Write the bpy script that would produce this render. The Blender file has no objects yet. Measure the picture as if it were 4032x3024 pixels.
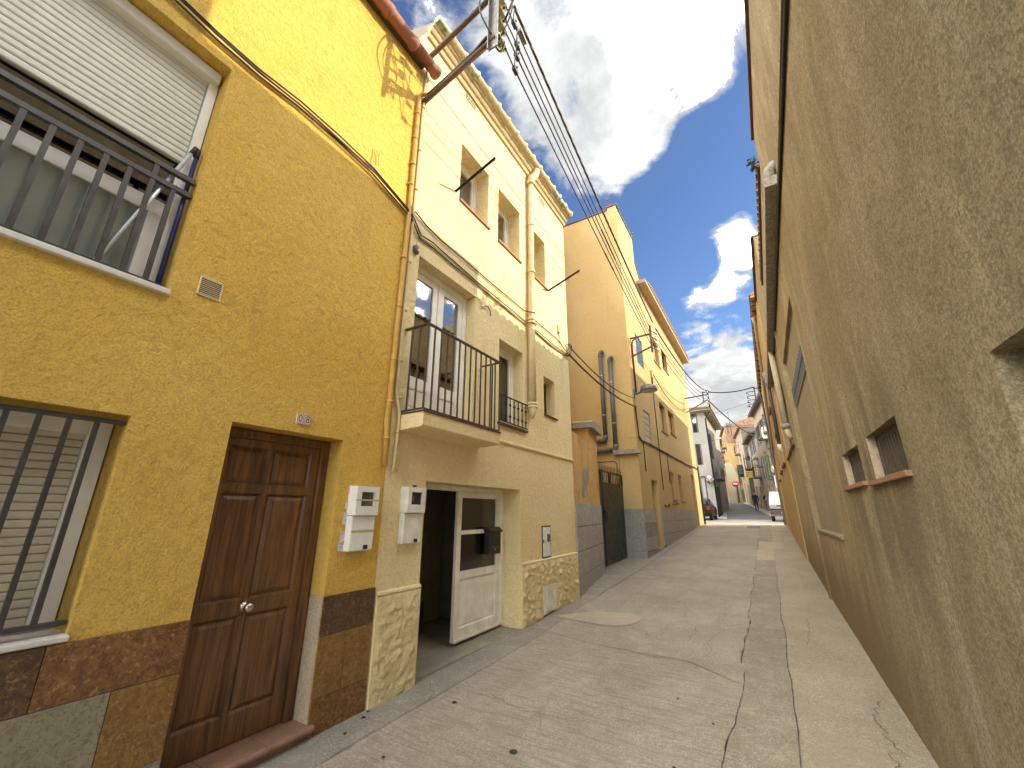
import bpy, bmesh, math, random
from mathutils import Vector, Matrix, noise
C = bpy.context.scene
COL = C.collection
R = math.radians
random.seed(7)

# ---------------------------------------------------------------- camera
cam_d = bpy.data.cameras.new('camera')
cam_d.sensor_fit = 'HORIZONTAL'
cam_d.sensor_width = 36.0
cam_d.lens = 1600 / 4032 * 36
cam_d.clip_start = 0.02
cam_d.clip_end = 2000
cam = bpy.data.objects.new('camera', cam_d)
COL.objects.link(cam)
cam.location = (0, 0, 1.54)
_fw = Vector((-math.sin(R(31.2)) * math.cos(R(17.5)), math.cos(R(31.2)) * math.cos(R(17.5)), math.sin(R(17.5))))
_q = _fw.to_track_quat('-Z', 'Y')
cam.rotation_mode = 'QUATERNION'
cam.rotation_quaternion = _q @ Matrix.Rotation(R(0.2), 3, 'Z').to_quaternion()
C.camera = cam

# ---------------------------------------------------------------- sky, sun, exposure
LIGHT = Vector((-1.0, -0.5, -0.565)).normalized()
ELEV = math.asin(-LIGHT.z)
AZ = math.atan2(1.0, 0.5)
SKY_STRENGTH = 0.062
SUN_STRENGTH = 2.0
EXPOSURE = 1.98
CLOUD = 6.6

sun_d = bpy.data.lights.new('sun', 'SUN')
sun_d.energy = SUN_STRENGTH
sun_d.angle = R(0.5)
sun_d.color = (0.95, 0.74, 0.52)
sun = bpy.data.objects.new('sun', sun_d)
COL.objects.link(sun)
sun.rotation_mode = 'QUATERNION'
sun.rotation_quaternion = LIGHT.to_track_quat('-Z', 'Y')
sun.location = (20, 10, 30)

class Nodes:
    """terse node-tree writer"""
    def __init__(self, nt):
        self.nt = nt
    def n(self, typ, ins=None, **props):
        nd = self.nt.nodes.new(typ)
        for k, v in props.items():
            setattr(nd, k, v)
        if ins:
            for k, v in ins.items():
                s = nd.inputs[k]
                if hasattr(v, 'is_output') or isinstance(v, bpy.types.NodeSocket):
                    self.nt.links.new(v, s)
                elif isinstance(v, bpy.types.Node):
                    self.nt.links.new(v.outputs[0], s)
                else:
                    s.default_value = v
        return nd
    def math(self, op, a, b=0.0, c=None, clamp=False):
        nd = self.n('ShaderNodeMath', {0: a, 1: b}, operation=op, use_clamp=clamp)
        if c is not None: nd.inputs[2].default_value = c
        return nd.outputs[0]
    def vmath(self, op, a, b=(0, 0, 0)):
        nd = self.n('ShaderNodeVectorMath', {0: a, 1: b}, operation=op)
        return nd.outputs['Value'] if op in ('DOT_PRODUCT', 'LENGTH', 'DISTANCE') else nd.outputs[0]
    def noise(self, vec, scale, detail=4.0, rough=0.55, dist=0.0):
        return self.n('ShaderNodeTexNoise', {'Vector': vec, 'Scale': scale, 'Detail': detail, 'Roughness': rough, 'Distortion': dist}).outputs['Fac']
    def ramp(self, fac, lo, hi, a=0.0, b=1.0, smooth=True):
        nd = self.n('ShaderNodeMapRange', {'Value': fac, 'From Min': lo, 'From Max': hi, 'To Min': a, 'To Max': b}, interpolation_type='SMOOTHSTEP' if smooth else 'LINEAR')
        return nd.outputs[0]
    def mix(self, fac, a, b, blend='MIX'):
        nd = self.n('ShaderNodeMix', None, data_type='RGBA', blend_type=blend)
        for i, v in ((0, fac), (6, a), (7, b)):
            s = nd.inputs[i]
            if isinstance(v, bpy.types.NodeSocket):
                self.nt.links.new(v, s)
            elif i == 0:
                s.default_value = v
            else:
                s.default_value = (*v, 1.0) if len(v) == 3 else v
        return nd.outputs[2]
    def scale(self, vec, s):
        return self.n('ShaderNodeMapping', {'Vector': vec, 'Scale': s}).outputs[0]

world = bpy.data.worlds.new('World')
C.world = world
world.use_nodes = True
wt = world.node_tree
wt.nodes.clear()
w = Nodes(wt)
sky = w.n('ShaderNodeTexSky', sky_type='NISHITA')
sky.sun_disc = False
sky.sun_elevation = ELEV
sky.sun_rotation = AZ
sky.altitude = 100
sky.air_density = 0.75
sky.dust_density = 0.15
sky.ozone_density = 4.0
tc = w.n('ShaderNodeTexCoord').outputs['Generated']
sep = w.n('ShaderNodeSeparateXYZ', {0: tc})
zz = w.math('ADD', w.math('MAXIMUM', sep.outputs[2], 0.0), 0.22)
px = w.math('DIVIDE', sep.outputs[0], zz)
py = w.math('DIVIDE', sep.outputs[1], zz)
pv = w.n('ShaderNodeCombineXYZ', {0: px, 1: py, 2: 0.0}).outputs[0]
n1 = w.noise(pv, 2.4, 10, 0.60, 0.35)
n2 = w.noise(pv, 0.9, 3, 0.5)
n3 = w.noise(pv, 7.0, 10, 0.60, 0.5)
dens = w.math('ADD', w.math('ADD', w.math('MULTIPLY', n1, 0.5), w.math('MULTIPLY', n2, 0.2)), w.math('MULTIPLY_ADD', n3, 0.62, -0.17))
# where the banks of cloud and the clear gaps stand in this sky
for d, half, amt in (((-0.174, 0.536, 0.826), 15, 0.20), ((-0.08, 0.643, 0.762), 9, 0.17), ((-0.20, 0.68, 0.71), 7, 0.15),
                     ((0.03, 0.56, 0.83), 10, 0.18), ((0.01, 0.838, 0.545), 4.2, 0.15), ((0.03, 0.868, 0.495), 3.6, 0.13), ((-0.05, 0.892, 0.448), 4.0, 0.15),
                     ((-0.076, 0.929, 0.363), 4.2, 0.15), ((0.0, 0.945, 0.327), 3.6, 0.12), ((-0.03, 0.965, 0.26), 6.0, 0.18), ((-0.05, 0.985, 0.17), 11, 0.22),
                     ((-0.36, 0.43, 0.83), 8, 0.08), ((-0.345, 0.492, 0.80), 4, -0.10), ((0.02, 0.745, 0.66), 8, -0.17), ((-0.11, 0.80, 0.59), 10, -0.17), ((-0.13, 0.91, 0.40), 7, -0.10),
                     ((0.5, 0.2, 0.8), 32, 0.14), ((-0.5, -0.5, 0.7), 42, 0.14), ((0.6, 0.7, 0.35), 25, 0.12), ((0.0, -0.9, 0.4), 42, 0.13), ((-0.8, 0.2, 0.5), 27, 0.13)):  # out of view: banks added to brighten the shaded lane
    v = Vector(d).normalized()
    dp = w.vmath('DOT_PRODUCT', tc, tuple(v))
    dens = w.math('ADD', dens, w.ramp(dp, math.cos(R(half)), 1.0, 0.0, amt))
mask = w.ramp(dens, 0.52, 0.66)
body = w.noise(pv, 2.6, 8, 0.62, 0.5)
edge = w.ramp(dens, 0.60, 0.67)
lit = w.math('ADD', w.math('MULTIPLY', body, 0.65), w.math('MULTIPLY', w.noise(pv, 8.0, 7, 0.62, 0.4), 0.35))
thin = w.mix(w.ramp(lit, 0.38, 0.60), (0.17, 0.178, 0.18), (0.285, 0.287, 0.28))
glow = w.math('MULTIPLY', w.ramp(lit, 0.43, 0.55), edge)
# the grey undersides: thinner, shaded cloud
for d, h0, h1 in (((-0.26, 0.56, 0.785), 13, 7), ((-0.27, 0.44, 0.85), 9, 5), ((-0.13, 0.70, 0.70), 9, 5), ((-0.06, 0.975, 0.21), 14, 8), ((-0.04, 0.92, 0.38), 6, 3)):
    dp = w.vmath('DOT_PRODUCT', tc, tuple(Vector(d).normalized()))
    glow = w.math('MULTIPLY', glow, w.ramp(dp, math.cos(R(h0)), math.cos(R(h1)), 1.0, 0.0))
ccol = w.mix(glow, thin, (CLOUD, CLOUD * 0.975, CLOUD * 0.90))
cl = w.n('ShaderNodeBackground', {'Color': ccol, 'Strength': 1.0})
bl = w.n('ShaderNodeBackground', {'Color': sky.outputs[0], 'Strength': SKY_STRENGTH})
mx = w.n('ShaderNodeMixShader', {0: mask, 1: bl.outputs[0], 2: cl.outputs[0]})
w.n('ShaderNodeOutputWorld', {0: mx.outputs[0]})

C.view_settings.view_transform = 'Standard'
C.view_settings.look = 'None'
C.view_settings.gamma = 1.0
C.view_settings.use_curve_mapping = False
C.view_settings.exposure = EXPOSURE
C.render.engine = 'CYCLES'
C.cycles.use_denoising = True
C.cycles.max_bounces = 12
C.cycles.diffuse_bounces = 8
C.cycles.caustics_reflective = False
C.cycles.caustics_refractive = False

# ---------------------------------------------------------------- materials
def mat(name):
    m = bpy.data.materials.new(name)
    m.use_nodes = True
    nt = m.node_tree
    nt.nodes.clear()
    k = Nodes(nt)
    k.b = k.n('ShaderNodeBsdfPrincipled')
    k.n('ShaderNodeOutputMaterial', {0: k.b.outputs[0]})
    k.pos = k.n('ShaderNodeNewGeometry').outputs['Position']
    return m, k
def setc(k, name, v):
    s = k.b.inputs[name]
    if isinstance(v, bpy.types.NodeSocket):
        k.nt.links.new(v, s)
    elif isinstance(v, (tuple, list)) and len(v) == 3:
        s.default_value = (*v, 1)
    else:
        s.default_value = v
def bump(k, h, strength, dist, prev=None):
    nd = k.n('ShaderNodeBump', {'Height': h, 'Strength': strength, 'Distance': dist})
    if prev is not None:
        k.nt.links.new(prev, nd.inputs['Normal'])
    return nd.outputs[0]

def plain(name, col, rough=0.5, metal=0.0, vary=0.12, vs=9.0, bmp=0.0, bs=60.0, col2=None, spec=0.5):
    m, k = mat(name)
    f = k.ramp(k.noise(k.pos, vs, 5, 0.6), 0.3, 0.72)
    c2 = col2 or tuple(c * (1 - vary * 1.6) for c in col)
    c = k.mix(f, c2, col)
    setc(k, 'Base Color', c)
    g = k.ramp(k.noise(k.pos, vs * 5, 3), 0.3, 0.7, rough - 0.08, rough + 0.08)
    setc(k, 'Roughness', g)
    setc(k, 'Metallic', metal)
    setc(k, 'Specular IOR Level', spec)
    if bmp:
        setc(k, 'Normal', bump(k, k.noise(k.pos, bs, 4), 1.0, bmp))
    return m

def stucco(name, col, blotch, stain, stain_amt=0.35, grain=70.0, gdist=0.006, lump=9.0, ldist=0.012, streak=(5, 5, 0.5), spots=0.0, worn=None, lmix=0.22, gmix=0.34):
    """lime render: blotchy colour, rain streaks, gritty relief"""
    m, k = mat(name)
    big = k.noise(k.pos, 0.8, 5, 0.6)
    mid = k.noise(k.pos, 3.5, 6, 0.65, 0.4)
    c = k.mix(k.ramp(big, 0.35, 0.68), blotch, col)
    c = k.mix(k.ramp(mid, 0.30, 0.75, 0.0, 0.30), c, blotch)
    st = k.noise(k.scale(k.pos, streak), 1.0, 7, 0.68, 0.6)
    st2 = k.noise(k.pos, 1.3, 3, 0.5)
    sm = k.math('MULTIPLY', k.ramp(st, 0.50, 0.74), k.ramp(st2, 0.40, 0.66))
    c = k.mix(k.math('MULTIPLY', sm, stain_amt), c, stain)
    gr = k.noise(k.pos, grain, 5, 0.7)
    lu0 = k.noise(k.pos, lump * 1.7, 5, 0.65, 0.5)
    c = k.mix(k.ramp(gr, 0.40, 0.55, gmix, 0.0), c, tuple(x * 0.6 for x in stain))
    c = k.mix(k.ramp(lu0, 0.36, 0.56, lmix, 0.0), c, tuple(x * 0.8 for x in stain))
    if spots:
        sp = k.noise(k.pos, 26, 2, 0.5)
        sp2 = k.noise(k.pos, 1.7, 2)
        c = k.mix(k.math('MULTIPLY', k.ramp(sp, 0.68, 0.76), k.ramp(sp2, 0.5, 0.62, 0.0, spots)), c, tuple(x * 0.4 for x in stain))
    if worn:
        wcol, wlo = worn
        wn = k.noise(k.scale(k.pos, (1.0, 1.0, 0.6)), 2.6, 6, 0.62, 0.5)
        c = k.mix(k.ramp(wn, wlo, wlo + 0.05, 0.0, 0.8), c, wcol)
    setc(k, 'Base Color', c)
    setc(k, 'Roughness', 0.92)
    setc(k, 'Specular IOR Level', 0.2)
    lu = k.noise(k.pos, lump, 5, 0.6, 0.5)
    setc(k, 'Normal', bump(k, gr, 0.9, gdist, bump(k, lu, 0.8, ldist)))
    return m

M = {}
M['yellow'] = stucco('yellow_render', (0.84, 0.565, 0.13), (0.78, 0.495, 0.10), (0.52, 0.31, 0.09), 0.5, grain=85, gdist=0.015, lump=13, ldist=0.04)
M['cream'] = stucco('cream_render', (0.84, 0.72, 0.42), (0.80, 0.66, 0.36), (0.52, 0.41, 0.21), 0.36, grain=70, gdist=0.006, lump=15, ldist=0.03, spots=0.35, lmix=0.08, gmix=0.18)
M['cream_smooth'] = stucco('cream_smooth_render', (0.82, 0.70, 0.42), (0.76, 0.62, 0.35), (0.55, 0.44, 0.25), 0.4, grain=60, gdist=0.002, lump=12, ldist=0.006)
M['cream_grey'] = stucco('bare_side_render', (0.42, 0.36, 0.27), (0.34, 0.30, 0.24), (0.2, 0.17, 0.13), 0.5)
M['ochre'] = stucco('ochre_render', (0.59, 0.46, 0.235), (0.54, 0.405, 0.195), (0.50, 0.29, 0.09), 0.40, grain=60, gdist=0.003, lump=8, ldist=0.006, streak=(3, 3, 0.22), lmix=0.1)
M['ochre_worn'] = stucco('worn_ochre_render', (0.66, 0.44, 0.17), (0.56, 0.35, 0.13), (0.36, 0.20, 0.08), 0.6, grain=55, gdist=0.005, lump=9, ldist=0.012, worn=((0.42, 0.24, 0.10), 0.55))
M['orange'] = stucco('orange_render', (0.54, 0.40, 0.20), (0.49, 0.35, 0.165), (0.38, 0.25, 0.11), 0.35)
def stained(name, base, pale, dark, amt):
    m, k = mat(name)
    mp = lambda sc, loc=(0, 0, 0): k.n('ShaderNodeMapping', {'Vector': k.pos, 'Scale': sc, 'Location': loc}).outputs[0]
    big = k.noise(k.pos, 0.75, 5, 0.6, 0.5)
    mid = k.noise(mp((2.6, 2.6, 1.3)), 1.0, 8, 0.68, 0.8)
    wash = k.noise(mp((3.4, 3.4, 0.55), (3, 7, 1)), 1.2, 7, 0.62, 0.6)
    trow = k.noise(mp((9, 9, 5)), 1.0, 6, 0.7, 1.2)
    c = k.mix(k.ramp(mid, 0.36, 0.66), dark, base)
    c = k.mix(k.ramp(big, 0.36, 0.62, 0.5, 0.0), c, dark)
    c = k.mix(k.ramp(wash, 0.54, 0.74, 0.0, 0.75), c, pale)
    c = k.mix(k.ramp(trow, 0.36, 0.60, 0.30, 0.0), c, dark)
    z = k.n('ShaderNodeSeparateXYZ', {0: k.pos}).outputs
    # dark runs round and below the barred vents
    yv = k.math('ABSOLUTE', k.math('SUBTRACT', z[1], 3.95))
    sy = k.ramp(yv, 0.55, 1.6, 1.0, 0.0)
    sz = k.math('MULTIPLY', k.ramp(z[2], 0.75, 1.5, 0.0, 1.0), k.ramp(z[2], 2.05, 2.75, 1.0, 0.0))
    sm = k.math('MULTIPLY', k.math('MULTIPLY', sy, sz), k.ramp(wash, 0.60, 0.42))
    c = k.mix(k.math('MULTIPLY', sm, amt), c, tuple(x * 0.62 for x in dark))
    # brown band of splash dirt left by the traffic low on the wall
    gy = k.math('SUBTRACT', z[2], k.math('MULTIPLY', k.math('SUBTRACT', z[1], 4.0), 0.038))
    low = k.ramp(k.math('ADD', gy, k.math('MULTIPLY', wash, 1.2)), 0.95, 1.75, 0.85, 0.0)
    c = k.mix(k.math('MULTIPLY', low, k.ramp(z[1], 2.6, 5.5)), c, (0.33, 0.225, 0.11))
    gr = k.noise(k.pos, 95, 6, 0.75)
    g2 = k.noise(k.pos, 40, 5, 0.68)
    c = k.mix(k.ramp(gr, 0.42, 0.53, 0.50, 0.0), c, tuple(x * 0.5 for x in dark))  # both grain noises: hollows darkened in the colour as relief shade
    c = k.mix(k.ramp(g2, 0.42, 0.54, 0.45, 0.0), c, tuple(x * 0.55 for x in dark))
    c = k.mix(k.ramp(gr, 0.54, 0.64, 0.0, 0.5), c, (0.84, 0.76, 0.55))
    setc(k, 'Base Color', c)
    setc(k, 'Roughness', 0.95)
    setc(k, 'Specular IOR Level', 0.15)
    setc(k, 'Normal', bump(k, gr, 1.0, 0.025, bump(k, g2, 1.0, 0.035)))
    return m
M['stained'] = stained('stained_render', (0.78, 0.655, 0.41), (0.90, 0.83, 0.62), (0.50, 0.40, 0.23), 0.85)
M['stained_pale'] = stained('pale_panel_render', (0.66, 0.57, 0.40), (0.74, 0.65, 0.47), (0.50, 0.42, 0.28), 0.2)

def concrete(name, col, dark, stripes=False, pale=(0.54, 0.49, 0.40)):
    m, k = mat(name)
    big = k.noise(k.pos, 0.9, 6, 0.62, 0.6)
    mid = k.noise(k.pos, 5.0, 6, 0.68)
    c = k.mix(k.ramp(big, 0.32, 0.70), dark, col)
    c = k.mix(k.ramp(mid, 0.45, 0.72, 0.0, 0.5), c, pale)
    c = k.mix(k.ramp(mid, 0.25, 0.42, 0.4, 0.0), c, dark)
    long = k.noise(k.scale(k.pos, (4.0, 0.35, 1)), 1.4, 6, 0.65, 0.4)
    c = k.mix(k.ramp(long, 0.52, 0.70, 0.0, 0.6), c, dark)
    v = k.n('ShaderNodeTexVoronoi', {'Vector': k.pos, 'Scale': 75.0})
    peb = k.ramp(v.outputs['Distance'], 0.15, 0.55)
    fine = k.noise(k.pos, 130, 4, 0.7)
    c = k.mix(k.ramp(fine, 0.42, 0.53, 0.5, 0.0), c, tuple(x * 0.45 for x in dark))
    c = k.mix(k.ramp(fine, 0.56, 0.65, 0.0, 0.5), c, (0.66, 0.61, 0.50))
    sp_ = k.noise(k.pos, 55, 3, 0.6)
    c = k.mix(k.ramp(sp_, 0.66, 0.74, 0.0, 0.5), c, (0.14, 0.12, 0.09))
    ag = k.noise(k.pos, 42, 4, 0.75)
    c = k.mix(k.ramp(ag, 0.40, 0.52, 0.32, 0.0), c, tuple(x * 0.6 for x in dark))
    c = k.mix(k.ramp(ag, 0.56, 0.68, 0.0, 0.30), c, (0.70, 0.65, 0.54))
    wr = k.noise(k.pos, 13, 5, 0.7, 0.5)
    c = k.mix(k.ramp(wr, 0.34, 0.50, 0.30, 0.0), c, dark)
    blot = k.noise(k.pos, 2.1, 5, 0.6, 0.8)
    c = k.mix(k.ramp(blot, 0.52, 0.66, 0.0, 0.55), c, dark)
    setc(k, 'Base Color', c)
    setc(k, 'Roughness', 0.88)
    setc(k, 'Specular IOR Level', 0.3)
    nb = bump(k, peb, 0.5, 0.006, bump(k, mid, 0.5, 0.01))
    nb = bump(k, fine, 0.7, 0.006, nb)
    if stripes:
        rot = k.n('ShaderNodeMapping', {'Vector': k.pos, 'Rotation': (0, 0, R(22)), 'Scale': (1.5, 14.0, 1)}).outputs[0]
        sn = k.noise(rot, 2.0, 4, 0.6)
        nb = bump(k, sn, 0.5, 0.014, nb)
        c2 = k.mix(k.ramp(sn, 0.36, 0.52, 0.42, 0.0), c, tuple(x * 0.6 for x in dark))
        setc(k, 'Base Color', c2)
    setc(k, 'Normal', nb)
    return m
M['conc_main'] = concrete('concrete_main', (0.45, 0.40, 0.315), (0.33, 0.29, 0.225), True)
M['conc_mid'] = concrete('concrete_mid', (0.44, 0.395, 0.32), (0.32, 0.285, 0.225))
M['conc_strip'] = concrete('concrete_strip', (0.39, 0.345, 0.265), (0.28, 0.245, 0.19))
M['conc_right'] = concrete('concrete_right', (0.46, 0.405, 0.31), (0.35, 0.305, 0.23))
M['conc_gutter'] = concrete('concrete_gutter', (0.38, 0.35, 0.29), (0.27, 0.245, 0.2))
M['conc_patch'] = concrete('concrete_patch', (0.52, 0.46, 0.34), (0.43, 0.37, 0.27))
M['joint'] = plain('joint_dirt', (0.21, 0.18, 0.14), 0.95, bmp=0.01)
M['crack'] = plain('crack_shade', (0.115, 0.10, 0.075), 0.95)
M['paving'] = plain('paving', (0.50, 0.46, 0.40), 0.85, vary=0.2, vs=2.0, bmp=0.003)
M['asphalt'] = plain('crossing_paving', (0.40, 0.37, 0.33), 0.85, vary=0.25, vs=1.2, bmp=0.003)
def cobbles():
    m, k = mat('cobbles')
    br = k.n('ShaderNodeTexBrick', {'Vector': k.pos, 'Color1': (0.10, 0.10, 0.10, 1), 'Color2': (0.165, 0.16, 0.155, 1), 'Mortar': (0.045, 0.043, 0.04, 1), 'Scale': 1.0, 'Mortar Size': 0.012, 'Brick Width': 0.2, 'Row Height': 0.12})
    setc(k, 'Base Color', k.mix(k.ramp(k.noise(k.pos, 0.7, 4), 0.3, 0.7, 0.0, 0.5), br.outputs[0], (0.19, 0.18, 0.165)))
    setc(k, 'Roughness', 0.8)
    setc(k, 'Normal', bump(k, br.outputs['Fac'], -0.6, 0.02))
    return m
M['cobbles'] = cobbles()
def granite(name, a, b, c_, sc=9.0, rough=0.35):
    m, k = mat(name)
    f1 = k.noise(k.pos, sc, 8, 0.72, 1.6)
    f2 = k.noise(k.pos, sc * 3.2, 6, 0.7, 0.6)
    c = k.mix(k.ramp(f1, 0.36, 0.62), a, b)
    c = k.mix(k.ramp(f2, 0.52, 0.66), c, c_)
    c = k.mix(k.ramp(k.noise(k.pos, 1.8, 3), 0.35, 0.7, 0.0, 0.35), c, a)
    c = k.mix(k.ramp(k.noise(k.pos, sc * 6, 3), 0.34, 0.46, 0.5, 0.0), c, tuple(x * 0.35 for x in a))
    setc(k, 'Base Color', c)
    setc(k, 'Roughness', k.ramp(f2, 0.3, 0.7, rough, rough + 0.25))
    setc(k, 'Normal', bump(k, f2, 0.35, 0.003))
    return m
M['tile_brown'] = granite('brown_marble', (0.115, 0.048, 0.016), (0.24, 0.115, 0.035), (0.37, 0.23, 0.095), sc=11)
M['tile_dark'] = granite('dark_brown_marble', (0.055, 0.028, 0.014), (0.135, 0.07, 0.028), (0.24, 0.15, 0.07), sc=13)
M['tile_gold'] = granite('golden_marble', (0.17, 0.085, 0.02), (0.28, 0.155, 0.04), (0.36, 0.24, 0.09), sc=15)
M['tile_grey'] = granite('grey_green_marble', (0.22, 0.185, 0.11), (0.30, 0.265, 0.17), (0.20, 0.15, 0.075), sc=12)
M['stone_grey'] = granite('grey_granite', (0.32, 0.305, 0.265), (0.43, 0.415, 0.37), (0.35, 0.32, 0.26), sc=5, rough=0.75)
M['stone_blue'] = granite('blue_grey_granite', (0.22, 0.225, 0.215), (0.30, 0.305, 0.295), (0.31, 0.31, 0.28), sc=6, rough=0.7)
M['capstone'] = granite('capstone', (0.26, 0.235, 0.2), (0.40, 0.37, 0.32), (0.17, 0.15, 0.125), sc=7, rough=0.85)
def wood():
    m, k = mat('varnished_wood')
    g = k.noise(k.scale(k.pos, (9, 9, 0.7)), 2.2, 6, 0.65, 1.2)
    c = k.mix(k.ramp(g, 0.34, 0.66), (0.075, 0.034, 0.012), (0.185, 0.085, 0.028))
    c = k.mix(k.ramp(k.noise(k.pos, 2.4, 4), 0.42, 0.70, 0.0, 0.5), c, (0.19, 0.09, 0.032))
    c = k.mix(k.ramp(k.noise(k.scale(k.pos, (60, 60, 2)), 1.0, 3), 0.35, 0.5, 0.45, 0.0), c, (0.035, 0.014, 0.005))
    setc(k, 'Base Color', c)
    setc(k, 'Roughness', k.ramp(g, 0.3, 0.7, 0.34, 0.55))
    setc(k, 'Normal', bump(k, g, 0.3, 0.002))
    return m
M['wood'] = wood()
M['white_paint'] = plain('white_paint', (0.84, 0.82, 0.75), 0.45, vary=0.07, vs=7)
M['old_white'] = plain('old_white_paint', (0.84, 0.81, 0.70), 0.5, vary=0.13, vs=6, bmp=0.001)
M['alu_white'] = plain('white_aluminium', (0.76, 0.74, 0.67), 0.38, vary=0.05)
M['slat'] = plain('shutter_slat', (0.60, 0.58, 0.48), 0.42, vary=0.06, vs=14, bmp=0.0006, bs=180)
M['slat_cream'] = plain('cream_shutter_slat', (0.56, 0.50, 0.36), 0.45, vary=0.06, vs=14)
M['bar_grey'] = plain('grey_painted_steel', (0.072, 0.068, 0.062), 0.38, metal=0.35, vary=0.2)
M['bar_black'] = plain('black_iron', (0.028, 0.026, 0.025), 0.5, metal=0.2, vary=0.3, vs=20)
M['bar_brown'] = plain('brown_painted_steel', (0.075, 0.058, 0.038), 0.5, vary=0.15)
M['iron_rust'] = plain('weathered_steel', (0.085, 0.062, 0.045), 0.7, metal=0.2, col2=(0.14, 0.06, 0.03), vs=6)
M['zinc'] = plain('galvanised_steel', (0.20, 0.19, 0.165), 0.5, metal=0.5, vary=0.25, vs=12)
M['gate'] = plain('dark_green_gate', (0.028, 0.032, 0.024), 0.42, vary=0.25, vs=2.2)
M['pvc'] = plain('grey_pvc', (0.115, 0.118, 0.122), 0.42, vary=0.12, vs=5)
M['plastic_white'] = plain('white_plastic', (0.80, 0.79, 0.73), 0.42, vary=0.07, vs=10)
M['plastic_old'] = plain('aged_white_plastic', (0.78, 0.75, 0.64), 0.5, vary=0.14, vs=7)
M['tape'] = plain('old_tape', (0.56, 0.46, 0.22), 0.5)
M['paper'] = plain('torn_paper', (0.62, 0.58, 0.55), 0.9, vary=0.1, vs=40)
M['ink'] = plain('dark_ink', (0.05, 0.045, 0.05), 0.9)
M['black'] = plain('black_rubber', (0.018, 0.018, 0.018), 0.55, vary=0.1)
M['cable'] = plain('black_cable', (0.022, 0.02, 0.018), 0.6)
M['cable_cream'] = plain('painted_cable', (0.50, 0.38, 0.17), 0.7)
M['cable_brown'] = plain('weathered_cable', (0.04, 0.032, 0.024), 0.7)
M['pipe_yellow'] = plain('yellow_painted_pipe', (0.62, 0.36, 0.075), 0.6, vary=0.15)
M['pipe_cream'] = plain('cream_painted_pipe', (0.70, 0.57, 0.31), 0.6, vary=0.12)
M['pipe_beige'] = plain('beige_pipe', (0.46, 0.39, 0.27), 0.6, vary=0.15)
M['terracotta'] = plain('terracotta', (0.29, 0.13, 0.08), 0.75, vary=0.25, vs=9, bmp=0.002, col2=(0.30, 0.12, 0.07))
M['terra_step'] = plain('terracotta_step', (0.31, 0.17, 0.105), 0.5, vary=0.16, vs=6, bmp=0.001)
M['terra_sill'] = plain('terracotta_sill', (0.36, 0.185, 0.11), 0.7, vary=0.2, vs=18)
M['sill_red'] = plain('dark_red_tile', (0.12, 0.042, 0.032), 0.55, vary=0.2)
M['marble'] = plain('white_marble', (0.66, 0.63, 0.56), 0.4, vary=0.1, vs=12)
M['brass'] = plain('satin_brass', (0.55, 0.50, 0.40), 0.28, metal=1.0, vary=0.05)
M['blue'] = plain('blue_plastic', (0.010, 0.035, 0.17), 0.35)
M['silver'] = plain('aluminium_tube', (0.62, 0.63, 0.63), 0.35, metal=0.5)
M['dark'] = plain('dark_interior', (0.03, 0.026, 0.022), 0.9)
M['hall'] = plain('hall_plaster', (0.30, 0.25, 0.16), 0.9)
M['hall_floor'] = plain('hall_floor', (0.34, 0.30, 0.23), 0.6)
M['curtain'] = plain('curtain_cloth', (0.80, 0.79, 0.75), 0.9, vary=0.1)
M['ceramic'] = plain('ceramic_tile', (0.70, 0.62, 0.55), 0.25, vary=0.05)
M['digit'] = plain('brown_glaze', (0.20, 0.055, 0.03), 0.35)
M['red'] = plain('red_sign', (0.50, 0.02, 0.025), 0.4)
M['sign_white'] = plain('white_sign', (0.75, 0.75, 0.75), 0.4)
M['sign_yellow'] = plain('yellow_sign', (0.72, 0.52, 0.04), 0.5)
M['sign_black'] = plain('black_sign', (0.012, 0.022, 0.016), 0.4)
M['sign_green'] = plain('green_lettering', (0.09, 0.40, 0.03), 0.5)
M['glaze'] = plain('flaking_green_glaze', (0.62, 0.52, 0.30), 0.45, vs=11, col2=(0.03, 0.13, 0.045))
M['tile_cream'] = stucco('painted_tile', (0.66, 0.55, 0.31), (0.56, 0.46, 0.26), (0.32, 0.26, 0.15), 0.7, grain=45, gdist=0.003, lump=14, ldist=0.006, streak=(6, 6, 6))
M['roof'] = plain('clay_roof', (0.40, 0.26, 0.16), 0.85, vary=0.35, vs=4, col2=(0.22, 0.13, 0.08))
M['skin'] = plain('skin', (0.48, 0.28, 0.19), 0.6, vary=0.05)
M['hair_grey'] = plain('grey_hair', (0.42, 0.40, 0.38), 0.8)
M['hair_dark'] = plain('dark_hair', (0.03, 0.025, 0.02), 0.8)
M['coat'] = plain('dark_coat', (0.012, 0.012, 0.017), 0.85)
M['jeans'] = plain('dark_jeans', (0.022, 0.028, 0.05), 0.85)
M['trousers'] = plain('pale_trousers', (0.34, 0.29, 0.26), 0.9)
M['car_dark'] = plain('dark_car_paint', (0.012, 0.013, 0.017), 0.2, metal=0.2, vary=0.1)
M['car_white'] = plain('white_van_paint', (0.52, 0.51, 0.49), 0.3, vary=0.05)
M['bumper'] = plain('grey_bumper', (0.10, 0.10, 0.105), 0.6)
M['tail'] = plain('red_tail_lamp', (0.55, 0.02, 0.015), 0.2)
M['lens'] = plain('clear_lens', (0.55, 0.55, 0.55), 0.12)
M['bluepaint'] = plain('blue_shopfront', (0.03, 0.10, 0.26), 0.5, vary=0.15)
M['blueshutter'] = plain('blue_grey_shutter', (0.10, 0.14, 0.20), 0.5)
M['greenshade'] = plain('dark_green_blind', (0.02, 0.055, 0.035), 0.7)
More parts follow.
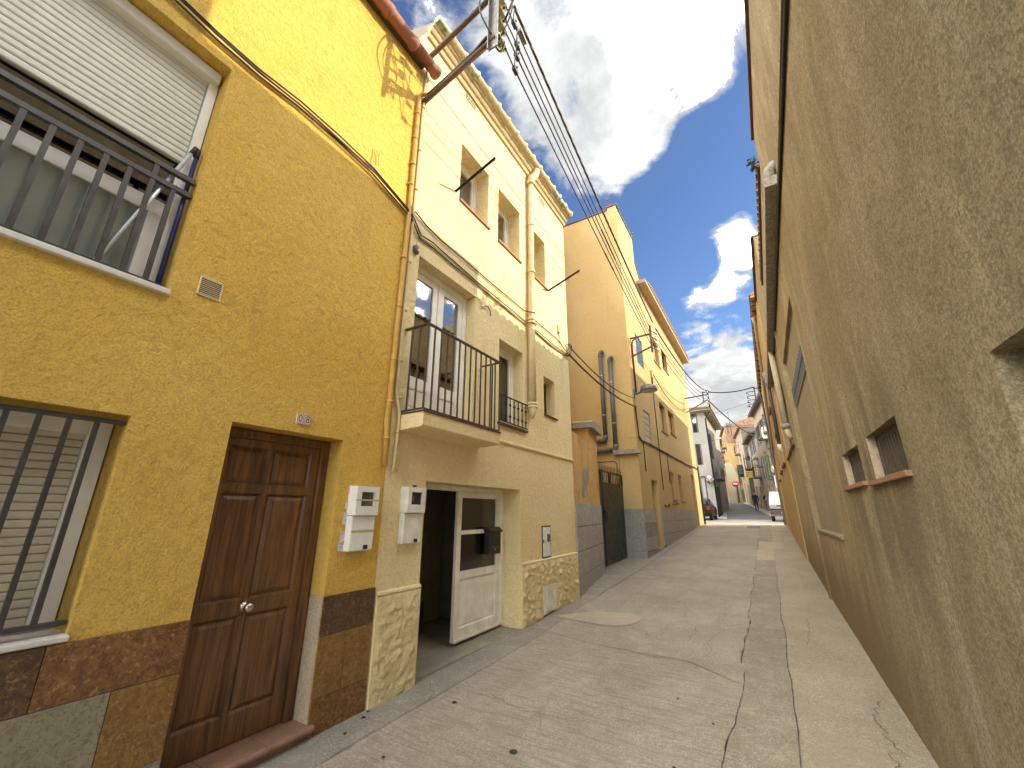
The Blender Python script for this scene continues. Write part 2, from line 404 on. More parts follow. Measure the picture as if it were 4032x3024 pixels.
M['modern'] = stucco('grey_stone_cladding', (0.44, 0.42, 0.38), (0.36, 0.345, 0.31), (0.25, 0.235, 0.21), 0.4, grain=30)
M['far_yellow'] = stucco('far_yellow_render', (0.62, 0.43, 0.20), (0.54, 0.36, 0.155), (0.38, 0.26, 0.13), 0.5)
M['far_pale'] = stucco('far_pale_render', (0.54, 0.44, 0.31), (0.46, 0.36, 0.25), (0.28, 0.22, 0.15), 0.6)
M['far_grey'] = stucco('far_grey_render', (0.27, 0.235, 0.19), (0.20, 0.175, 0.145), (0.12, 0.105, 0.09), 0.6)
M['far_green'] = stucco('far_green_render', (0.50, 0.455, 0.30), (0.44, 0.40, 0.26), (0.25, 0.23, 0.14), 0.5)
M['far_red'] = stucco('far_red_render', (0.42, 0.16, 0.09), (0.36, 0.13, 0.07), (0.2, 0.08, 0.05), 0.4)
M['green_leaf'] = plain('leaf_green', (0.07, 0.11, 0.03), 0.6, vary=0.3, vs=30)
M['stem'] = plain('plant_stem', (0.10, 0.075, 0.04), 0.8)
def brickwork():
    m, k = mat('brickwork')
    v = k.n('ShaderNodeMapping', {'Vector': k.pos, 'Rotation': (R(90), 0, 0)}).outputs[0]
    br = k.n('ShaderNodeTexBrick', {'Vector': v, 'Color1': (0.34, 0.16, 0.09, 1), 'Color2': (0.27, 0.14, 0.085, 1), 'Mortar': (0.30, 0.26, 0.2, 1), 'Scale': 1.0, 'Mortar Size': 0.015, 'Brick Width': 0.3, 'Row Height': 0.085})
    setc(k, 'Base Color', k.mix(k.ramp(k.noise(k.pos, 0.8, 5), 0.35, 0.7, 0, 0.6), br.outputs[0], (0.33, 0.22, 0.14)))
    setc(k, 'Roughness', 0.9)
    return m
M['brick'] = brickwork()
def glass(name, tint, alpha=0.25, rough=0.03):
    m, k = mat(name)
    k.nt.nodes.clear()
    gl = k.n('ShaderNodeBsdfGlossy', {'Color': (1, 1, 1, 1), 'Roughness': rough})
    tr = k.n('ShaderNodeBsdfTransparent', {'Color': (*tint, 1)})
    fr = k.n('ShaderNodeFresnel', {'IOR': 1.5}).outputs[0]
    fac = k.ramp(fr, 0.0, 1.0, alpha * 0.6, 1.0, smooth=False)
    mx_ = k.n('ShaderNodeMixShader', {0: fac, 1: tr.outputs[0], 2: gl.outputs[0]})
    k.n('ShaderNodeOutputMaterial', {0: mx_.outputs[0]})
    return m
M['glass'] = glass('window_glass', (0.86, 0.88, 0.86), 0.4)
M['glass_dark'] = glass('dark_window_glass', (0.20, 0.22, 0.22), 0.12)
M['glass_old'] = glass('reeded_glass', (0.16, 0.18, 0.16), 0.10, 0.15)
M['frost'] = plain('grey_backed_pane', (0.20, 0.22, 0.19), 0.07, vary=0.05, vs=2, spec=0.8)
M['glass_block'] = plain('glass_block', (0.10, 0.12, 0.10), 0.10, vary=0.35, vs=14, spec=0.9)
M['insulator'] = plain('glass_insulator', (0.74, 0.79, 0.72), 0.08, vary=0.1, spec=0.8)
M['tinted'] = plain('tinted_screen', (0.022, 0.026, 0.03), 0.35, spec=0.3)
M['mirror'] = plain('traffic_mirror', (0.6, 0.62, 0.64), 0.06, metal=1.0, vary=0.02)
# ---------------------------------------------------------------- mesh helpers
class MB:
    def __init__(self):
        self.v, self.f, self.s, self.mi = [], [], [], []
    def add(self, vs, fs, smooth=False, mi=0):
        o = len(self.v)
        self.v += [Vector(p) for p in vs]
        for f in fs:
            self.f.append([i + o for i in f])
            self.s.append(smooth)
            self.mi.append(mi)
        return self
    def box(self, a, b, mi=0, ch=0.0):
        x0, x1 = sorted((a[0], b[0])); y0, y1 = sorted((a[1], b[1])); z0, z1 = sorted((a[2], b[2]))
        if ch:
            ch = min(ch, (x1 - x0) * .45, (y1 - y0) * .45, (z1 - z0) * .45)
            bm = bmesh.new()
            bmesh.ops.create_cube(bm, size=1.0)
            for q in bm.verts:
                q.co = Vector((x0 + (q.co.x + .5) * (x1 - x0), y0 + (q.co.y + .5) * (y1 - y0), z0 + (q.co.z + .5) * (z1 - z0)))
            bmesh.ops.bevel(bm, geom=list(bm.edges), offset=ch, segments=2, affect='EDGES', profile=0.5)
            bm.verts.index_update()
            self.add([q.co.copy() for q in bm.verts], [[l.vert.index for l in f.loops] for f in bm.faces], False, mi)
            bm.free()
            return self
        vs = [(x0, y0, z0), (x1, y0, z0), (x1, y1, z0), (x0, y1, z0), (x0, y0, z1), (x1, y0, z1), (x1, y1, z1), (x0, y1, z1)]
        return self.add(vs, [(0, 3, 2, 1), (4, 5, 6, 7), (0, 1, 5, 4), (1, 2, 6, 5), (2, 3, 7, 6), (3, 0, 4, 7)], False, mi)
    def quad(self, *p, mi=0):
        return self.add(p, [list(range(len(p)))], False, mi)
    def prism(self, poly, axis, a, b, mi=0):
        """poly of 2D points swept along axis from a to b; 2D = the other two axes in order"""
        def P(q, t):
            r = [q[0], q[1]]
            r.insert(axis, t)
            return tuple(r)
        n = len(poly)
        vs = [P(q, a) for q in poly] + [P(q, b) for q in poly]
        fs = [[i, (i + 1) % n, n + (i + 1) % n, n + i] for i in range(n)]
        fs += [list(range(n))[::-1], list(range(n, 2 * n))]
        return self.add(vs, fs, False, mi)
    def tube(self, pts, r, n=8, cap=True, mi=0, smooth=True):
        pts = [Vector(p) for p in pts]
        rs = r if isinstance(r, (list, tuple)) else [r] * len(pts)
        t0 = (pts[1] - pts[0]).normalized()
        up = Vector((0, 0, 1)) if abs(t0.z) < 0.9 else Vector((0, 1, 0))
        nrm = t0.cross(up).normalized()
        vs, fs = [], []
        for i, p in enumerate(pts):
            t = (pts[min(i + 1, len(pts) - 1)] - pts[max(i - 1, 0)]).normalized()
            nrm = (nrm - t * nrm.dot(t)).normalized()
            bn = t.cross(nrm)
            for k in range(n):
                a = 2 * math.pi * k / n
                vs.append(p + (nrm * math.cos(a) + bn * math.sin(a)) * rs[i])
        for i in range(len(pts) - 1):
            for k in range(n):
                fs.append((i * n + k, i * n + (k + 1) % n, (i + 1) * n + (k + 1) % n, (i + 1) * n + k))
        self.add(vs, fs, smooth, mi)
        if cap:
            o = len(self.v) - len(vs)
            self.f += [[o + k for k in range(n)][::-1], [o + (len(pts) - 1) * n + k for k in range(n)]]
            self.s += [False, False]
            self.mi += [mi, mi]
        return self
    def bar(self, a, b, w, h=None, mi=0):
        """square bar from a to b"""
        h = h or w
        a, b = Vector(a), Vector(b)
        t = (b - a).normalized()
        up = Vector((0, 0, 1)) if abs(t.z) < 0.9 else Vector((1, 0, 0))
        s = t.cross(up).normalized() * w / 2
        u = s.normalized().cross(t).normalized() * h / 2
        vs = [a - s - u, a + s - u, a + s + u, a - s + u, b - s - u, b + s - u, b + s + u, b - s + u]
        return self.add(vs, [(0, 3, 2, 1), (4, 5, 6, 7), (0, 1, 5, 4), (1, 2, 6, 5), (2, 3, 7, 6), (3, 0, 4, 7)], False, mi)
    def lathe(self, prof, c, n=16, axis=(0, 0, 1), mi=0, smooth=True):
        """prof: (radius, height) pairs about axis through c"""
        ax = Vector(axis).normalized()
        e1 = ax.orthogonal().normalized()
        e2 = ax.cross(e1)
        c = Vector(c)
        vs, fs = [], []
        for r, h in prof:
            for k in range(n):
                a = 2 * math.pi * k / n
                vs.append(c + ax * h + (e1 * math.cos(a) + e2 * math.sin(a)) * r)
        for i in range(len(prof) - 1):
            for k in range(n):
                fs.append((i * n + k, i * n + (k + 1) % n, (i + 1) * n + (k + 1) % n, (i + 1) * n + k))
        return self.add(vs, fs, smooth, mi)
    def mesh(self, name, mats, off=Vector((0, 0, 0))):
        me = bpy.data.meshes.new(name)
        me.from_pydata([tuple(p - off) for p in self.v], [], self.f)
        me.polygons.foreach_set('use_smooth', self.s)
        me.polygons.foreach_set('material_index', self.mi)
        for m in (mats if isinstance(mats, (list, tuple)) else [mats]):
            me.materials.append(m)
        me.update()
        return me

WL = {}
def tag(o, label=None, cat=None, group=None, kind=None):
    if label: o['label'] = label
    if cat: o['category'] = cat
    if group: o['group'] = group
    if kind: o['kind'] = kind
    return o
def thing(name, label, cat, loc=(0, 0, 0), group=None, rot=None, local=False):
    o = bpy.data.objects.new(name, None)
    COL.objects.link(o)
    o.empty_display_size = 0.2
    o.location = loc
    if rot is not None:
        o.rotation_euler = (0, 0, rot)
    WL[o.name] = Vector((0, 0, 0)) if local else Vector(loc)
    return tag(o, label, cat, group)
def part(name, mb, m, parent, at=None, label=None, kind=None):
    """mb in world coordinates (or the parent's own if that root is local)"""
    po = WL[parent.name]
    org = Vector(at) if at is not None else po
    o = bpy.data.objects.new(name, mb.mesh(name, m, org) if isinstance(mb, MB) else mb)
    COL.objects.link(o)
    o.parent = parent
    o.location = org - po
    WL[o.name] = org
    if label: o['label'] = label
    if kind: o['kind'] = kind
    return o
def copies(name, mesh, parent, spots):
    """alike pieces that share one mesh; spots are where its origin goes"""
    po = WL[parent.name]
    out = []
    for s in spots:
        o = bpy.data.objects.new(name, mesh)
        COL.objects.link(o)
        o.parent = parent
        o.location = Vector(s) - po
        WL[o.name] = Vector(s)
        out.append(o)
    return out
def solo(name, mb, m, label, cat, loc, group=None, kind=None):
    loc = Vector(loc)
    o = bpy.data.objects.new(name, mb.mesh(name, m, loc))
    COL.objects.link(o)
    o.location = loc
    WL[o.name] = loc
    return tag(o, label, cat, group, kind)
def dup(src, loc, label=None, group=None):
    r = src.copy()
    COL.objects.link(r)
    r.location = loc
    if label: r['label'] = label
    if group: r['group'] = group
    for ch in list(src.children):
        c = ch.copy(); COL.objects.link(c); c.parent = r
        for g in list(ch.children):
            d = g.copy(); COL.objects.link(d); d.parent = c
    return r

def wall_mb(x, out, y0, y1, z0, z1, holes, depth=8.0, mb=None):
    """house shell whose street face is the plane x, facing out (+1 / -1); holes = (ya, yb, za, zb, reveal)"""
    mb = mb or MB()
    ys = sorted({y0, y1, *[h[0] for h in holes], *[h[1] for h in holes]})
    zs = sorted({z0, z1, *[h[2] for h in holes], *[h[3] for h in holes]})
    ys = [y for y in ys if y0 <= y <= y1]
    zs = [z for z in zs if z0 <= z <= z1]
    def face(p):
        mb.quad(*(p if out > 0 else p[::-1]))
    for i in range(len(ys) - 1):
        for j in range(len(zs) - 1):
            ya, yb, za, zb = ys[i], ys[i + 1], zs[j], zs[j + 1]
            cy, cz = (ya + yb) / 2, (za + zb) / 2
            if any(h[0] < cy < h[1] and h[2] < cz < h[3] for h in holes):
                continue
            face([(x, ya, za), (x, yb, za), (x, yb, zb), (x, ya, zb)])
    for ya, yb, za, zb, d in holes:
        xb = x - out * d
        face([(x, ya, za), (xb, ya, za), (xb, yb, za), (x, yb, za)][::-1])
        face([(x, ya, zb), (xb, ya, zb), (xb, yb, zb), (x, yb, zb)])
        face([(x, ya, za), (x, ya, zb), (xb, ya, zb), (xb, ya, za)][::-1])
        face([(x, yb, za), (x, yb, zb), (xb, yb, zb), (xb, yb, za)])
    xb = x - out * depth
    face([(x, y0, z0), (x, y0, z1), (xb, y0, z1), (xb, y0, z0)])
    face([(x, y1, z0), (xb, y1, z0), (xb, y1, z1), (x, y1, z1)])
    face([(x, y0, z1), (x, y1, z1), (xb, y1, z1), (xb, y0, z1)])
    face([(xb, y0, z0), (xb, y0, z1), (xb, y1, z1), (xb, y1, z0)])
    return mb

def frame_mb(x0, x1, y0, y1, z0, z1, wd, mb=None, bottom=None):
    """rectangular frame in the y-z plane"""
    mb = mb or MB()
    b = wd if bottom is None else bottom
    mb.box((x0, y0, z0), (x1, y0 + wd, z1), ch=0.004)
    mb.box((x0, y1 - wd, z0), (x1, y1, z1), ch=0.004)
    mb.box((x0, y0 + wd + 1e-4, z1 - wd), (x1, y1 - wd - 1e-4, z1), ch=0.004)
    if b:
        mb.box((x0, y0 + wd + 1e-4, z0), (x1, y1 - wd - 1e-4, z0 + b), ch=0.004)
    return mb

def ground(y):
    P = ((-8, -0.16), (-6, -0.12), (2, 0.0), (4, .035), (5.5, .075), (7.26, .137), (10.47, .25), (13, .38), (22.5, .90), (26, 1.0), (30, 1.05), (35, 1.09), (48, 1.79), (56, 2.45), (70, 3.3), (100, 4.8), (200, 7.0))
    for (a, za), (b, zb) in zip(P, P[1:]):
        if y <= b:
            return za + (zb - za) * (y - a) / (b - a)
    return P[-1][1]
def fbm(x, y, z=0.0, o=4):
    return noise.fractal(Vector((x, y, z)), 1.0, 2.0, o)

def rough_block(x, out, y0, y1, z0, z1, amp, step=0.022, margin=0.02, seed=0.0, thick=0.03):
    """hewn plinth block: face pushed in and out, flat drafted margin"""
    mb = MB()
    ny = max(3, int((y1 - y0) / step)); nz = max(3, int((z1 - z0) / step))
    vs = []
    for j in range(nz + 1):
        for i in range(ny + 1):
            y = y0 + (y1 - y0) * i / ny; z = z0 + (z1 - z0) * j / nz
            e = min(y - y0, y1 - y, z - z0, z1 - z)
            k = max(0.0, min(1.0, (e - margin) / 0.02))
            u = 0.5 * y + 0.6 * z
            h = abs(noise.noise(Vector((y * 9 + seed, z * 17 + u * 6, 1.3)))) * 1.3 + 0.5 * noise.noise(Vector((y * 30, z * 40 + seed, 5.1)))
            vs.append((x + out * (thick + k * amp * (h - 0.1)), y, z))
    fs = []
    for j in range(nz):
        for i in range(ny):
            a = j * (ny + 1) + i
            q = [a, a + 1, a + ny + 2, a + ny + 1]
            fs.append(q if out > 0 else q[::-1])
    mb.add(vs, fs, True)
    # sides back to the wall
    def strip(idx):
        p = [Vector(vs[i]) for i in idx]
        q = [Vector((x - out * 0.01, a.y, a.z)) for a in p]
        n = len(p)
        mb.add(p + q, [[i, i + 1, n + i + 1, n + i] for i in range(n - 1)], False)
    strip([i for i in range(ny + 1)])
    strip([nz * (ny + 1) + i for i in range(ny + 1)])
    strip([j * (ny + 1) for j in range(nz + 1)])
    strip([j * (ny + 1) + ny for j in range(nz + 1)])
    return mb

def text_mesh(txt, size, ext=0.002, m=None, align='CENTER', space=1.0):
    cu = bpy.data.curves.new('lettering', 'FONT')
    cu.body = txt
    cu.size = size
    cu.extrude = ext
    cu.align_x = align
    cu.align_y = 'CENTER'
    cu.resolution_u = 3
    cu.space_line = space
    o = bpy.data.objects.new('lettering', cu)
    COL.objects.link(o)
    dg = bpy.context.evaluated_depsgraph_get()
    me = bpy.data.meshes.new_from_object(o.evaluated_get(dg))
    bpy.data.objects.remove(o)
    bpy.data.curves.remove(cu)
    me.name = 'lettering'
    me.materials.clear()
    if m: me.materials.append(m)
    return me
def text_part(name, txt, size, m, parent, at, right, up, ext=0.002, sx=1.0, align='CENTER', space=1.0):
    """flat lettering at a world spot; right / up are its axes"""
    me = text_mesh(txt, size, ext, m, align, space)
    rgt, u = Vector(right).normalized(), Vector(up).normalized()
    nn = rgt.cross(u)
    me.transform(Matrix(((rgt.x * sx, u.x, nn.x, 0), (rgt.y * sx, u.y, nn.y, 0), (rgt.z * sx, u.z, nn.z, 0), (0, 0, 0, 1))))
    o = bpy.data.objects.new(name, me)
    COL.objects.link(o)
    o.parent = parent
    o.location = Vector(at) - WL[parent.name]
    WL[o.name] = Vector(at)
    return o
def sag(a, b, drop, n=24):
    a, b = Vector(a), Vector(b)
    return [a.lerp(b, i / n) - Vector((0, 0, drop * 4 * (i / n) * (1 - i / n))) for i in range(n + 1)]
def wavy(pts, amp, step=0.12, seed=0):
    """densify a polyline and let it hang and wander a little, as stapled cable does"""
    out = []
    pts = [Vector(p) for p in pts]
    for a, b in zip(pts, pts[1:]):
        n = max(1, int((b - a).length / step))
        for i in range(n):
            p = a.lerp(b, i / n)
            q = p * 2.3 + Vector((seed, seed * 2, 0))
            out.append(p + Vector((0, amp * noise.noise(q), amp * noise.noise(q + Vector((9, 4, 7))))))
    out.append(pts[-1])
    return out
# ---------------------------------------------------------------- ground
def sheet(xs, ys, dz, name, m, kind='structure', label=None, amp=0.0):
    mb = MB()
    vs = [(x, y, ground(y) + dz + amp * fbm(x * 2, y * 2)) for y in ys for x in xs]
    n = len(xs)
    fs = [[j * n + i, j * n + i + 1, (j + 1) * n + i + 1, (j + 1) * n + i] for j in range(len(ys) - 1) for i in range(n - 1)]
    mb.add(vs, fs, True)
    o = bpy.data.objects.new(name, mb.mesh(name, m))
    COL.objects.link(o)
    WL[o.name] = Vector((0, 0, 0))
    o['kind'] = kind
    if label: o['label'] = label
    return o
ysamp = [-40, -8, -6, -4, -2, 0, 1, 2, 3, 4, 4.75, 5.5, 6.4, 7.26, 8.8, 10.47, 11.7, 13, 16, 19, 22.5, 24, 26, 28, 30, 32, 35, 40, 44, 48, 52, 56, 62, 70, 85, 100, 200]
gnd = sheet([-120, -40, -12, -5, -3.1, -2, -1, 0, .7, 3, 8, 30, 120], ysamp, -0.045, 'ground', M['joint'])

street = bpy.data.objects.new('street', None)
COL.objects.link(street)
WL['street'] = Vector((0, 0, 0))
street['kind'] = 'structure'

def jag(seed, amp=0.018, f=2.6):
    return lambda t: amp * noise.noise(Vector((t * f, seed, 0.5))) * 1.6 + amp * 0.6 * noise.noise(Vector((t * f * 5, seed, 3.5)))
jA, jB, jC = jag(1.0, 0.012, 1.2), jag(2.0, 0.035, 1.6), jag(3.0, 0.02, 1.2)
def XA(y): return (-2.70 if y < 5 else -2.70 - min(0.10, (y - 5) * 0.05)) + jA(y)
def X2(y): return -0.475 + jB(y)
def X1(y): return -0.068 + jC(y)
def XR(y): return 0.70
def XL(y): return -3.35 if y < 7.3 else (-3.9 if y < 12.4 else -3.2)
def poly_y(P, seed, amp=0.02):
    def f(x):
        for (a, ya), (b, yb) in zip(P, P[1:]):
            if x <= b:
                t = max(0.0, (x - a) / (b - a))
                break
        else:
            t, ya, yb = 1.0, P[-2][1], P[-1][1]
        return ya + (yb - ya) * t + amp * noise.noise(Vector((x * 7, seed, 0.2))) + amp * .5 * noise.noise(Vector((x * 23, seed, 4.2)))
    return f
Ycr = poly_y([(-3.4, 5.42), (-2.95, 5.40), (-2.57, 5.30), (-2.05, 5.18), (-1.55, 5.14), (-0.98, 5.14), (-0.44, 4.78)], 11, 0.03)
flat = lambda v: (lambda x: v)
def slab(m, xl, xr, y0, y1, gap=0.0020, res=0.07, dz=0.0, name='concrete_slab', thick=0.04, relief=0.003):
    ln = y1(-1.5) - y0(-1.5)
    nv = max(4, min(130, int(ln / res)))
    wv = abs(xr(y0(-1)) - xl(y0(-1)))
    nu = max(3, min(36, int(wv / 0.09)))
    vs = []
    for j in range(nv + 1):
        for i in range(nu + 1):
            u, v = i / nu, j / nv
            y = y0(-1.5) + ln * v
            for _ in range(3):
                a, b = xl(y) + gap, xr(y) - gap
                x = a + (b - a) * u
                ya, yb = y0(x) + gap, y1(x) - gap
                y = ya + (yb - ya) * v
            vs.append((x, y, ground(y) + dz + relief * fbm(x * 3, y * 3, 2.0)))
    n = nu + 1
    mb = MB()
    mb.add(vs, [[j * n + i, j * n + i + 1, (j + 1) * n + i + 1, (j + 1) * n + i] for j in range(nv) for i in range(nu)], True)
    for idx in ([i for i in range(n)], [nv * n + i for i in range(n)], [j * n for j in range(nv + 1)], [j * n + nu for j in range(nv + 1)]):
        p = [Vector(vs[i]) for i in idx]
        q = [a - Vector((0, 0, thick)) for a in p]
        k = len(p)
        mb.add(p + q, [[i, i + 1, k + i + 1, k + i] for i in range(k - 1)])
    return part(name, mb, m, street, at=None)
slab(M['conc_gutter'], lambda y: -3.45, XA, flat(-4), Ycr)
slab(M['conc_gutter'], lambda y: -3.12, XA, Ycr, flat(7.28))
slab(M['conc_mid'], lambda y: -4.1, XA, flat(7.28), flat(12.4), gap=0.004)
slab(M['conc_gutter'], lambda y: -3.3, XA, flat(12.4), flat(24.9), res=0.15)
slab(M['conc_main'], XA, X2, flat(-4), Ycr)
slab(M['conc_mid'], XA, X2, Ycr, flat(13.2), res=0.08)
slab(M['conc_mid'], XA, X2, flat(13.2), flat(24.9), res=0.15, gap=0.004)
slab(M['conc_strip'], X2, X1, flat(-4), flat(24.9), res=0.16, relief=0.006)
slab(M['conc_right'], X1, lambda y: 0.72, flat(-4), flat(16.3), res=0.12)
slab(M['conc_right'], X1, lambda y: 0.72, flat(16.3), flat(24.9), res=0.2)
# paler repair in the middle of the lane
Pp = [(-2.92, 6.04), (-2.51, 6.54), (-2.2, 6.63), (-1.91, 6.64), (-1.78, 6.48), (-1.766, 6.26), (-1.9, 6.02), (-2.104, 5.92), (-2.5, 5.96)]
mb = MB()
mb.add([(x + .03 * noise.noise(Vector((x * 9, y * 9, 0))), y, ground(y) + 0.0065) for x, y in Pp], [list(range(len(Pp)))])
part('concrete_patch', mb, M['conc_patch'], street)
Pp = [(-0.47, 13.0), (-0.08, 13.05), (-0.07, 15.4), (0.2, 15.6), (0.25, 17.0), (-0.46, 17.1)]
mb = MB()
mb.add([(x, y, ground(y) + 0.0075) for x, y in Pp], [list(range(len(Pp)))])
part('concrete_patch', mb, M['conc_patch'], street)
# open cracks
def crack(P, w=0.009, seed=1, amp=0.022):
    pts = []
    for (xa, ya), (xb, yb) in zip(P, P[1:]):
        L = math.hypot(xb - xa, yb - ya)
        n = max(2, int(L / 0.035))
        for i in range(n):
            t = i / n
            pts.append((xa + (xb - xa) * t + amp * noise.noise(Vector((xa + t * L * 9, ya, seed))), ya + (yb - ya) * t + amp * noise.noise(Vector((xa + t * L * 9, ya, seed + 5)))))
    pts.append(P[-1])
    mb = MB()
    vs = []
    for i, (x, y) in enumerate(pts):
        a, b = pts[max(0, i - 1)], pts[min(len(pts) - 1, i + 1)]
        d = Vector((b[0] - a[0], b[1] - a[1], 0)).normalized()
        k = w * 0.6 * (0.35 + 0.9 * abs(noise.noise(Vector((x * 6, y * 6, seed))))) * (0.35 if i in (0, len(pts) - 1) else 1)
        z = ground(y) + 0.0085
        vs += [(x - d.y * k, y + d.x * k, z), (x + d.y * k, y - d.x * k, z)]
    mb.add(vs, [[2 * i, 2 * i + 1, 2 * i + 3, 2 * i + 2] for i in range(len(pts) - 1)])
    part('crack', mb, M['crack'], street)
crack([(-2.975, 5.74), (-2.27, 5.78), (-1.694, 5.98), (-1.3, 5.64), (-1.048, 5.82), (-1.015, 6.4), (-0.5, 6.84)], 0.008, 1, 0.05)
crack([(-2.57, 3.44), (-2.166, 3.46), (-1.95, 3.36), (-1.821, 3.42), (-1.625, 3.40), (-1.5, 3.5)], 0.006, 2, 0.05)
crack([(-2.95, 3.42), (-2.85, 3.3), (-2.752, 3.26), (-2.71, 3.12)], 0.006, 3, 0.03)
crack([(-1.821, 3.42), (-1.74, 3.32), (-1.7, 3.2)], 0.005, 4)
crack([(-0.44, 5.15), (-0.3, 5.3), (-0.1, 5.2)], 0.004, 5)
crack([(-0.9, 5.14), (-0.75, 5.5), (-0.85, 5.9), (-0.72, 6.5)], 0.005, 6, 0.06)
crack([(0.14, 6.3), (0.2, 6.9), (0.22, 7.5)], 0.007, 7)
crack([(0.42, 3.4), (0.36, 3.8), (0.5, 4.1), (0.44, 4.6), (0.56, 5.0)], 0.008, 8, 0.09)
crack([(0.30, 3.7), (0.5, 3.75), (0.6, 3.9)], 0.006, 9, 0.06)
crack([(-2.7, 8.9), (-1.9, 9.0), (-1.1, 9.3)], 0.006, 10)
crack([(x * .05 - 3.0, Ycr(x * .05 - 3.0)) for x in range(6, 52)], 0.013, 21, 0.006)
crack([(XA(y * .1), y * .1) for y in range(18, 52)], 0.006, 22, 0.004)
crack([(XA(y * .15), y * .15) for y in range(50, 110)], 0.010, 23, 0.006)
crack([(X1(y * .12), y * .12) for y in range(24, 92)], 0.009, 24, 0.008)
crack([(X2(y * .1), y * .1) for y in range(32, 48)], 0.006, 25, 0.015)
crack([(X2(y * .1), y * .1) for y in range(54, 78)], 0.008, 26, 0.02)
crack([(-2.0, 7.6), (-1.6, 7.5), (-1.2, 7.7), (-0.6, 7.55)], 0.006, 27, 0.05)
crack([(-1.35, 5.75), (-1.42, 6.2), (-1.2, 6.6), (-1.3, 7.1)], 0.006, 28, 0.06)
# gum spots and grit
random.seed(3)
gumb = MB().lathe([(0.0, 0.004), (0.7, 0.0035), (1.0, 0.0)], (0, 0, 0), 9)
spots_ = [(-2.489, 3.2, .022), (-1.699, 2.84, .028), (-2.864, 2.42, .014), (-2.401, 2.36, .013), (-0.9, 4.2, .011), (-0.75, 3.2, .013), (-1.05, 3.0, .014), (-0.6, 3.9, .010)]
for x, y, r in spots_:
    mbx = MB()
    mbx.lathe([(r * .05, .0045), (r * .75, .004), (r, 0.0)], (x, y, ground(y) + .0075), 9)
    part('gum_spot', mbx, M['black'], street)
mb = MB()
def pebble(mb, p, r):
    a = random.random() * 6
    vs = [p + Vector((r * math.cos(a + k * 2.09) * (0.7 + .5 * random.random()), r * math.sin(a + k * 2.09), 0)) for k in range(3)] + [p + Vector((0, 0, r * .8))]
    mb.add(vs, [(0, 1, 3), (1, 2, 3), (2, 0, 3), (2, 1, 0)])
for i in range(900):
    y = 1.8 + random.random() ** 1.5 * 9
    if random.random() < .45:
        x = random.choice((-3.02 + abs(random.gauss(0, .06)), .63 - abs(random.gauss(0, .07))))
    else:
        x = random.uniform(-2.9, .6)
    pebble(mb, Vector((x, y, ground(y) + .004)), random.uniform(.003, .010))
grit = solo('grit', mb, M['conc_patch'], 'loose pale grit and crumbs of render scattered on the concrete lane', 'grit', (0, 0, 0), kind='stuff')
mb = MB()
for x, y, z, r in ((-2.94, 2.64, 0, .018), (-2.99, 2.73, 0, .012)):
    pebble(mb, Vector((x, y, ground(y) + .004)), r); pebble(mb, Vector((x + .01, y + .01, ground(y) + .004)), r * .8)
solo('dry_leaf', mb, M['black'], 'dark crumpled bit of litter on the concrete by the marble plinth', 'litter', (-2.94, 2.64, ground(2.64)))

# crossing street, cobbled street and its pavements
sheet([-40, -12, -6, -3.2, -1.5, 0, .7, 3, 10, 40], [24.9, 26, 28, 30, 32, 34, 35], -0.004, 'crossing_street', M['asphalt'])
mb = MB()
mb.box((-40, 24.92, ground(25) - .1), (40, 25.1, ground(25) + .012))
mb2 = MB()
mb2.box((-30, 27.0, ground(27) + 0.001), (30, 27.35, ground(27) + .0085))
o = bpy.data.objects.new('gutter_strip', mb2.mesh('gutter_strip', M['paving'])); COL.objects.link(o); o['kind'] = 'structure'
def ribbon(name, m, L, Rr, dz, thick=0.0):
    mb = MB()
    n = len(L)
    vs = [(x, y, ground(y) + dz) for x, y in L] + [(x, y, ground(y) + dz) for x, y in Rr]
    mb.add(vs, [[i, n + i, n + i + 1, i + 1] for i in range(n - 1)])
    if thick:
        for P in (L, Rr):
            k = len(mb.v)
            mb.add([(x, y, ground(y) + dz) for x, y in P] + [(x, y, ground(y) + dz - thick) for x, y in P], [[i, i + 1, n + i + 1, n + i] for i in range(n - 1)])
        e = [L[0], Rr[0]]
        mb.add([(x, y, ground(y) + dz) for x, y in e] + [(x, y, ground(y) + dz - thick) for x, y in e], [[0, 1, 3, 2]])
    o = bpy.data.objects.new(name, mb.mesh(name, m)); COL.objects.link(o); o['kind'] = 'structure'
    WL[o.name] = Vector((0, 0, 0))
    return o
Lc = [(-2.74, 35), (-3.1, 40), (-3.7, 46), (-4.5, 54), (-5.6, 62), (-9, 78)]
Rc = [(.32, 35), (-.1, 40), (-.75, 46), (-1.75, 54), (-2.75, 62), (-5.8, 78)]
ribbon('cobbled_street', M['cobbles'], Lc, Rc, 0.006)
ribbon('pavement', M['paving'], [(x - 1.6, y) for x, y in Lc], Lc, 0.05, 0.12)
ribbon('pavement', M['paving'], Rc, [(x + 1.7, y) for x, y in Rc], 0.05, 0.12)
mb = MB()
for q in range(6):
    ya, yb = 22.3 + q * .27, 22.3 + q * .27 + .25
    mb.prism([(ya, ground(ya) - .02), (yb, ground(yb) - .02), (yb, ground(yb) + .014), (ya, ground(ya) + .014)], 0, -1.0, -.48)
o = tag(bpy.data.objects.new('drain_cover', mb.mesh('drain_cover', M['bumper'], Vector((-.75, 23.1, ground(23))))), 'dark iron drain cover set in the lane just before the sunlit crossing', 'drain cover')
COL.objects.link(o); o.location = (-.75, 23.1, ground(23)); WL[o.name] = o.location
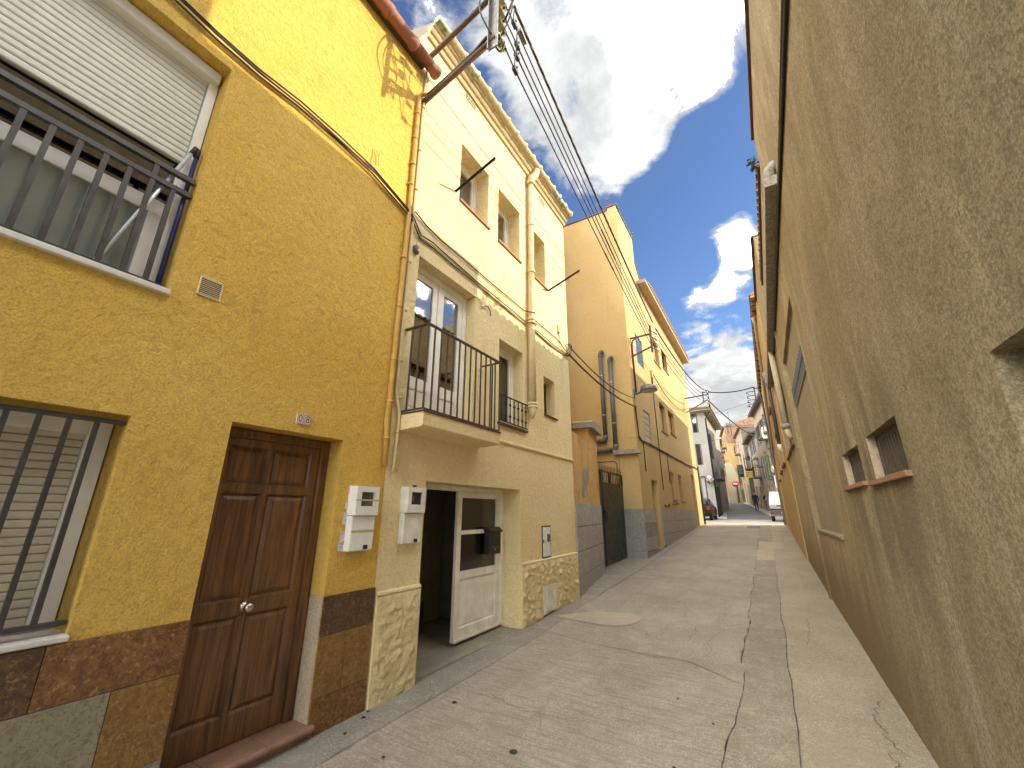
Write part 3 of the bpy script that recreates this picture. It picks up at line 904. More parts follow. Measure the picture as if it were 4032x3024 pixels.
# ---------------------------------------------------------------- yellow house (left foreground)
XW = -3.05
YH = thing('yellow_house', 'mustard yellow rendered house with brown panelled door and barred windows', 'house', (XW, 0, 0))
part('wall', wall_mb(XW, 1, -1.6, 2.733, -.4, 7.115, [(-1.3, .82, 2.86, 4.81, .20), (-1.2, .82, .95, 2.06, .25), (1.345, 2.235, -.05, 2.127, .23)], 7.0), M['yellow'], YH)
# marble cladding of the plinth
def clad(y0, y1, z0, z1, m):
    g = 0.0018
    mb = MB().box((XW - .02, y0 + g, z0 + g), (XW + .016, y1 - g, z1 - g), ch=0.0015)
    part('tile', mb, M[m], YH, at=(XW, (y0 + y1) / 2, (z0 + z1) / 2))
clad(-1.0, .755, .655, .925, 'tile_dark'); clad(.755, 1.345, .655, .925, 'tile_brown')
clad(-1.0, .40, .255, .655, 'tile_grey'); clad(.40, 1.047, .255, .655, 'tile_grey'); clad(1.047, 1.345, .255, .655, 'tile_gold')
clad(-1.0, .55, -.15, .255, 'tile_brown'); clad(.55, 1.345, -.15, .255, 'tile_grey')
clad(2.235, 2.735, .640, .913, 'tile_dark')
clad(2.235, 2.472, .236, .640, 'tile_gold'); clad(2.472, 2.735, .236, .640, 'tile_gold'); clad(2.235, 2.735, -.15, .236, 'tile_brown')
# doorstep of fired tiles with a rounded nose
for ya, yb in ((1.29, 1.60), (1.604, 1.93), (1.934, 2.262)):
    mb = MB()
    prof = [(-3.30, .045), (-3.30, .088), (-3.022, .088)] + [(-3.022 + .024 * math.sin(a), .064 + .024 * math.cos(a)) for a in [math.pi * k / 8 for k in range(1, 8)]] + [(-3.022, .04), (-3.06, .04)]
    n = len(prof)
    mb.add([(x, ya, z) for x, z in prof] + [(x, yb, z) for x, z in prof], [[i, (i + 1) % n, n + (i + 1) % n, n + i] for i in range(n)], False)
    mb.add([(x, ya, z) for x, z in prof], [list(range(n))[::-1]]); mb.add([(x, yb, z) for x, z in prof], [list(range(n))])
    part('step_tile', mb, M['terra_step'], YH, at=(-3.1, (ya + yb) / 2, .04))
part('step_riser', MB().box((-3.25, 1.31, -.2), (-3.045, 2.25, .040)), M['terra_step'], YH)
# upper window: roller shutter half down, sliding window behind, steel guard rail
part('window_sill', MB().box((XW - .19, -1.4, 2.835), (XW + .035, .828, 2.872), ch=.006), M['marble'], YH)
sh = part('roller_shutter', frame_mb(-3.262, -3.205, -1.52, .815, 2.88, 4.80, .06, bottom=0).box((-3.255, -1.46, 4.71), (-3.15, .80, 4.795), ch=.006), M['alu_white'], YH)
slat = MB()
slat.prism([(-.004, .001), (.002, .0035), (.006, .012), (.006, .037), (.002, .0465), (-.004, .049)], 1, -1.07, 1.07)
sl_me = slat.mesh('slat', M['slat'])
copies('slat', sl_me, sh, [(-3.238, -.32, 3.925 + .0505 * i) for i in range(16)])
wn = part('window', frame_mb(-3.285, -3.252, -1.5, .79, 2.885, 3.98, .05), M['alu_white'], YH)
part('sash', MB().box((-3.283, -1.44, 3.455), (-3.245, .735, 3.56), ch=.004).box((-3.283, .66, 2.935), (-3.245, .735, 3.455), ch=.004).box((-3.283, -1.44, 2.935), (-3.245, .66, 2.965), ch=.004), M['alu_white'], wn)
part('pane', MB().box((-3.271, -1.44, 2.965), (-3.262, .66, 3.455)), M['frost'], wn)
part('pane', MB().box((-3.277, -1.44, 3.56), (-3.268, .735, 3.975)), M['glass_dark'], wn)
cu = MB()
for i in range(5):
    cu.box((-3.40, -.5 + i * .14, 3.2), (-3.385, -.5 + i * .14 + .13, 4.1))
part('curtain', cu, M['curtain'], wn)
rl = part('window_railing', MB().bar((XW - .05, -1.3, 3.728), (XW - .05, .812, 3.728), .034, .034), M['bar_grey'], YH)
part('rail', MB().bar((XW - .05, -1.3, 3.612), (XW - .05, .812, 3.612), .034, .034), M['bar_grey'], rl)
part('rail', MB().bar((XW - .05, -1.3, 2.898), (XW - .05, .80, 2.898), .03, .03), M['bar_grey'], rl)
bm_ = MB().bar((0, 0, 2.91), (0, 0, 3.60), .026).mesh('bar', M['bar_grey'])
copies('bar', bm_, rl, [(XW - .05, .712 - .1115 * i, 0) for i in range(12)])
part('bar', MB().bar((XW - .05, .60, 3.62), (XW - .05, .60, 3.72), .026), M['bar_grey'], rl)
def pole(a, b, m, label, capm, r=.011):
    mb = MB(); a, b = Vector(a), Vector(b)
    mb.tube([a, b], r, 10)
    t = thing('broom_pole', label, 'pole', tuple(a))
    part('tube', mb, m, t)
    part('end_cap', MB().tube([b - (b - a).normalized() * .06, b + (b - a).normalized() * .012], r * 1.25, 10), capm, t)
pole((-3.10, .475, 2.885), (-3.135, .77, 4.02), M['silver'], 'slanting silver pole leaning inside the upper guard rail', M['bar_black'], .013)
pole((-3.13, .782, 2.882), (-3.145, .79, 4.02), M['blue'], 'blue pole standing upright in the corner of the upper window', M['black'], .014)
# lower window: closed shutter behind bars
part('window_sill', MB().box((XW - .24, -1.2, .932), (XW + .03, .824, .958), ch=.005), M['marble'], YH)
sh2 = part('roller_shutter', frame_mb(-3.30, -3.262, -1.2, .812, .962, 2.055, .10, bottom=.02), M['alu_white'], YH)
slat2 = MB().prism([(-.004, .001), (.0015, .003), (.0035, .011), (.0035, .032), (.0015, .0385), (-.004, .0415)], 1, -.95, .95)
copies('slat', slat2.mesh('slat', M['slat_cream']), sh2, [(-3.290, -.24, .985 + .0426 * i) for i in range(23)])
gr = part('window_grille', MB().bar((XW - .045, -1.2, 2.018), (XW - .045, .815, 2.018), .030, .022).bar((XW - .045, -1.2, 1.008), (XW - .045, .812, 1.008), .030, .022), M['bar_grey'], YH)
bm2 = MB().bar((0, 0, 1.016), (0, 0, 2.01), .021).mesh('bar', M['bar_grey'])
copies('bar', bm2, gr, [(XW - .045, .70 - .1085 * i, 0) for i in range(14)])
part('door_reveal', MB().box((-3.213, 2.2305, .09), (XW - .002, 2.2348, .915)), M['far_pale'], YH)
# panelled door
dx = -3.235
part('door_frame', MB().box((-3.30, 1.347, .088), (-3.222, 1.392, 2.122), ch=.006).box((-3.30, 2.155, .088), (-3.215, 2.232, 2.122), ch=.006).box((-3.30, 1.392, 2.055), (-3.222, 2.155, 2.122), ch=.006), M['wood'], YH)
dl = MB()
rails = [(.095, .265), (.855, .955), (1.665, 1.725), (2.00, 2.053)]
for za, zb in rails:
    dl.box((dx - .04, 1.394, za), (dx, 2.153, zb), ch=.003)
cols = [(1.394, 1.452), (1.722, 1.768), (2.085, 2.153)]
for (za, zb) in ((.265, .855), (.955, 1.665), (1.725, 2.00)):
    for ya, yb in cols:
        dl.box((dx - .04, ya, za), (dx - .0006, yb, zb), ch=.003)
dl.box((dx - .045, 1.40, .10), (dx - .03, 2.15, 2.05))
DR = part('door', dl, M['wood'], YH)
def raised(x, y0, y1, z0, z1, m, parent, d=.016, name='panel', inset=.045):
    mb = MB()
    a = [(x, y0, z0), (x, y1, z0), (x, y1, z1), (x, y0, z1)]
    i1, i2 = .014, inset
    b = [(x - d * 1.1, y0 + i1, z0 + i1), (x - d * 1.1, y1 - i1, z0 + i1), (x - d * 1.1, y1 - i1, z1 - i1), (x - d * 1.1, y0 + i1, z1 - i1)]
    c = [(x - d * .1, y0 + i2, z0 + i2), (x - d * .1, y1 - i2, z0 + i2), (x - d * .1, y1 - i2, z1 - i2), (x - d * .1, y0 + i2, z1 - i2)]
    fs = []
    for k in range(4):
        fs += [[k, (k + 1) % 4, 4 + (k + 1) % 4, 4 + k], [4 + k, 4 + (k + 1) % 4, 8 + (k + 1) % 4, 8 + k]]
    fs.append([8, 9, 10, 11])
    mb.add(a + b + c, fs)
    return part(name, mb, m, parent, at=(x, (y0 + y1) / 2, (z0 + z1) / 2))
for ya, yb in ((1.452, 1.722), (1.768, 2.085)):
    for za, zb in ((.265, .855), (.955, 1.665), (1.725, 2.00)):
        raised(dx, ya, yb, za, zb, M['wood'], DR)
part('knob', MB().lathe([(.0, .0), (.036, .0), (.036, .006), (.020, .012), (.013, .02), (.013, .032), (.022, .038), (.033, .052), (.0335, .062), (.027, .075), (.012, .083), (0, .084)], (dx, 1.748, .905), 20, (1, 0, 0)), M['brass'], DR)
# eaves: board and barrel tiles, terracotta
ev = MB().box((-3.12, -1.62, 7.118), (-2.955, 2.69, 7.142))
part('eave_board', ev, M['bar_brown'], YH)
tl = MB()
th = [math.pi * 2 * k / 14 for k in range(14)]
tl.lathe([(.074, 0.0), (.074, .36), (.080, .375), (.086, .39), (.088, .43), (.082, .445), (.06, .446)], (0, 0, 0), 14, (0, 1, 0))
tl.lathe([(.074, 0.0), (.05, 0.0), (.0, .004)], (0, 0, 0), 14, (0, 1, 0))
tme = tl.mesh('roof_tile', M['terracotta'])
copies('roof_tile', tme, YH, [(-2.925, 2.69 - .27 - .414 * (i), 7.148) for i in range(-0, 9)])
part('roof_tile', MB().lathe([(.0, 0.0), (.062, .0), (.074, .02), (.074, .29)], (-2.925, 2.425, 7.148), 14, (0, 1, 0)).lathe([(.074, .285), (.074, .29), (.066, .305), (.0, .305)], (-2.925, 2.425, 7.148), 14, (0, 1, 0)), M['terracotta'], YH)
part('roof', MB().prism([(-3.0, 7.15), (-2.93, 7.19), (-6.5, 8.8), (-10, 7.3), (-10, 7.15)], 1, -1.62, 2.70), M['roof'], YH)

# ---------------------------------------------------------------- cream house
CH = thing('cream_house', 'pale cream three storey house with small balcony and rusticated plinth', 'house', (XW, 5, 0))
w1, w2, w3 = (3.59, 4.295, 5.735, 6.735), (4.58, 5.281, 5.70, 6.712), (5.60, 6.28, 5.69, 6.705)
CHW = wall_mb(XW, 1, 2.734, 7.268, -.3, 7.90, [(*w1, .29), (*w2, .29), (*w3, .29), (2.934, 4.052, 2.488, 4.405, .20), (4.667, 5.383, 2.745, 4.008, .21), (6.108, 6.556, 3.150, 3.838, .20), (3.292, 5.275, -.05, 1.850, .31)], 7.0)
# smooth band of colour differences comes from the render itself; the shell is one plaster skin
part('wall', CHW, M['cream'], CH)
# cornice mouldings and glazed barrel tiles
part('cornice', MB().prism([(XW, 7.80), (XW + .035, 7.80), (XW + .045, 7.84), (XW + .045, 7.872), (XW + .075, 7.885), (XW + .095, 7.915), (XW + .095, 7.945), (XW + .125, 7.955), (XW + .14, 7.985), (XW + .14, 8.005), (XW, 8.005)], 1, 2.735, 7.30), M['tile_cream'], CH)
ct = MB().lathe([(.066, 0), (.069, .22), (.078, .265), (.096, .302), (.088, .303), (.055, .25)], (0, 0, 0), 14, (0, 1, 0)).lathe([(.062, 0), (.0, .001)], (0, 0, 0), 14, (0, 1, 0))
cm, cg = ct.mesh('cornice_tile', M['tile_cream']), ct.mesh('cornice_tile', M['glaze'])
for i in range(15):
    copies('cornice_tile', cg if i in (0, 2, 12, 13) else cm, CH, [(XW + .155, 7.302 - .304 * (i + 1) + 0.0, 8.052 + .004 * math.sin(i * 2.3))])
ch_ = [c for c in CH.children if c.name.startswith('cornice_tile')]
for i, c in enumerate(ch_):
    c.location.y = (2.745 + .303 * i) - 5
part('roof', MB().prism([(XW + .10, 8.0), (XW + .12, 8.06), (-6.6, 9.7), (-10.0, 8.2), (-10.0, 7.9), (XW, 7.9)], 1, 2.76, 7.26), M['cream_grey'], CH)
part('roof_shade_block', MB().box((-4.3, 4.25, 7.95), (-9.8, 7.2, 10.9)), M['cream_grey'], CH)  # unseen block, added to keep skylight off the ochre side wall
# string course
part('string_course', MB().prism([(XW, 2.452), (XW + .028, 2.462), (XW + .03, 2.485), (XW, 2.506)], 1, 4.22, 7.27), M['cream_smooth'], CH)
# top floor windows
for k, (ya, yb, za, zb) in enumerate((w1, w2, w3)):
    wn = part('window', frame_mb(-3.345, -3.285, ya + .002, yb - .002, za + .002, zb - .002, .055), M['white_paint'], CH)
    part('sash', frame_mb(-3.352, -3.30, ya + .058, yb - .058, za + .058, zb - .058, .05), M['white_paint'], wn)
    part('pane', MB().box((-3.335, ya + .107, za + .107), (-3.329, yb - .107, zb - .107)), M['glass'], wn)
    part('curtain', MB().box((-3.362, ya + .08, za + .1), (-3.356, yb - .08, zb - .1)), M['curtain'], wn)
    sl = MB()
    n = 4
    y0_, y1_ = (ya - .027, yb + .07) if k < 2 else (ya + .1, yb + .1)
    sl.box((XW - .28, y0_ + .03, za - .034), (XW + .03, y1_ - .03, za - .0005), ch=.005)
    part('window_sill', sl, M['terra_sill'], CH)
# balcony: slab, tile edge, railing with bars, double glazed door
part('balcony_slab', MB().prism([(XW, 2.31), (XW + .30, 2.325), (XW + .335, 2.34), (XW + .335, 2.468), (XW, 2.468)], 1, 2.832, 4.195), M['cream'], CH)
part('balcony_edge', MB().box((XW, 2.825, 2.4685), (XW + .35, 4.205, 2.487), ch=.003), M['sill_red'], CH)
xr_, ra, rb, rz = XW + .325, 2.832, 4.19, 3.405
br = part('balcony_railing', MB().bar((xr_, ra - .01, rz), (xr_, rb + .01, rz), .036, .016).bar((XW, ra, rz), (xr_ - .018, ra, rz), .036, .016).bar((XW + .02, rb, rz), (xr_ - .018, rb, rz), .030, .014), M['bar_brown'], CH)
part('bottom_rail', MB().bar((xr_, ra, 2.503), (xr_, rb, 2.503), .022, .012).bar((XW, ra, 2.503), (xr_, ra, 2.503), .022, .012).bar((XW, rb, 2.503), (xr_, rb, 2.503), .022, .012), M['bar_brown'], br)
bb = MB().bar((0, 0, 2.505), (0, 0, 3.398), .0145).mesh('bar', M['bar_brown'])
copies('bar', bb, br, [(xr_, ra + (rb - ra) * i / 13, 0) for i in range(14)])
copies('bar', bb, br, [(XW + .10, ra, 0), (XW + .21, ra, 0), (XW + .10, rb, 0), (XW + .21, rb, 0)])
bd = part('balcony_door', frame_mb(-3.262, -3.20, 2.936, 4.050, 2.49, 4.403, .07, bottom=.03), M['white_paint'], CH)
for ya, yb in ((3.008, 3.47), (3.51, 3.978)):
    lf = MB()
    frame_mb(-3.258, -3.218, ya, yb, 2.525, 4.33, .085, lf, bottom=.10)
    lf.box((-3.256, ya + .086, 2.86), (-3.220, yb - .086, 3.0), ch=.004)
    lf.box((-3.25, ya + .086, 2.626), (-3.235, yb - .086, 2.859))
    lf.box((-3.254, ya + .12, 2.66), (-3.222, yb - .12, 2.83), ch=.006)
    part('door_leaf', lf, M['white_paint'], bd)
    part('pane', MB().box((-3.243, ya + .085, 3.0), (-3.237, yb - .085, 4.245)), M['glass'], bd)
    part('curtain', MB().box((-3.256, ya + .084, 3.0), (-3.250, yb - .084, 4.1)), M['curtain'], bd)
part('mullion', MB().box((-3.262, 3.471, 2.522), (-3.205, 3.509, 4.332), ch=.006), M['white_paint'], bd)
# narrow window with ornamental rail
nw = part('window', frame_mb(-3.30, -3.235, 4.670, 5.381, 2.748, 4.006, .06), M['white_paint'], CH)
part('sash', frame_mb(-3.305, -3.25, 4.732, 5.32, 2.81, 3.945, .05), M['white_paint'], nw)
part('pane', MB().box((-3.285, 4.78, 2.86), (-3.279, 5.272, 3.895)), M['glass_dark'], nw)
part('window_sill', MB().box((XW - .2, 4.64, 2.708), (XW + .045, 5.462, 2.744), ch=.004), M['sill_red'], CH)
r2 = part('window_railing', MB().bar((XW + .03, 4.655, 3.145), (XW + .03, 5.46, 3.145), .024, .014).bar((XW + .03, 4.655, 2.766), (XW + .03, 5.46, 2.766), .02, .012), M['bar_black'], CH)
b3 = MB().bar((0, 0, 2.766), (0, 0, 3.14), .012)
for zc in (2.865, 3.035):
    for s in (-1, 1):
        b3.lathe([(0, -.016), (.012, -.008), (.015, 0), (.012, .008), (0, .016)], (0.0, s * .014, zc), 6)
        b3.lathe([(0, -.02), (.009, -.01), (.011, 0), (0, .016)], (0.0, 0, zc + s * .02), 6)
copies('bar', b3.mesh('bar', M['bar_black']), r2, [(XW + .03, 4.70 + .118 * i, 0) for i in range(7)])
# small side window with half-drawn dark sash
sw = part('window', frame_mb(-3.27, -3.225, 6.110, 6.554, 3.152, 3.836, .035), M['bar_brown'], CH)
part('pane', MB().box((-3.255, 6.144, 3.186), (-3.249, 6.52, 3.802)), M['glass_dark'], sw)
part('window_sill', MB().box((XW - .19, 6.095, 3.122), (XW + .03, 6.61, 3.1495), ch=.003), M['sill_red'], CH)
# street door: white frame, one leaf shut, the other open onto a dark hall
df = part('door_frame', MB().box((-3.38, 3.293, 1.79), (-3.325, 5.273, 1.848), ch=.004).box((-3.38, 5.205, .09), (-3.325, 5.273, 1.79), ch=.004).box((-3.38, 3.293, .05), (-3.325, 3.325, 1.79), ch=.004), M['old_white'], CH)
L0, L1, LX = 4.225, 5.203, -3.345
lf = MB()
for a, b in (((LX - .045, L0, .095), (LX, L0 + .085, 1.788)), ((LX - .045, L1 - .10, .095), (LX, L1, 1.788)), ((LX - .045, L0 + .0855, 1.715), (LX, L1 - .1005, 1.788)), ((LX - .045, L0 + .0855, 1.268), (LX, L1 - .1005, 1.318)), ((LX - .045, L0 + .0855, .755), (LX, L1 - .1005, .845)), ((LX - .045, L0 + .0855, .095), (LX, L1 - .1005, .225))):
    lf.box(a, b, ch=.004)
DL = part('door', lf, M['old_white'], CH)
raised(LX - .012, L0 + .0855, L1 - .1005, .225, .755, M['old_white'], DL, d=.014, inset=.03)
part('weather_bar', MB().box((LX - .001, L0, .092), (LX + .022, L1 - .02, .125), ch=.008), M['old_white'], DL)
for za, zb in ((.845, 1.268), (1.318, 1.715)):
    part('pane', MB().box((LX - .028, L0 + .086, za), (LX - .022, L1 - .101, zb)), M['glass_old'], DL)
    gb = MB()
    for i in range(1, 4):
        yy = L0 + .086 + (L1 - L0 - .187) * i / 4
        gb.box((LX - .05, yy - .008, za), (LX - .0285, yy + .008, zb))
    part('glazing_bar', gb, M['bar_brown'], DL)
    part('backing_board', MB().box((LX - .075, L0 + .06, za - .02), (LX - .06, L1 - .08, zb + .02)), M['far_grey'], DL)
# hall behind
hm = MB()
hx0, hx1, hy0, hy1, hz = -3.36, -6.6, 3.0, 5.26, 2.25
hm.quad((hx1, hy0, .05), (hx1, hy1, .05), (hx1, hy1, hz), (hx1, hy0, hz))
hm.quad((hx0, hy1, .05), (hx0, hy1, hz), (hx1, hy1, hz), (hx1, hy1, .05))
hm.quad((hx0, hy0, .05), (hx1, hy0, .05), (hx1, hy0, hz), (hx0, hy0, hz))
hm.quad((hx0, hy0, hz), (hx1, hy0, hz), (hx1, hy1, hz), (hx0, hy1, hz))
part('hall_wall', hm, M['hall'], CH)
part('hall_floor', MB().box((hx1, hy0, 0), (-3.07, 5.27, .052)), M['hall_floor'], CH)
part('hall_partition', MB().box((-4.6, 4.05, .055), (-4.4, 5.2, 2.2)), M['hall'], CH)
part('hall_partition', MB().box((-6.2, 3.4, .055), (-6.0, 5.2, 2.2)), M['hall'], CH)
t = solo('crate', MB().box((-4.35, 4.12, .055), (-4.05, 4.5, .42), ch=.01), M['bar_brown'], 'dark box on the floor inside the open hall of the cream house', 'box', (-4.2, 4.3, .055))
# rusticated plinth
part('plinth_block', rough_block(XW, 1, 2.752, 3.288, -.12, .830, .030, seed=1), M['cream'], CH, at=(XW, 3.0, 0))
for i, (ya, yb) in enumerate(((5.282, 5.836), (5.842, 6.362), (6.368, 6.860), (6.866, 7.266))):
    if i == 1:
        for (a, b, c, d) in ((5.842, 6.362, .50, .832), (5.842, 5.885, -.08, .497)):
            part('plinth_block', rough_block(XW, 1, a, b, c, d, .044, margin=.010, seed=i * 3), M['cream'], CH, at=(XW, (a + b) / 2, 0))
    else:
        part('plinth_block', rough_block(XW, 1, ya, yb, -.05 + i * .03, .832, .046, margin=.014, seed=i * 3 + 2), M['cream'], CH, at=(XW, (ya + yb) / 2, 0))
pc = MB().prism([(XW, .832), (XW + .032, .838), (XW + .032, .856), (XW, .872)], 1, 2.75, 3.29).prism([(XW, .832), (XW + .032, .838), (XW + .032, .856), (XW, .872)], 1, 5.28, 7.267)
part('plinth_moulding', pc, M['cream'], CH)
# reveal of the door, hewn like the plinth: a block turned to face -y
rbk = rough_block(0, 1, 0, .27, .06, .83, .016, margin=.012, seed=33, thick=.012)
rbk.v = [Vector((XW - .285 + p.y, 5.276 - p.x, p.z)) for p in rbk.v]
part('plinth_block', rbk, M['cream'], CH, at=(XW - .15, 5.27, 0))
# ---------------------------------------------------------------- splayed wall beside the gate (local axes: +Y along the wall, +X to the street)
ang = math.atan2(0.42, 2.6)
GW = thing('gate_wall', 'worn ochre wall pier with grey granite base and stone cap, next to the dark gate', 'wall', (-3.05, 7.275, 0), rot=ang, local=True)
LW = 2.60
def gl(y): return ground(7.275 + y * .98)
part('wall', MB().box((-.34, .0, 1.68), (0, 1.62, 3.06)).box((-.34, 1.6205, 1.68), (0, LW, 3.40)), M['ochre_worn'], GW)
part('mortar_bed', MB().box((-.33, .0, -.2), (-.004, LW - .01, 1.679)), M['joint'], GW)
part('stone_cap', MB().prism([(1.50, 3.40), (2.72, 3.40), (2.72, 3.53), (2.64, 3.575), (1.58, 3.575), (1.50, 3.53)], 0, -.46, .13), M['capstone'], GW)
patch = MB()
P_ = [(.98, 1.86), (1.06, 1.80), (1.16, 1.84), (1.14, 1.95), (1.30, 2.08), (1.42, 2.16), (1.45, 2.33), (1.36, 2.42), (1.26, 2.40), (1.20, 2.46), (1.10, 2.38), (1.05, 2.25), (1.03, 2.08)]
patch.add([(.004, .62 + (y - .98) * 1.75, z) for y, z in P_], [list(range(len(P_)))])
part('cement_patch', patch, M['conc_gutter'], GW)
rows = [(-.3, .44), (.44, .86), (.86, 1.285), (1.285, 1.715)]
for r, (za, zb) in enumerate(rows):
    ys_ = [0.0, .02, 1.62, LW + .015] if r == 0 else ([0, .10, LW + .015] if r % 2 else [0, .98, LW + .015] if r == 2 else [0, LW + .015])
    ys_ = {0: [0, .9, 1.7, LW + .015], 1: [0, 1.1, LW + .015], 2: [0, .35, LW + .015], 3: [0, 1.45, LW + .015]}[r]
    for ya, yb in zip(ys_, ys_[1:]):
        part('granite_block', MB().box((-.01, ya + .005, za + .005), (.022, yb - .005, zb - .005), ch=.004), M['stone_grey'], GW, at=(0, (ya + yb) / 2, (za + zb) / 2))
for r, (za, zb) in enumerate(rows):
    part('granite_block', MB().box((-.35, LW - .006, za + .003), (-.013, LW + .014, zb - .003), ch=.004), M['stone_grey'], GW, at=(-.2, LW, (za + zb) / 2))

# ---------------------------------------------------------------- metal gate
gx = -3.60
GT = thing('metal_gate', 'dark green sheet metal double gate topped with a row of spikes', 'gate', (gx, 11.1, ground(11)))
for ya, yb in ((9.93, 10.475), (10.487, 12.33)):
    lf = MB().box((gx - .02, ya + .03, ground(ya) + .06), (gx, yb - .03, 2.27)).box((gx - .035, ya, ground(ya) + .05), (gx + .012, ya + .03, 2.62)).box((gx - .035, yb - .03, ground(yb) + .05), (gx + .012, yb, 2.62))
    lf.box((gx - .03, ya + .0305, 2.27), (gx + .008, yb - .0305, 2.30)).box((gx - .03, ya + .0305, 2.565), (gx + .008, yb - .0305, 2.60))
    part('gate_leaf', lf, M['gate'], GT, at=(gx, (ya + yb) / 2, .3))
post = MB().box((-.03, -.045, 2.30), (.012, .045, 2.565)).mesh('gate_post', M['gate'])
copies('gate_post', post, GT, [(gx, 10.40, 0), (gx, 11.15, 0), (gx, 12.25, 0)])
spk = MB().tube([(0, 0, 2.30), (0, 0, 2.70), (0, 0, 2.80)], [.010, .010, .001], 6).mesh('spike', M['gate'])
copies('spike', spk, GT, [(gx - .01, 9.99 + .128 * i, 0) for i in range(19)])
part('handle', MB().box((gx + .012, 10.50, 1.34), (gx + .03, 10.56, 1.62)).tube([(gx + .03, 10.53, 1.40), (gx + .07, 10.53, 1.40), (gx + .07, 10.53, 1.56), (gx + .03, 10.53, 1.56)], .01, 6), M['bar_black'], GT)

# ---------------------------------------------------------------- ochre corner house
OX, OY = -3.08, 12.33
OH = thing('ochre_house', 'tall ochre corner house with grey stone base, tower and projecting eaves', 'house', (OX, 18, ground(18)))
O_w = {'glass_a': (13.45, 14.44, 3.735, 4.83), 'glass_b': (13.36, 14.30, 6.44, 7.54), 'w3': (16.27, 17.42, 4.57, 5.75), 'w4': (18.05, 19.28, 4.78, 5.78), 'w5': (16.25, 17.42, 7.47, 8.55), 'w6': (18.05, 19.22, 7.72, 8.66), 'w1': (17.0, 17.74, 2.02, 3.06), 'w2': (18.70, 19.50, 2.0, 3.10), 'door': (13.68, 14.55, -.3, 2.555), 'door2': (22.35, 23.12, .4, 3.40)}
dep = {'glass_a': .05, 'glass_b': .05, 'door': .22}
part('wall', wall_mb(OX, 1, OY, 24.9, -.3, 10.23, [(*v, dep.get(k, .16)) for k, v in O_w.items()], 8.0), M['ochre'], OH)
part('tower', MB().box((OX - .0005, OY + .0, 10.2301), (OX - 6.5, 14.42, 12.10)).box((OX, OY - .035, .2), (OX - .32, OY - .0005, 12.19)), M['ochre'], OH)
part('tower_coping', MB().box((OX + .035, OY - .07, 12.19), (OX - .36, OY + .2, 12.24)).box((OX + .035, OY + .201, 12.101), (OX - 6.5, 14.46, 12.15)).box((OX - .361, OY - .04, 12.101), (OX - 6.5, OY + .2, 12.15)), M['sill_red'], OH)
part('parapet', MB().prism([(14.421, 10.24), (15.3, 10.24), (14.421, 11.0)], 0, OX - .3, OX - .002), M['ochre'], OH)
part('parapet_coping', MB().bar((OX - .15, 14.43, 11.02), (OX - .15, 15.3, 10.27), .34, .04), M['sill_red'], OH)
part('eaves', MB().box((OX, 14.45, 10.06), (OX + .33, 24.95, 10.20)).box((OX - 8.0, 14.9, 10.2301), (OX + .36, 25.0, 10.29)), M['far_pale'], OH)
part('roof', MB().prism([(OX + .38, 10.292), (OX + .38, 10.33), (OX - 5, 11.4), (OX - 8, 10.292)], 1, 15.32, 25.02), M['roof'], OH)
def bricks(nm, ya, yb, za, zb, ny, nz):
    f = part('window', frame_mb(OX - .06, OX - .02, ya, yb, za, zb, .02), M['capstone'], OH)
    g = MB().box((-.012, .008, .008), (.0, (yb - ya - .04) / ny - .008, (zb - za - .04) / nz - .008), ch=.006).mesh('pane', M['glass_block'])
    copies('pane', g, f, [(OX - .025, ya + .02 + (yb - ya - .04) * i / ny, za + .02 + (zb - za - .04) * j / nz) for i in range(ny) for j in range(nz)])
    part('mortar', MB().box((OX - .055, ya + .02, za + .02), (OX - .0385, yb - .02, zb - .02)), M['capstone'], f)
bricks('a', *O_w['glass_a'], 4, 5)
bricks('b', *O_w['glass_b'], 4, 5)
for k in ('w3', 'w4', 'w5', 'w6', 'w1', 'w2'):
    ya, yb, za, zb = O_w[k]
    if k in ('w5', 'w4', 'w3', 'w1'):
        f = part('window', frame_mb(OX - .17, OX - .12, ya, yb, za, zb, .05), M['terracotta'] if k == 'w5' else M['bar_brown'], OH)
        if k in ('w5', 'w3', 'w4', 'w1'):
            sb = MB().box((0, 0, 0), (.012, yb - ya - .1, .05), ch=.003).mesh('shutter_slat', M['orange'] if k in ('w5', 'w3') else M['ochre_worn'])
            n = int((zb - za - .1) / .055)
            copies('shutter_slat', sb, f, [(OX - .15, ya + .05, za + .05 + i * .055) for i in range(n)])
    else:
        f = part('window', frame_mb(OX - .17, OX - .12, ya, yb, za, zb, .06), M['bar_brown'], OH)
        part('pane', MB().box((OX - .15, ya + .05, za + .05), (OX - .145, yb - .05, zb - .05)), M['glass_dark'], f)
    part('window_sill', MB().box((OX - .16, ya - .06, za - .045), (OX + .04, yb + .06, za - .0005), ch=.004), M['terra_sill'], OH)
dd = part('door', MB().box((OX - .26, 13.68, .42), (OX - .20, 14.55, 2.55)), M['far_yellow'], OH)
raised(OX - .199, 13.76, 14.47, 1.5, 2.45, M['far_yellow'], dd); raised(OX - .199, 13.76, 14.47, .55, 1.4, M['far_yellow'], dd)
part('door_step', MB().box((OX - .2, 13.66, .2), (OX + .05, 14.57, .475), ch=.01), M['capstone'], OH)
part('door', MB().box((OX - .2, 22.35, .7), (OX - .15, 23.12, 3.4)), M['bar_brown'], OH)
part('mortar_bed', MB().box((OX - .01, OY - .03, -.1), (OX + .012, 13.68, 1.644)), M['joint'], OH)
part('mortar_bed', MB().box((OX - .01, 14.551, -.1), (OX + .012, 22.34, 1.644)), M['joint'], OH)
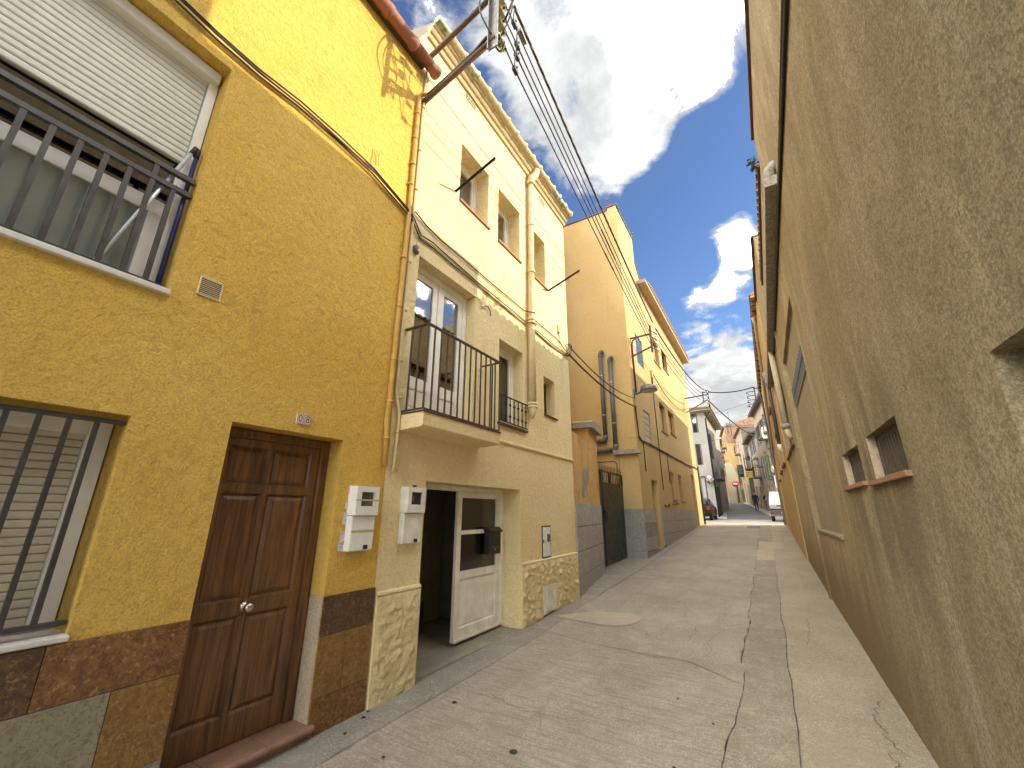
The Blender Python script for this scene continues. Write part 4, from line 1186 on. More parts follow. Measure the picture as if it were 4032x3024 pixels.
# stone base in courses
cs = [(-.1, .505), (.505, .872), (.872, 1.255), (1.255, 1.645)]
for r, (za, zb) in enumerate(cs):
    ysb = [OY - .03, 13.0 + .25 * (r % 2), 13.68]
    for ya, yb in zip(ysb, ysb[1:]):
        part('granite_block', MB().box((OX - .005, ya + .007, za + .007), (OX + .045, yb - .007, zb - .007), ch=.004), M['stone_grey'] if r % 2 else M['stone_blue'], OH, at=(OX, (ya + yb) / 2, (za + zb) / 2))
    ysb = [14.55 + 0 * r] + [14.55 + 1.55 * (i + 1) - .7 * (r % 2) for i in range(5)] + [22.34]
    for ya, yb in zip(ysb, ysb[1:]):
        if ground((ya + yb) / 2) < zb:
            part('granite_block', MB().box((OX - .005, ya + .007, za + .007), (OX + .045, yb - .007, zb - .007), ch=.004), M['stone_grey'], OH, at=(OX, (ya + yb) / 2, (za + zb) / 2))
    part('granite_block', MB().box((OX - .56, OY - .085, za + .003), (OX + .044, OY - .0355, zb - .003), ch=.004), M['stone_blue'], OH, at=(OX - .3, OY, (za + zb) / 2))
    part('granite_block', MB().box((OX - .2, 13.60, za + .003), (OX + .04, 13.677, zb - .003)), M['stone_blue'], OH, at=(OX, 13.6, za)) if False else None
part('gate_pier', MB().box((OX - .55, OY - .06, 1.645), (OX + .02, OY - .0355, 3.20)), M['ochre'], OH)
part('stone_cap', MB().prism([(OX - .68, 3.20), (OX + .12, 3.20), (OX + .10, 3.27), (OX + .02, 3.33), (OX - .68, 3.33)], 1, OY - .22, OY - .001), M['capstone'], OH)
part('string_course', MB().box((OX - .33, OY - .05, 3.70), (OX + .012, OY - .036, 3.715)).box((OX, OY - .03, 3.70), (OX + .012, 13.4, 3.715)), M['ochre_worn'], OH)
# yard wall that closes the drive behind the gate
YWL = thing('yard_wall', 'ochre rendered yard wall behind the spikes of the gate', 'wall', (-5.2, 10, .2))
part('wall', MB().box((-9.5, OY - .06, -.2), (OX - .58, OY - .042, 3.1)), M['ochre'], YWL)

# ---------------------------------------------------------------- stained house on the right
RX = .66
RH = thing('stained_house', 'long beige house wall with rain stains, barred vents and a sunken pale panel', 'house', (RX, 6, ground(6)))
RW = wall_mb(RX, -1, -.7, 5.945, -.4, 6.92, [(2.918, 3.735, 1.758, 2.048, .13), (4.068, 4.880, 1.775, 2.050, .13), (.55, 1.775, 1.42, 2.018, .42)], 7.0)
part('wall', RW, M['stained'], RH)
part('wall', wall_mb(RX, -1, 5.9451, 9.80, -.3, 6.42, [(5.985, 8.945, 1.258, 4.285, .05)], 7.0), M['stained'], RH)
part('sunken_panel', MB().box((RX + .049, 5.985, 1.258), (RX + .06, 8.945, 4.285)), M['stained_pale'], RH)
part('panel_ledge', MB().prism([(RX - .02, 1.262), (RX - .02, 1.285), (RX + .045, 1.305), (RX + .045, 1.262)], 1, 5.99, 8.94), M['stained_pale'], RH)
part('pilaster', MB().box((RX - .03, 8.99, -.1), (RX + .02, 9.16, 5.02)), M['stained'], RH)
gbw = part('window', frame_mb(RX + .030, RX + .048, 6.15, 8.66, 3.345, 3.69, .02), M['capstone'], RH)
gbm = MB().box((0, .006, .006), (.012, .160, .146), ch=.004).mesh('pane', M['glass_block'])
copies('pane', gbm, gbw, [(RX + .034, 6.172 + .1655 * i, 3.366 + .152 * j) for i in range(15) for j in range(2)])
mg = MB()
for i in range(16):
    mg.box((RX + .020, 6.166 + .1655 * i, 3.35), (RX + .036, 6.178 + .1655 * i, 3.685))
mg.box((RX + .0205, 6.17, 3.510), (RX + .0365, 8.65, 3.524))
part('glazing_grid', mg, M['bumper'], gbw)
# barred vents
for ya, yb, za, zb in ((2.918, 3.735, 1.758, 2.048), (4.068, 4.880, 1.775, 2.050)):
    vb = part('window_grille', frame_mb(RX + .052, RX + .085, ya + .002, yb - .002, za + .002, zb - .002, .035), M['bar_brown'], RH)
    bm4 = MB().bar((0, 0, za + .037), (0, 0, zb - .037), .024, .030).mesh('bar', M['bar_brown'])
    copies('bar', bm4, vb, [(RX + .066, ya + .037 + (yb - ya - .074) * (i + .5) / 11, 0) for i in range(11)])
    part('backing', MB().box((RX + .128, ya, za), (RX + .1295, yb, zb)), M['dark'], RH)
    part('reveal', MB().box((RX + .001, yb - .012, za + .0005), (RX + .05, yb - .0005, zb - .0005)), M['far_pale'], RH)
    for a, b in ((ya - .03, ya + .30), (ya + .304, ya + .60), (ya + .604, yb + .13)):
        part('sill_tile', MB().box((RX - .028, a, za - .034), (RX + .05, b, za - .002), ch=.004), M['terra_sill'], RH, at=(RX, (a + b) / 2, za))
part('window', frame_mb(RX + .36, RX + .41, .56, 1.77, 1.43, 2.01, .04).box((RX + .375, .6, 1.47), (RX + .38, 1.73, 1.97)), M['bar_brown'], RH)
# tile copings and concrete ledge
part('coping', MB().box((RX - .035, -.72, 6.921), (RX + .25, 5.95, 6.96)), M['sill_red'], RH)
part('coping', MB().box((RX - .035, 5.9502, 6.421), (RX + .25, 9.80, 6.455)), M['sill_red'], RH)
tb = MB()
for i in range(7):
    a = math.pi * i / 6
    tb.v.append(Vector((0, math.cos(a) * .085, math.sin(a) * .06)))
for i in range(7):
    a = math.pi * i / 6
    tb.v.append(Vector((.9, math.cos(a) * .085, .22 + math.sin(a) * .06)))
for i in range(6):
    tb.f.append([i, i + 1, 8 + i, 7 + i]); tb.s.append(True); tb.mi.append(0)
copies('roof_tile', tb.mesh('roof_tile', M['roof']), RH, [(RX - .05, 6.04 + .195 * i, 6.458) for i in range(19)])
part('concrete_ledge', MB().box((RX - .145, 4.66, 5.055), (RX - .0005, 13.75, 5.185), ch=.008), M['capstone'], RH)
part('chimney_stack', MB().box((RX + .4, 1.5, 6.9205), (RX + 1.6, 2.66, 8.4)), M['stained'], RH)
# farther bays
RB = wall_mb(RX, -1, 9.8005, 13.30, -.2, 7.70, [(10.28, 13.05, 2.93, 4.29, .14)], 7.0)
part('wall', RB, M['orange'] if False else M['stained'], RH)
part('coping', MB().box((RX - .06, 9.79, 7.701), (RX + .3, 13.31, 7.75)), M['sill_red'], RH)
for ya, yb, za, zb in ((10.28, 13.05, 2.93, 4.29),):
    f = part('window', frame_mb(RX + .09, RX + .135, ya, yb, za, zb, .06), M['bar_brown'], RH)
    part('pane', MB().box((RX + .11, ya + .06, za + .06), (RX + .115, yb - .06, zb - .06)), M['glass_dark'], f)
for a, b in ((10.2, 11.25), (11.45, 12.4), (12.6, 13.25)):
    part('sill_tile', MB().box((RX - .05, a, 2.885), (RX + .1, b, 2.929), ch=.004), M['sill_red'], RH, at=(RX, (a + b) / 2, 2.9))

OR = thing('orange_house', 'orange rendered house with beam ends under the eaves, beyond the stained wall', 'house', (RX - .03, 19, ground(19)))
part('wall', wall_mb(RX - .03, -1, 13.3105, 25.3, -.1, 7.85, [(14.6, 16.2, 2.97, 4.45, .14), (17.4, 19.1, 3.0, 4.4, .14), (17.0, 18.3, 5.2, 6.5, .14), (21.0, 22.3, 5.2, 6.5, .14), (20.8, 22.0, 2.9, 4.4, .14)], 7.0), M['orange'], OR)
for ya, yb, za, zb in ((14.6, 16.2, 2.97, 4.45), (17.4, 19.1, 3.0, 4.4), (17.0, 18.3, 5.2, 6.5), (21.0, 22.3, 5.2, 6.5), (20.8, 22.0, 2.9, 4.4)):
    f = part('window', frame_mb(RX + .06, RX + .105, ya, yb, za, zb, .06), M['bar_brown'], OR)
    part('pane', MB().box((RX + .08, ya + .06, za + .06), (RX + .085, yb - .06, zb - .06)), M['glass_dark'], f)
    part('window_sill', MB().box((RX - .09, ya - .05, za - .05), (RX + .06, yb + .05, za - .0005)), M['sill_red'], OR)
part('eaves', MB().box((RX - .16, 13.3, 7.851), (RX + 6, 25.4, 7.93)), M['orange'], OR)
part('roof', MB().prism([(RX - .19, 7.931), (RX - .19, 7.97), (RX + 4, 9.3), (RX + 6, 7.931)], 1, 13.28, 25.42), M['roof'], OR)
be = MB().box((-.13, -.05, 7.72), (0, .05, 7.85)).mesh('beam_end', M['bar_brown'])
copies('beam_end', be, OR, [(RX - .031, 13.6 + .75 * i, 0) for i in range(16)])
part('corner_pipe', MB().tube([(RX - .08, 25.1, 1.0), (RX - .08, 25.1, 7.7)], .05, 8), M['bar_black'], OR)

# unseen block behind the yard, added to shade the ochre side wall
t = thing('rear_shade_block', 'unseen tall ochre block behind the cream house, added to shade the side wall', 'house', (-8, 9, 0))
part('wall', MB().box((-18, 7.36, -.2), (-5.4, 11.9, 13.5)), M['ochre'], t)
part('roof', MB().box((-18.1, 7.34, 13.501), (-5.3, 12.0, 13.6)), M['roof'], t)
# ---------------------------------------------------------------- things fixed to the house fronts
def rect_hole_front(mb, x, y0, y1, z0, z1, hy0, hy1, hz0, hz1):
    """flat front with one window cut out"""
    ys, zs = [y0, hy0, hy1, y1], [z0, hz0, hz1, z1]
    for i in range(3):
        for j in range(3):
            if not (i == 1 and j == 1):
                mb.quad((x, ys[i], zs[j]), (x, ys[i + 1], zs[j]), (x, ys[i + 1], zs[j + 1]), (x, ys[i], zs[j + 1]))
def meter(y0, y1, z0, z1, label, m, broken, depth=.10):
    t = thing('meter_box', label, 'meter box', (XW, (y0 + y1) / 2, z0))
    zs = z1 - (z1 - z0) * .46
    mb = MB().box((XW, y0, z0), (XW + depth * .72, y1, zs - .004), ch=.012)
    part('box_base', mb, m, t)
    hy0, hy1, hz0, hz1 = y0 + .055, y1 - .05, zs + .075, z1 - .05
    mb = MB()
    X1_ = XW + depth
    rect_hole_front(mb, X1_, y0 + .006, y1 - .006, zs, z1 - .004, hy0, hy1, hz0, hz1)
    ys, zz_ = (y0, y1), (zs, z1)
    for (a, b) in (((y0, zs), (y1, zs)), ((y1, zs), (y1, z1)), ((y1, z1), (y0, z1)), ((y0, z1), (y0, zs))):
        c = lambda p: (X1_, min(max(p[0], y0 + .006), y1 - .006), min(max(p[1], zs), z1 - .004))
        mb.quad((XW, *a), (XW, *b), c(b), c(a))
    for (a, b) in (((hy0, hz0), (hy1, hz0)), ((hy1, hz0), (hy1, hz1)), ((hy1, hz1), (hy0, hz1)), ((hy0, hz1), (hy0, hz0))):
        mb.quad((X1_, *a), (X1_, *b), (X1_ - .03, *b), (X1_ - .03, *a))
    part('meter_lid', mb, m, t)
    part('meter_window' if not broken else 'meter_recess', MB().box((X1_ - .04, hy0 - .002, hz0 - .002), (X1_ - .026, hy1 + .002, hz1 + .002)), M['glass_block'] if not broken else M['black'], t)
    if broken:
        part('dial', MB().box((X1_ - .025, hy0 + .012, hz0 + .03), (X1_ - .008, hy0 + .04, hz1 - .03)), M['bumper'], t)
    part('latch', MB().box((XW + depth * .72, (y0 + y1) / 2 + .02, z0 + .012), (XW + depth * .72 + .004, (y0 + y1) / 2 + .065, z0 + .045)), M['black'], t)
    return t, X1_, zs
t, X1_, zs = meter(2.352, 2.60, 1.226, 1.752, 'white meter box with yellowed tape beside the brown door', M['plastic_white'], False, .105)
part('tape', MB().box((X1_ - .001, 2.35, 1.628), (X1_ + .002, 2.602, 1.640)), M['tape'], t)
part('tape', MB().box((XW + .0755, 2.36, 1.372), (XW + .0775, 2.598, 1.392)), M['tape'], t)
for a, b, c, d in ((2.318, 2.352, 1.565, 1.61), (2.312, 2.352, 1.44, 1.525), (2.30, 2.352, 1.235, 1.375), (2.335, 2.352, 1.70, 1.742)):
    part('paper_scrap', MB().quad((XW + .006, a, c), (XW + .010, b + .004, c - .01), (XW + .010, b + .004, d + .008), (XW + .006, a + .012, d)), M['paper'], t)
pi = MB()
random.seed(5)
for i in range(14):
    y, z = 2.312 + random.random() * .034, random.choice((1.25, 1.28, 1.32, 1.35, 1.58, 1.46)) + random.random() * .02
    pi.quad((XW + .0125, y, z), (XW + .0125, y + .012, z - .002), (XW + .0125, y + .012, z + .001), (XW + .0125, y, z + .004))
part('print', pi, M['ink'], t)
t, X1_, zs = meter(2.948, 3.205, 1.247, 1.775, 'white meter box with a broken open window beside the hall doorway', M['plastic_old'], True, .10)
part('conduit_stub', MB().tube([(XW + .05, 3.08, 1.773), (XW + .05, 3.08, 1.792)], .02, 8), M['black'], t)
# flush service cabinet and ventilated hatch
t = thing('service_cabinet', 'narrow white service cabinet with a square dial, flush in the cream wall', 'cabinet', (XW, 6.08, .87))
part('cabinet_frame', frame_mb(XW - .01, XW + .012, 5.932, 6.225, .870, 1.338, .02), M['bar_brown'], t)
part('cabinet_door', MB().box((XW, 5.955, .893), (XW + .02, 6.20, 1.315), ch=.006), M['plastic_white'], t)
part('dial', MB().box((XW + .020, 6.08, 1.10), (XW + .03, 6.17, 1.215), ch=.006), M['bumper'], t)
part('latch', MB().box((XW + .018, 5.945, 1.09), (XW + .026, 5.97, 1.14)), M['black'], t)
t = thing('service_hatch', 'cream utility hatch with embossed squares, set low in the rough plinth', 'hatch', (XW, 6.11, .12))
part('hatch_door', MB().box((XW + .0, 5.89, .12), (XW + .045, 6.335, .495), ch=.008), M['plastic_old'], t)
for k, d in enumerate((.06, .11)):
    part('embossed_square', frame_mb(XW + .044, XW + .052, 5.89 + d, 6.335 - d, .12 + d * .8, .495 - d * .8, .008), M['plastic_old'], t)
hv = MB()
for i in range(6):
    hv.box((XW + .045, 6.0 + i * .038, .128), (XW + .047, 6.022 + i * .038, .14))
part('vent_slot', hv, M['black'], t)
# mailbox on the white door
t = thing('mailbox', 'black letter box hung on the glazed white door', 'mailbox', (LX, 4.93, 1.0))
part('box_body', MB().box((LX + .002, 4.80, 1.0), (LX + .095, 5.08, 1.30), ch=.008), M['bar_black'], t)
part('lid', MB().prism([(LX + .002, 1.302), (LX + .115, 1.275), (LX + .115, 1.30), (LX + .06, 1.345), (LX + .002, 1.345)], 1, 4.79, 5.09), M['bar_black'], t)
part('slot', MB().box((LX + .0952, 4.84, 1.075), (LX + .101, 5.04, 1.105), ch=.002), M['bar_grey'], t)
part('lock', MB().lathe([(0, .004), (.012, .004), (.013, 0)], (LX + .0955, 4.94, 1.06), 10, (1, 0, 0)), M['brass'], t)
# house number
t = thing('house_number', 'two white ceramic tiles reading 08 above the brown door', 'number plate', (XW, 1.845, 2.19))
for k, (ya, yb, ch_t) in enumerate(((1.784, 1.842, '0'), (1.844, 1.902, '8'))):
    tp = part('number_tile', MB().box((XW, ya, 2.193), (XW + .014, yb, 2.276), ch=.002), M['ceramic'], t)
    part('tile_border', frame_mb(XW + .0135, XW + .0150, ya + .004, yb - .004, 2.197, 2.272, .0035), M['digit'], tp)
    text_part('digit', ch_t, .082, M['digit'], tp, (XW + .0148, (ya + yb) / 2, 2.2335), (0, 1, 0), (0, 0, 1), ext=.0006, sx=.88)
# vents
t = thing('wall_vent', 'small square louvred vent in the yellow wall below the upper window', 'vent', (XW, 1.034, 2.92))
part('vent_frame', frame_mb(XW, XW + .012, .963, 1.106, 2.922, 3.062, .010), M['pipe_cream'], t)
part('vent_back', MB().box((XW + .0005, .97, 2.93), (XW + .002, 1.10, 3.055)), M['black'], t)
lv = MB().prism([(.002, 0), (.012, -.004), (.012, -.0005), (.003, .006)], 1, -.062, .062).mesh('louvre', M['pipe_cream'])
copies('louvre', lv, t, [(XW, 1.0345, 2.939 + .0138 * i) for i in range(9)])
def lattice(y0, y1, z0, z1, label):
    t = thing('wall_vent', label, 'vent', (XW, (y0 + y1) / 2, z0))
    part('vent_back', MB().box((XW + .0005, y0, z0), (XW + .003, y1, z1)), M['black'], t)
    mb = frame_mb(XW, XW + .010, y0, y1, z0, z1, .014)
    n = 5
    for i in range(1, n):
        yy = y0 + (y1 - y0) * i / n
        mb.bar((XW + .006, yy - .02, z0 + .01), (XW + .006, yy + .02, z1 - .01), .013, .007)
        mb.bar((XW + .0065, yy + .02, z0 + .01), (XW + .0065, yy - .02, z1 - .01), .013, .007)
    mb.bar((XW + .007, y0 + .01, (z0 + z1) / 2), (XW + .007, y1 - .01, (z0 + z1) / 2), .012, .007)
    part('lattice', mb, M['tile_cream'], t)
lattice(3.618, 3.872, 7.668, 7.795, 'lattice attic vent left of the downpipe, near the power mast')
lattice(6.085, 6.315, 7.60, 7.735, 'lattice attic vent right of the downpipe, under the green glazed tiles')
# clothes line brackets
def bracket(y, z, label):
    t = thing('clothes_bracket', label, 'bracket', (XW, y, z), 'brackets for clothes lines')
    a, b = Vector((XW, y, z)), Vector((XW + .66, y + .0, z + .235))
    part('angle_iron', MB().bar(a, b, .024, .006).bar(a + Vector((0, .011, -.012)), b + Vector((0, .011, -.012)), .004, .024), M['bar_black'], t)
    d = (b - a)
    for f in (.30, .62, .95):
        p = a + d * f
        part('hook', MB().tube([p, p - Vector((0, 0, .035)), p - Vector((-.012, 0, .055)), p - Vector((-.03, 0, .045))], .004, 6), M['bar_black'], t)
bracket(3.50, 5.79, 'black iron clothes bracket beside the first top window')
bracket(6.41, 5.705, 'black iron clothes bracket at the far end of the cream house')
# small sensor by the balcony door and dangling wire end
t = thing('wall_sensor', 'small dark rounded gadget high on the cream wall left of the balcony door', 'sensor', (XW, 2.86, 4.43))
part('body', MB().tube([(XW + .02, 2.86, 4.38), (XW + .02, 2.85, 4.47)], .032, 10), M['bumper'], t)
part('lens', MB().lathe([(0, .008), (.012, .006), (.014, 0)], (XW + .05, 2.86, 4.41), 8, (1, 0, 0)), M['lens'], t)
part('wire', MB().tube([(XW + .01, 2.86, 4.47), (XW + .008, 2.875, 4.56)], .004, 5), M['cable_cream'], t)
t = thing('junction_box', 'little white junction box with a black wire tail right of the balcony door', 'junction box', (XW, 4.20, 4.33))
part('box', MB().box((XW, 4.18, 4.315), (XW + .03, 4.23, 4.36), ch=.006), M['plastic_old'], t)
part('wire', MB().tube([(XW + .02, 4.23, 4.35), (XW + .03, 4.31, 4.36), (XW + .03, 4.37, 4.32), (XW + .03, 4.385, 4.25)], .007, 6), M['cable'], t)
part('wire', MB().tube([(XW + .02, 4.18, 4.35), (XW + .012, 4.08, 4.405), (XW - .01, 4.045, 4.40), (XW - .13, 4.045, 4.39)], .006, 6), M['cable_cream'], t)

# downpipe
t = thing('downpipe', 'cream painted downpipe with collars and a pointed foot on the cream house', 'downpipe', (XW, 5.545, 2.95))
part('gutter_elbow', MB().tube([(XW + .13, 5.70, 7.98), (XW + .12, 5.70, 7.90), (XW + .11, 5.66, 7.80), (XW + .075, 5.60, 7.74), (XW + .07, 5.585, 7.64), (XW + .07, 5.58, 7.56)], [.075, .078, .075, .068, .062, .06], 14), M['pipe_cream'], t)
part('collar', MB().tube([(XW + .07, 5.58, 7.62), (XW + .07, 5.58, 7.56)], .074, 14), M['pipe_cream'], t)
part('pipe', MB().tube([(XW + .07, 5.58, 7.60), (XW + .07, 5.57, 5.55), (XW + .072, 5.553, 4.5), (XW + .075, 5.545, 3.15)], [.052, .052, .058, .064], 14), M['pipe_cream'], t)
for z, r in ((5.60, .070), (6.6, .058), (4.66, .068), (3.17, .078), (3.12, .082)):
    part('collar', MB().tube([(XW + .07, 5.575 if z > 5 else 5.55, z), (XW + .07, 5.575 if z > 5 else 5.55, z + .035)], r, 14), M['pipe_cream'], t)
part('foot', MB().lathe([(.066, 3.14), (.066, 3.10), (.05, 3.02), (.024, 2.955), (0, 2.945)], (XW + .075, 5.545, 0), 14), M['pipe_cream'], t)
# conduits down the party line
t = thing('conduit', 'yellow painted conduit running down the edge of the yellow house', 'conduit', (XW, 2.69, 1.95))
part('pipe', MB().tube([(XW + .10, 2.74, 6.66), (XW + .05, 2.70, 6.66), (XW + .03, 2.675, 6.60), (XW + .03, 2.675, 6.2), (XW + .03, 2.69, 4.85), (XW + .03, 2.672, 3.4), (XW + .03, 2.672, 2.6), (XW + .03, 2.66, 2.40), (XW + .03, 2.672, 2.28), (XW + .03, 2.69, 1.95)], .026, 10), M['pipe_yellow'], t)
for z in (6.3, 5.9, 5.5, 5.2, 4.2, 3.6, 3.0, 2.56, 2.2):
    part('clip', MB().tube([(XW + .03, 2.676, z), (XW + .03, 2.676, z + .022)], .033, 10), M['pipe_yellow'], t)
part('pipe', MB().tube([(XW + .02, 2.705, 6.55), (XW + .02, 2.715, 4.85), (XW + .02, 2.702, 3.4), (XW + .02, 2.71, 1.97)], .014, 8), M['pipe_yellow'], t)
t = thing('conduit', 'cream painted conduit running down beside the balcony to the meter', 'conduit', (XW, 2.77, 1.9))
part('pipe', MB().tube([(XW + .02, 2.765, 7.2), (XW + .02, 2.765, 4.8), (XW + .025, 2.752, 3.5), (XW + .025, 2.75, 2.70), (XW + .03, 2.77, 2.60), (XW + .03, 2.812, 2.48), (XW + .03, 2.812, 2.30), (XW + .03, 2.80, 1.95), (XW + .02, 2.80, 1.905)], .017, 10), M['pipe_cream'], t)
for z in (6.5, 5.8, 5.2, 4.2, 3.6, 3.02, 2.63, 2.28, 2.06):
    part('clip', MB().tube([(XW + .026, 2.765 if z > 2.7 else 2.808, z), (XW + .026, 2.765 if z > 2.7 else 2.808, z + .018)], .024, 10), M['pipe_cream'], t)

# ---------------------------------------------------------------- near power mast
def insulator_parts(t, base, tip, r=.058):
    a, b = Vector(base), Vector(tip)
    ax = (b - a).normalized()
    part('insulator', MB().lathe([(.02, -.055), (r * .8, -.05), (r, -.03), (r * .72, -.015), (r * .78, 0), (r, .018), (r * .95, .04), (r * .5, .055), (.02, .058)], tuple(b), 14, tuple(ax)), M['insulator'], t)
    part('insulator_core', MB().tube([b - ax * .06, b + ax * .064], .016, 8), M['iron_rust'], t)
mx_, my_ = -1.92, 2.74
PM = thing('power_mast', 'rusty steel power mast with glass insulators propped off the house corner by two struts', 'power mast', (XW, 2.77, 6.6))
part('strut', MB().tube([(XW + .0, 2.772, 6.60), (XW + .03, 2.772, 6.63), (mx_ + .02, my_, 6.86)], .034, 10), M['iron_rust'], PM)
part('strut', MB().tube([(XW + .0, 2.80, 7.47), (mx_ + .05, my_ - .02, 7.62)], .034, 10), M['iron_rust'], PM)
ml = MB()
ml.box((mx_ - .06, my_ - .012, 6.70), (mx_ + .05, my_ + .004, 8.05))
ml.box((mx_ - .06, my_ - .06, 6.66), (mx_ - .048, my_ - .0121, 8.05))
part('channel', ml, M['zinc'], PM)
for i, z in enumerate((6.93, 7.21, 7.43, 7.68)):
    p = Vector((mx_ + .02, my_ + .01, z))
    q = Vector((mx_ - .01, my_ + .21, z + .09))
    part('insulator_arm', MB().bar(p + Vector((0, 0, -.02)), q + Vector((0, -.03, -.05)), .085, .012), M['zinc'], PM)
    insulator_parts(PM, q - Vector((0, .0, .1)), q)
def looping(a, b, out, n=12):
    a, b, o = Vector(a), Vector(b), Vector(out)
    return [a.lerp(b, i / n) + o * math.sin(math.pi * i / n) for i in range(n + 1)]
for a, b, o, r in (((mx_, my_ + .02, 7.6), (mx_ + .04, my_ + .06, 6.9), (-.12, .06, -.12), .008), ((mx_ - .03, my_ + .02, 7.4), (mx_ + .0, my_ + .06, 6.82), (-.10, .05, -.08), .007),
                   ((mx_ - .02, my_ + .02, 7.75), (mx_ + .02, my_ + .1, 7.0), (.22, -.02, -.05), .009), ((mx_ - .05, my_ - .05, 7.7), (mx_ - .02, my_ - .03, 6.9), (-.05, -.16, -.1), .010),
                   ((mx_ - .06, my_, 6.95), (mx_ + .05, my_ + .15, 6.95), (0, .05, -.14), .012), ((mx_, my_, 8.0), (mx_ + .05, my_ + .15, 7.35), (.24, .0, .1), .013)):
    part('jumper_wire', MB().tube(looping(a, b, o), r, 6), M['cable'], PM)
part('jumper_wire', MB().tube([(XW + .08, 2.75, 6.66), (-2.6, 2.76, 6.78), (-2.2, 2.755, 6.90), (-2.05, 2.75, 6.98), (-1.98, 2.76, 6.99), (-1.93, 2.77, 6.92), (-1.9, 2.8, 6.82)], .022, 8), M['cable'], PM)

# second mast on the corner house
SM = thing('power_mast', 'brown steel mast with white insulators on two arms above the street lamp', 'power mast', (OX, 12.7, 6.4))
bx, by = -2.43, 12.72
part('arm', MB().bar((OX, 12.68, 7.06), (bx + .03, by, 7.10), .05, .05), M['iron_rust'], SM)
part('arm', MB().bar((OX, 12.68, 6.42), (bx, by, 6.66), .045, .045), M['iron_rust'], SM)
part('upright', MB().bar((bx, by, 6.46), (bx, by, 7.40), .06, .06), M['iron_rust'], SM)
part('conduit_elbow', MB().tube([(OX + .16, 12.68, 7.02), (OX + .07, 12.68, 6.97), (OX + .03, 12.68, 6.86), (OX + .03, 12.68, 5.2)], .028, 8), M['iron_rust'], SM)
for z in (6.62, 6.84, 7.00, 7.22):
    insulator_parts(SM, (bx + .05, by + .10, z), (bx + .11, by + .32, z), .05)
    part('insulator_arm', MB().bar((bx, by, z), (bx + .09, by + .30, z), .03, .02), M['iron_rust'], SM)
# third mast at the far corner, with two long arms
TM = thing('power_mast', 'far rusty mast standing out from the end of the ochre house over the crossing', 'power mast', (OX, 23.9, 6.8))
fx, fy = -1.88, 23.6
part('arm', MB().bar((OX, 23.7, 7.62), (fx, fy, 7.66), .055, .055), M['iron_rust'], TM)
part('arm', MB().bar((OX, 23.7, 6.82), (fx, fy, 7.40), .055, .055), M['terracotta'], TM)
part('upright', MB().bar((fx, fy, 6.94), (fx, fy, 7.90), .07, .07), M['bar_black'], TM)
for z in (7.1, 7.3, 7.5, 7.72):
    insulator_parts(TM, (fx, fy - .1, z), (fx - .02, fy - .28, z), .055)
part('cross_bar', MB().bar((fx - .25, fy, 7.80), (fx + .1, fy, 7.80), .05).bar((fx - .25, fy, 7.2), (fx - .25, fy, 7.85), .05), M['iron_rust'], TM)
FM = thing('wire_bracket', 'black bracket with looping wires on the orange house', 'bracket', (RX - .03, 24.1, 6.9))
part('arm', MB().bar((RX - .03, 24.0, 7.75), (.25, 24.0, 7.78), .05).bar((RX - .03, 24.0, 6.98), (.30, 24.0, 7.05), .05), M['bar_black'], FM)
part('upright', MB().bar((.30, 24.0, 6.9), (.30, 24.0, 7.85), .05), M['bar_black'], FM)
for i in range(4):
    z = 7.62 - i * .22
    part('loop', MB().tube(looping((.30, 24.0, z), (.02, 23.9, z - .18), (-.22, 0, .05), 8) + [Vector((-.04 - .04 * i, 23.9, z - .14))], .018, 5), M['bar_black'], FM)

# ---------------------------------------------------------------- overhead wires
def cable(label, pts, r, m='cable', group=None, cat='cable', name='overhead_cable', n=6):
    mb = MB().tube(pts, r, n)
    return solo(name, mb, M[m], label, cat, tuple(pts[0]), group)
cl_pts = [(-1.85, 3.10, 6.73), (-1.85, 3.14, 7.02), (-1.85, 3.15, 7.23), (-1.86, 3.09, 7.55)]
ends = [(bx + .02, by - .05, 6.62), (bx + .02, by - .05, 6.84), (bx + .02, by - .05, 7.02), (bx + .02, by - .05, 7.24)]
nm = ['lowest thin wire between the near mast and the lamp mast', 'second lowest thin wire between the near mast and the lamp mast', 'third thin wire from below between the near mast and the lamp mast', 'highest thin wire between the near mast and the lamp mast']
for i, (a, b) in enumerate(zip(cl_pts, ends)):
    cable(nm[i], sag(a, b, .05), .0105, group='thin wires over the lane')
    t = thing('wire_clamp', ('black clamp on the %s thin wire beside the near mast' % ('lowest', 'second lowest', 'third', 'highest')[i]), 'clamp', a, 'wire clamps')
    A_ = Vector(a)
    d = (Vector(b) - A_).normalized()
    part('clamp_body', MB().bar(A_ - d * .04, A_ + d * .05, .045, .05), M['black'], t)
    part('bolt', MB().bar(A_ + Vector((-.02, 0, .03)), A_ + Vector((.03, .01, .05)), .018), M['black'], t)
    part('lead', MB().tube([A_ - d * .03, A_ + Vector((-.02, -.08, .10)), Vector((mx_, my_ + .2, (7.03, 7.31, 7.52, 7.77)[i]))], .010, 6), M['cable'], t)
    part('lead', MB().tube([A_ - d * .02 + Vector((0, 0, .03)), A_ + Vector((.02, -.03, .2)), A_ + Vector((.02, -.02, .30))], .007, 5), M['cable'], t)
def twisted(a, b, drop, r, w=.025, turns=26, n=150):
    base = sag(a, b, drop, n)
    outs = []
    for k in range(3):
        outs.append([p + Vector((w * math.cos(2 * math.pi * (turns * i / n + k / 3)), 0, w * math.sin(2 * math.pi * (turns * i / n + k / 3)))) for i, p in enumerate(base)])
    return outs
mb = MB()
for q in twisted((-1.84, 3.05, 7.82), (bx + .12, by - .1, 7.46), .10, .012, .007, 14):
    mb.tube(q, .0145, 6)
solo('overhead_cable', mb, M['cable'], 'thick twisted black cable above the thin wires over the lane', 'cable', (-1.84, 3.05, 7.82))
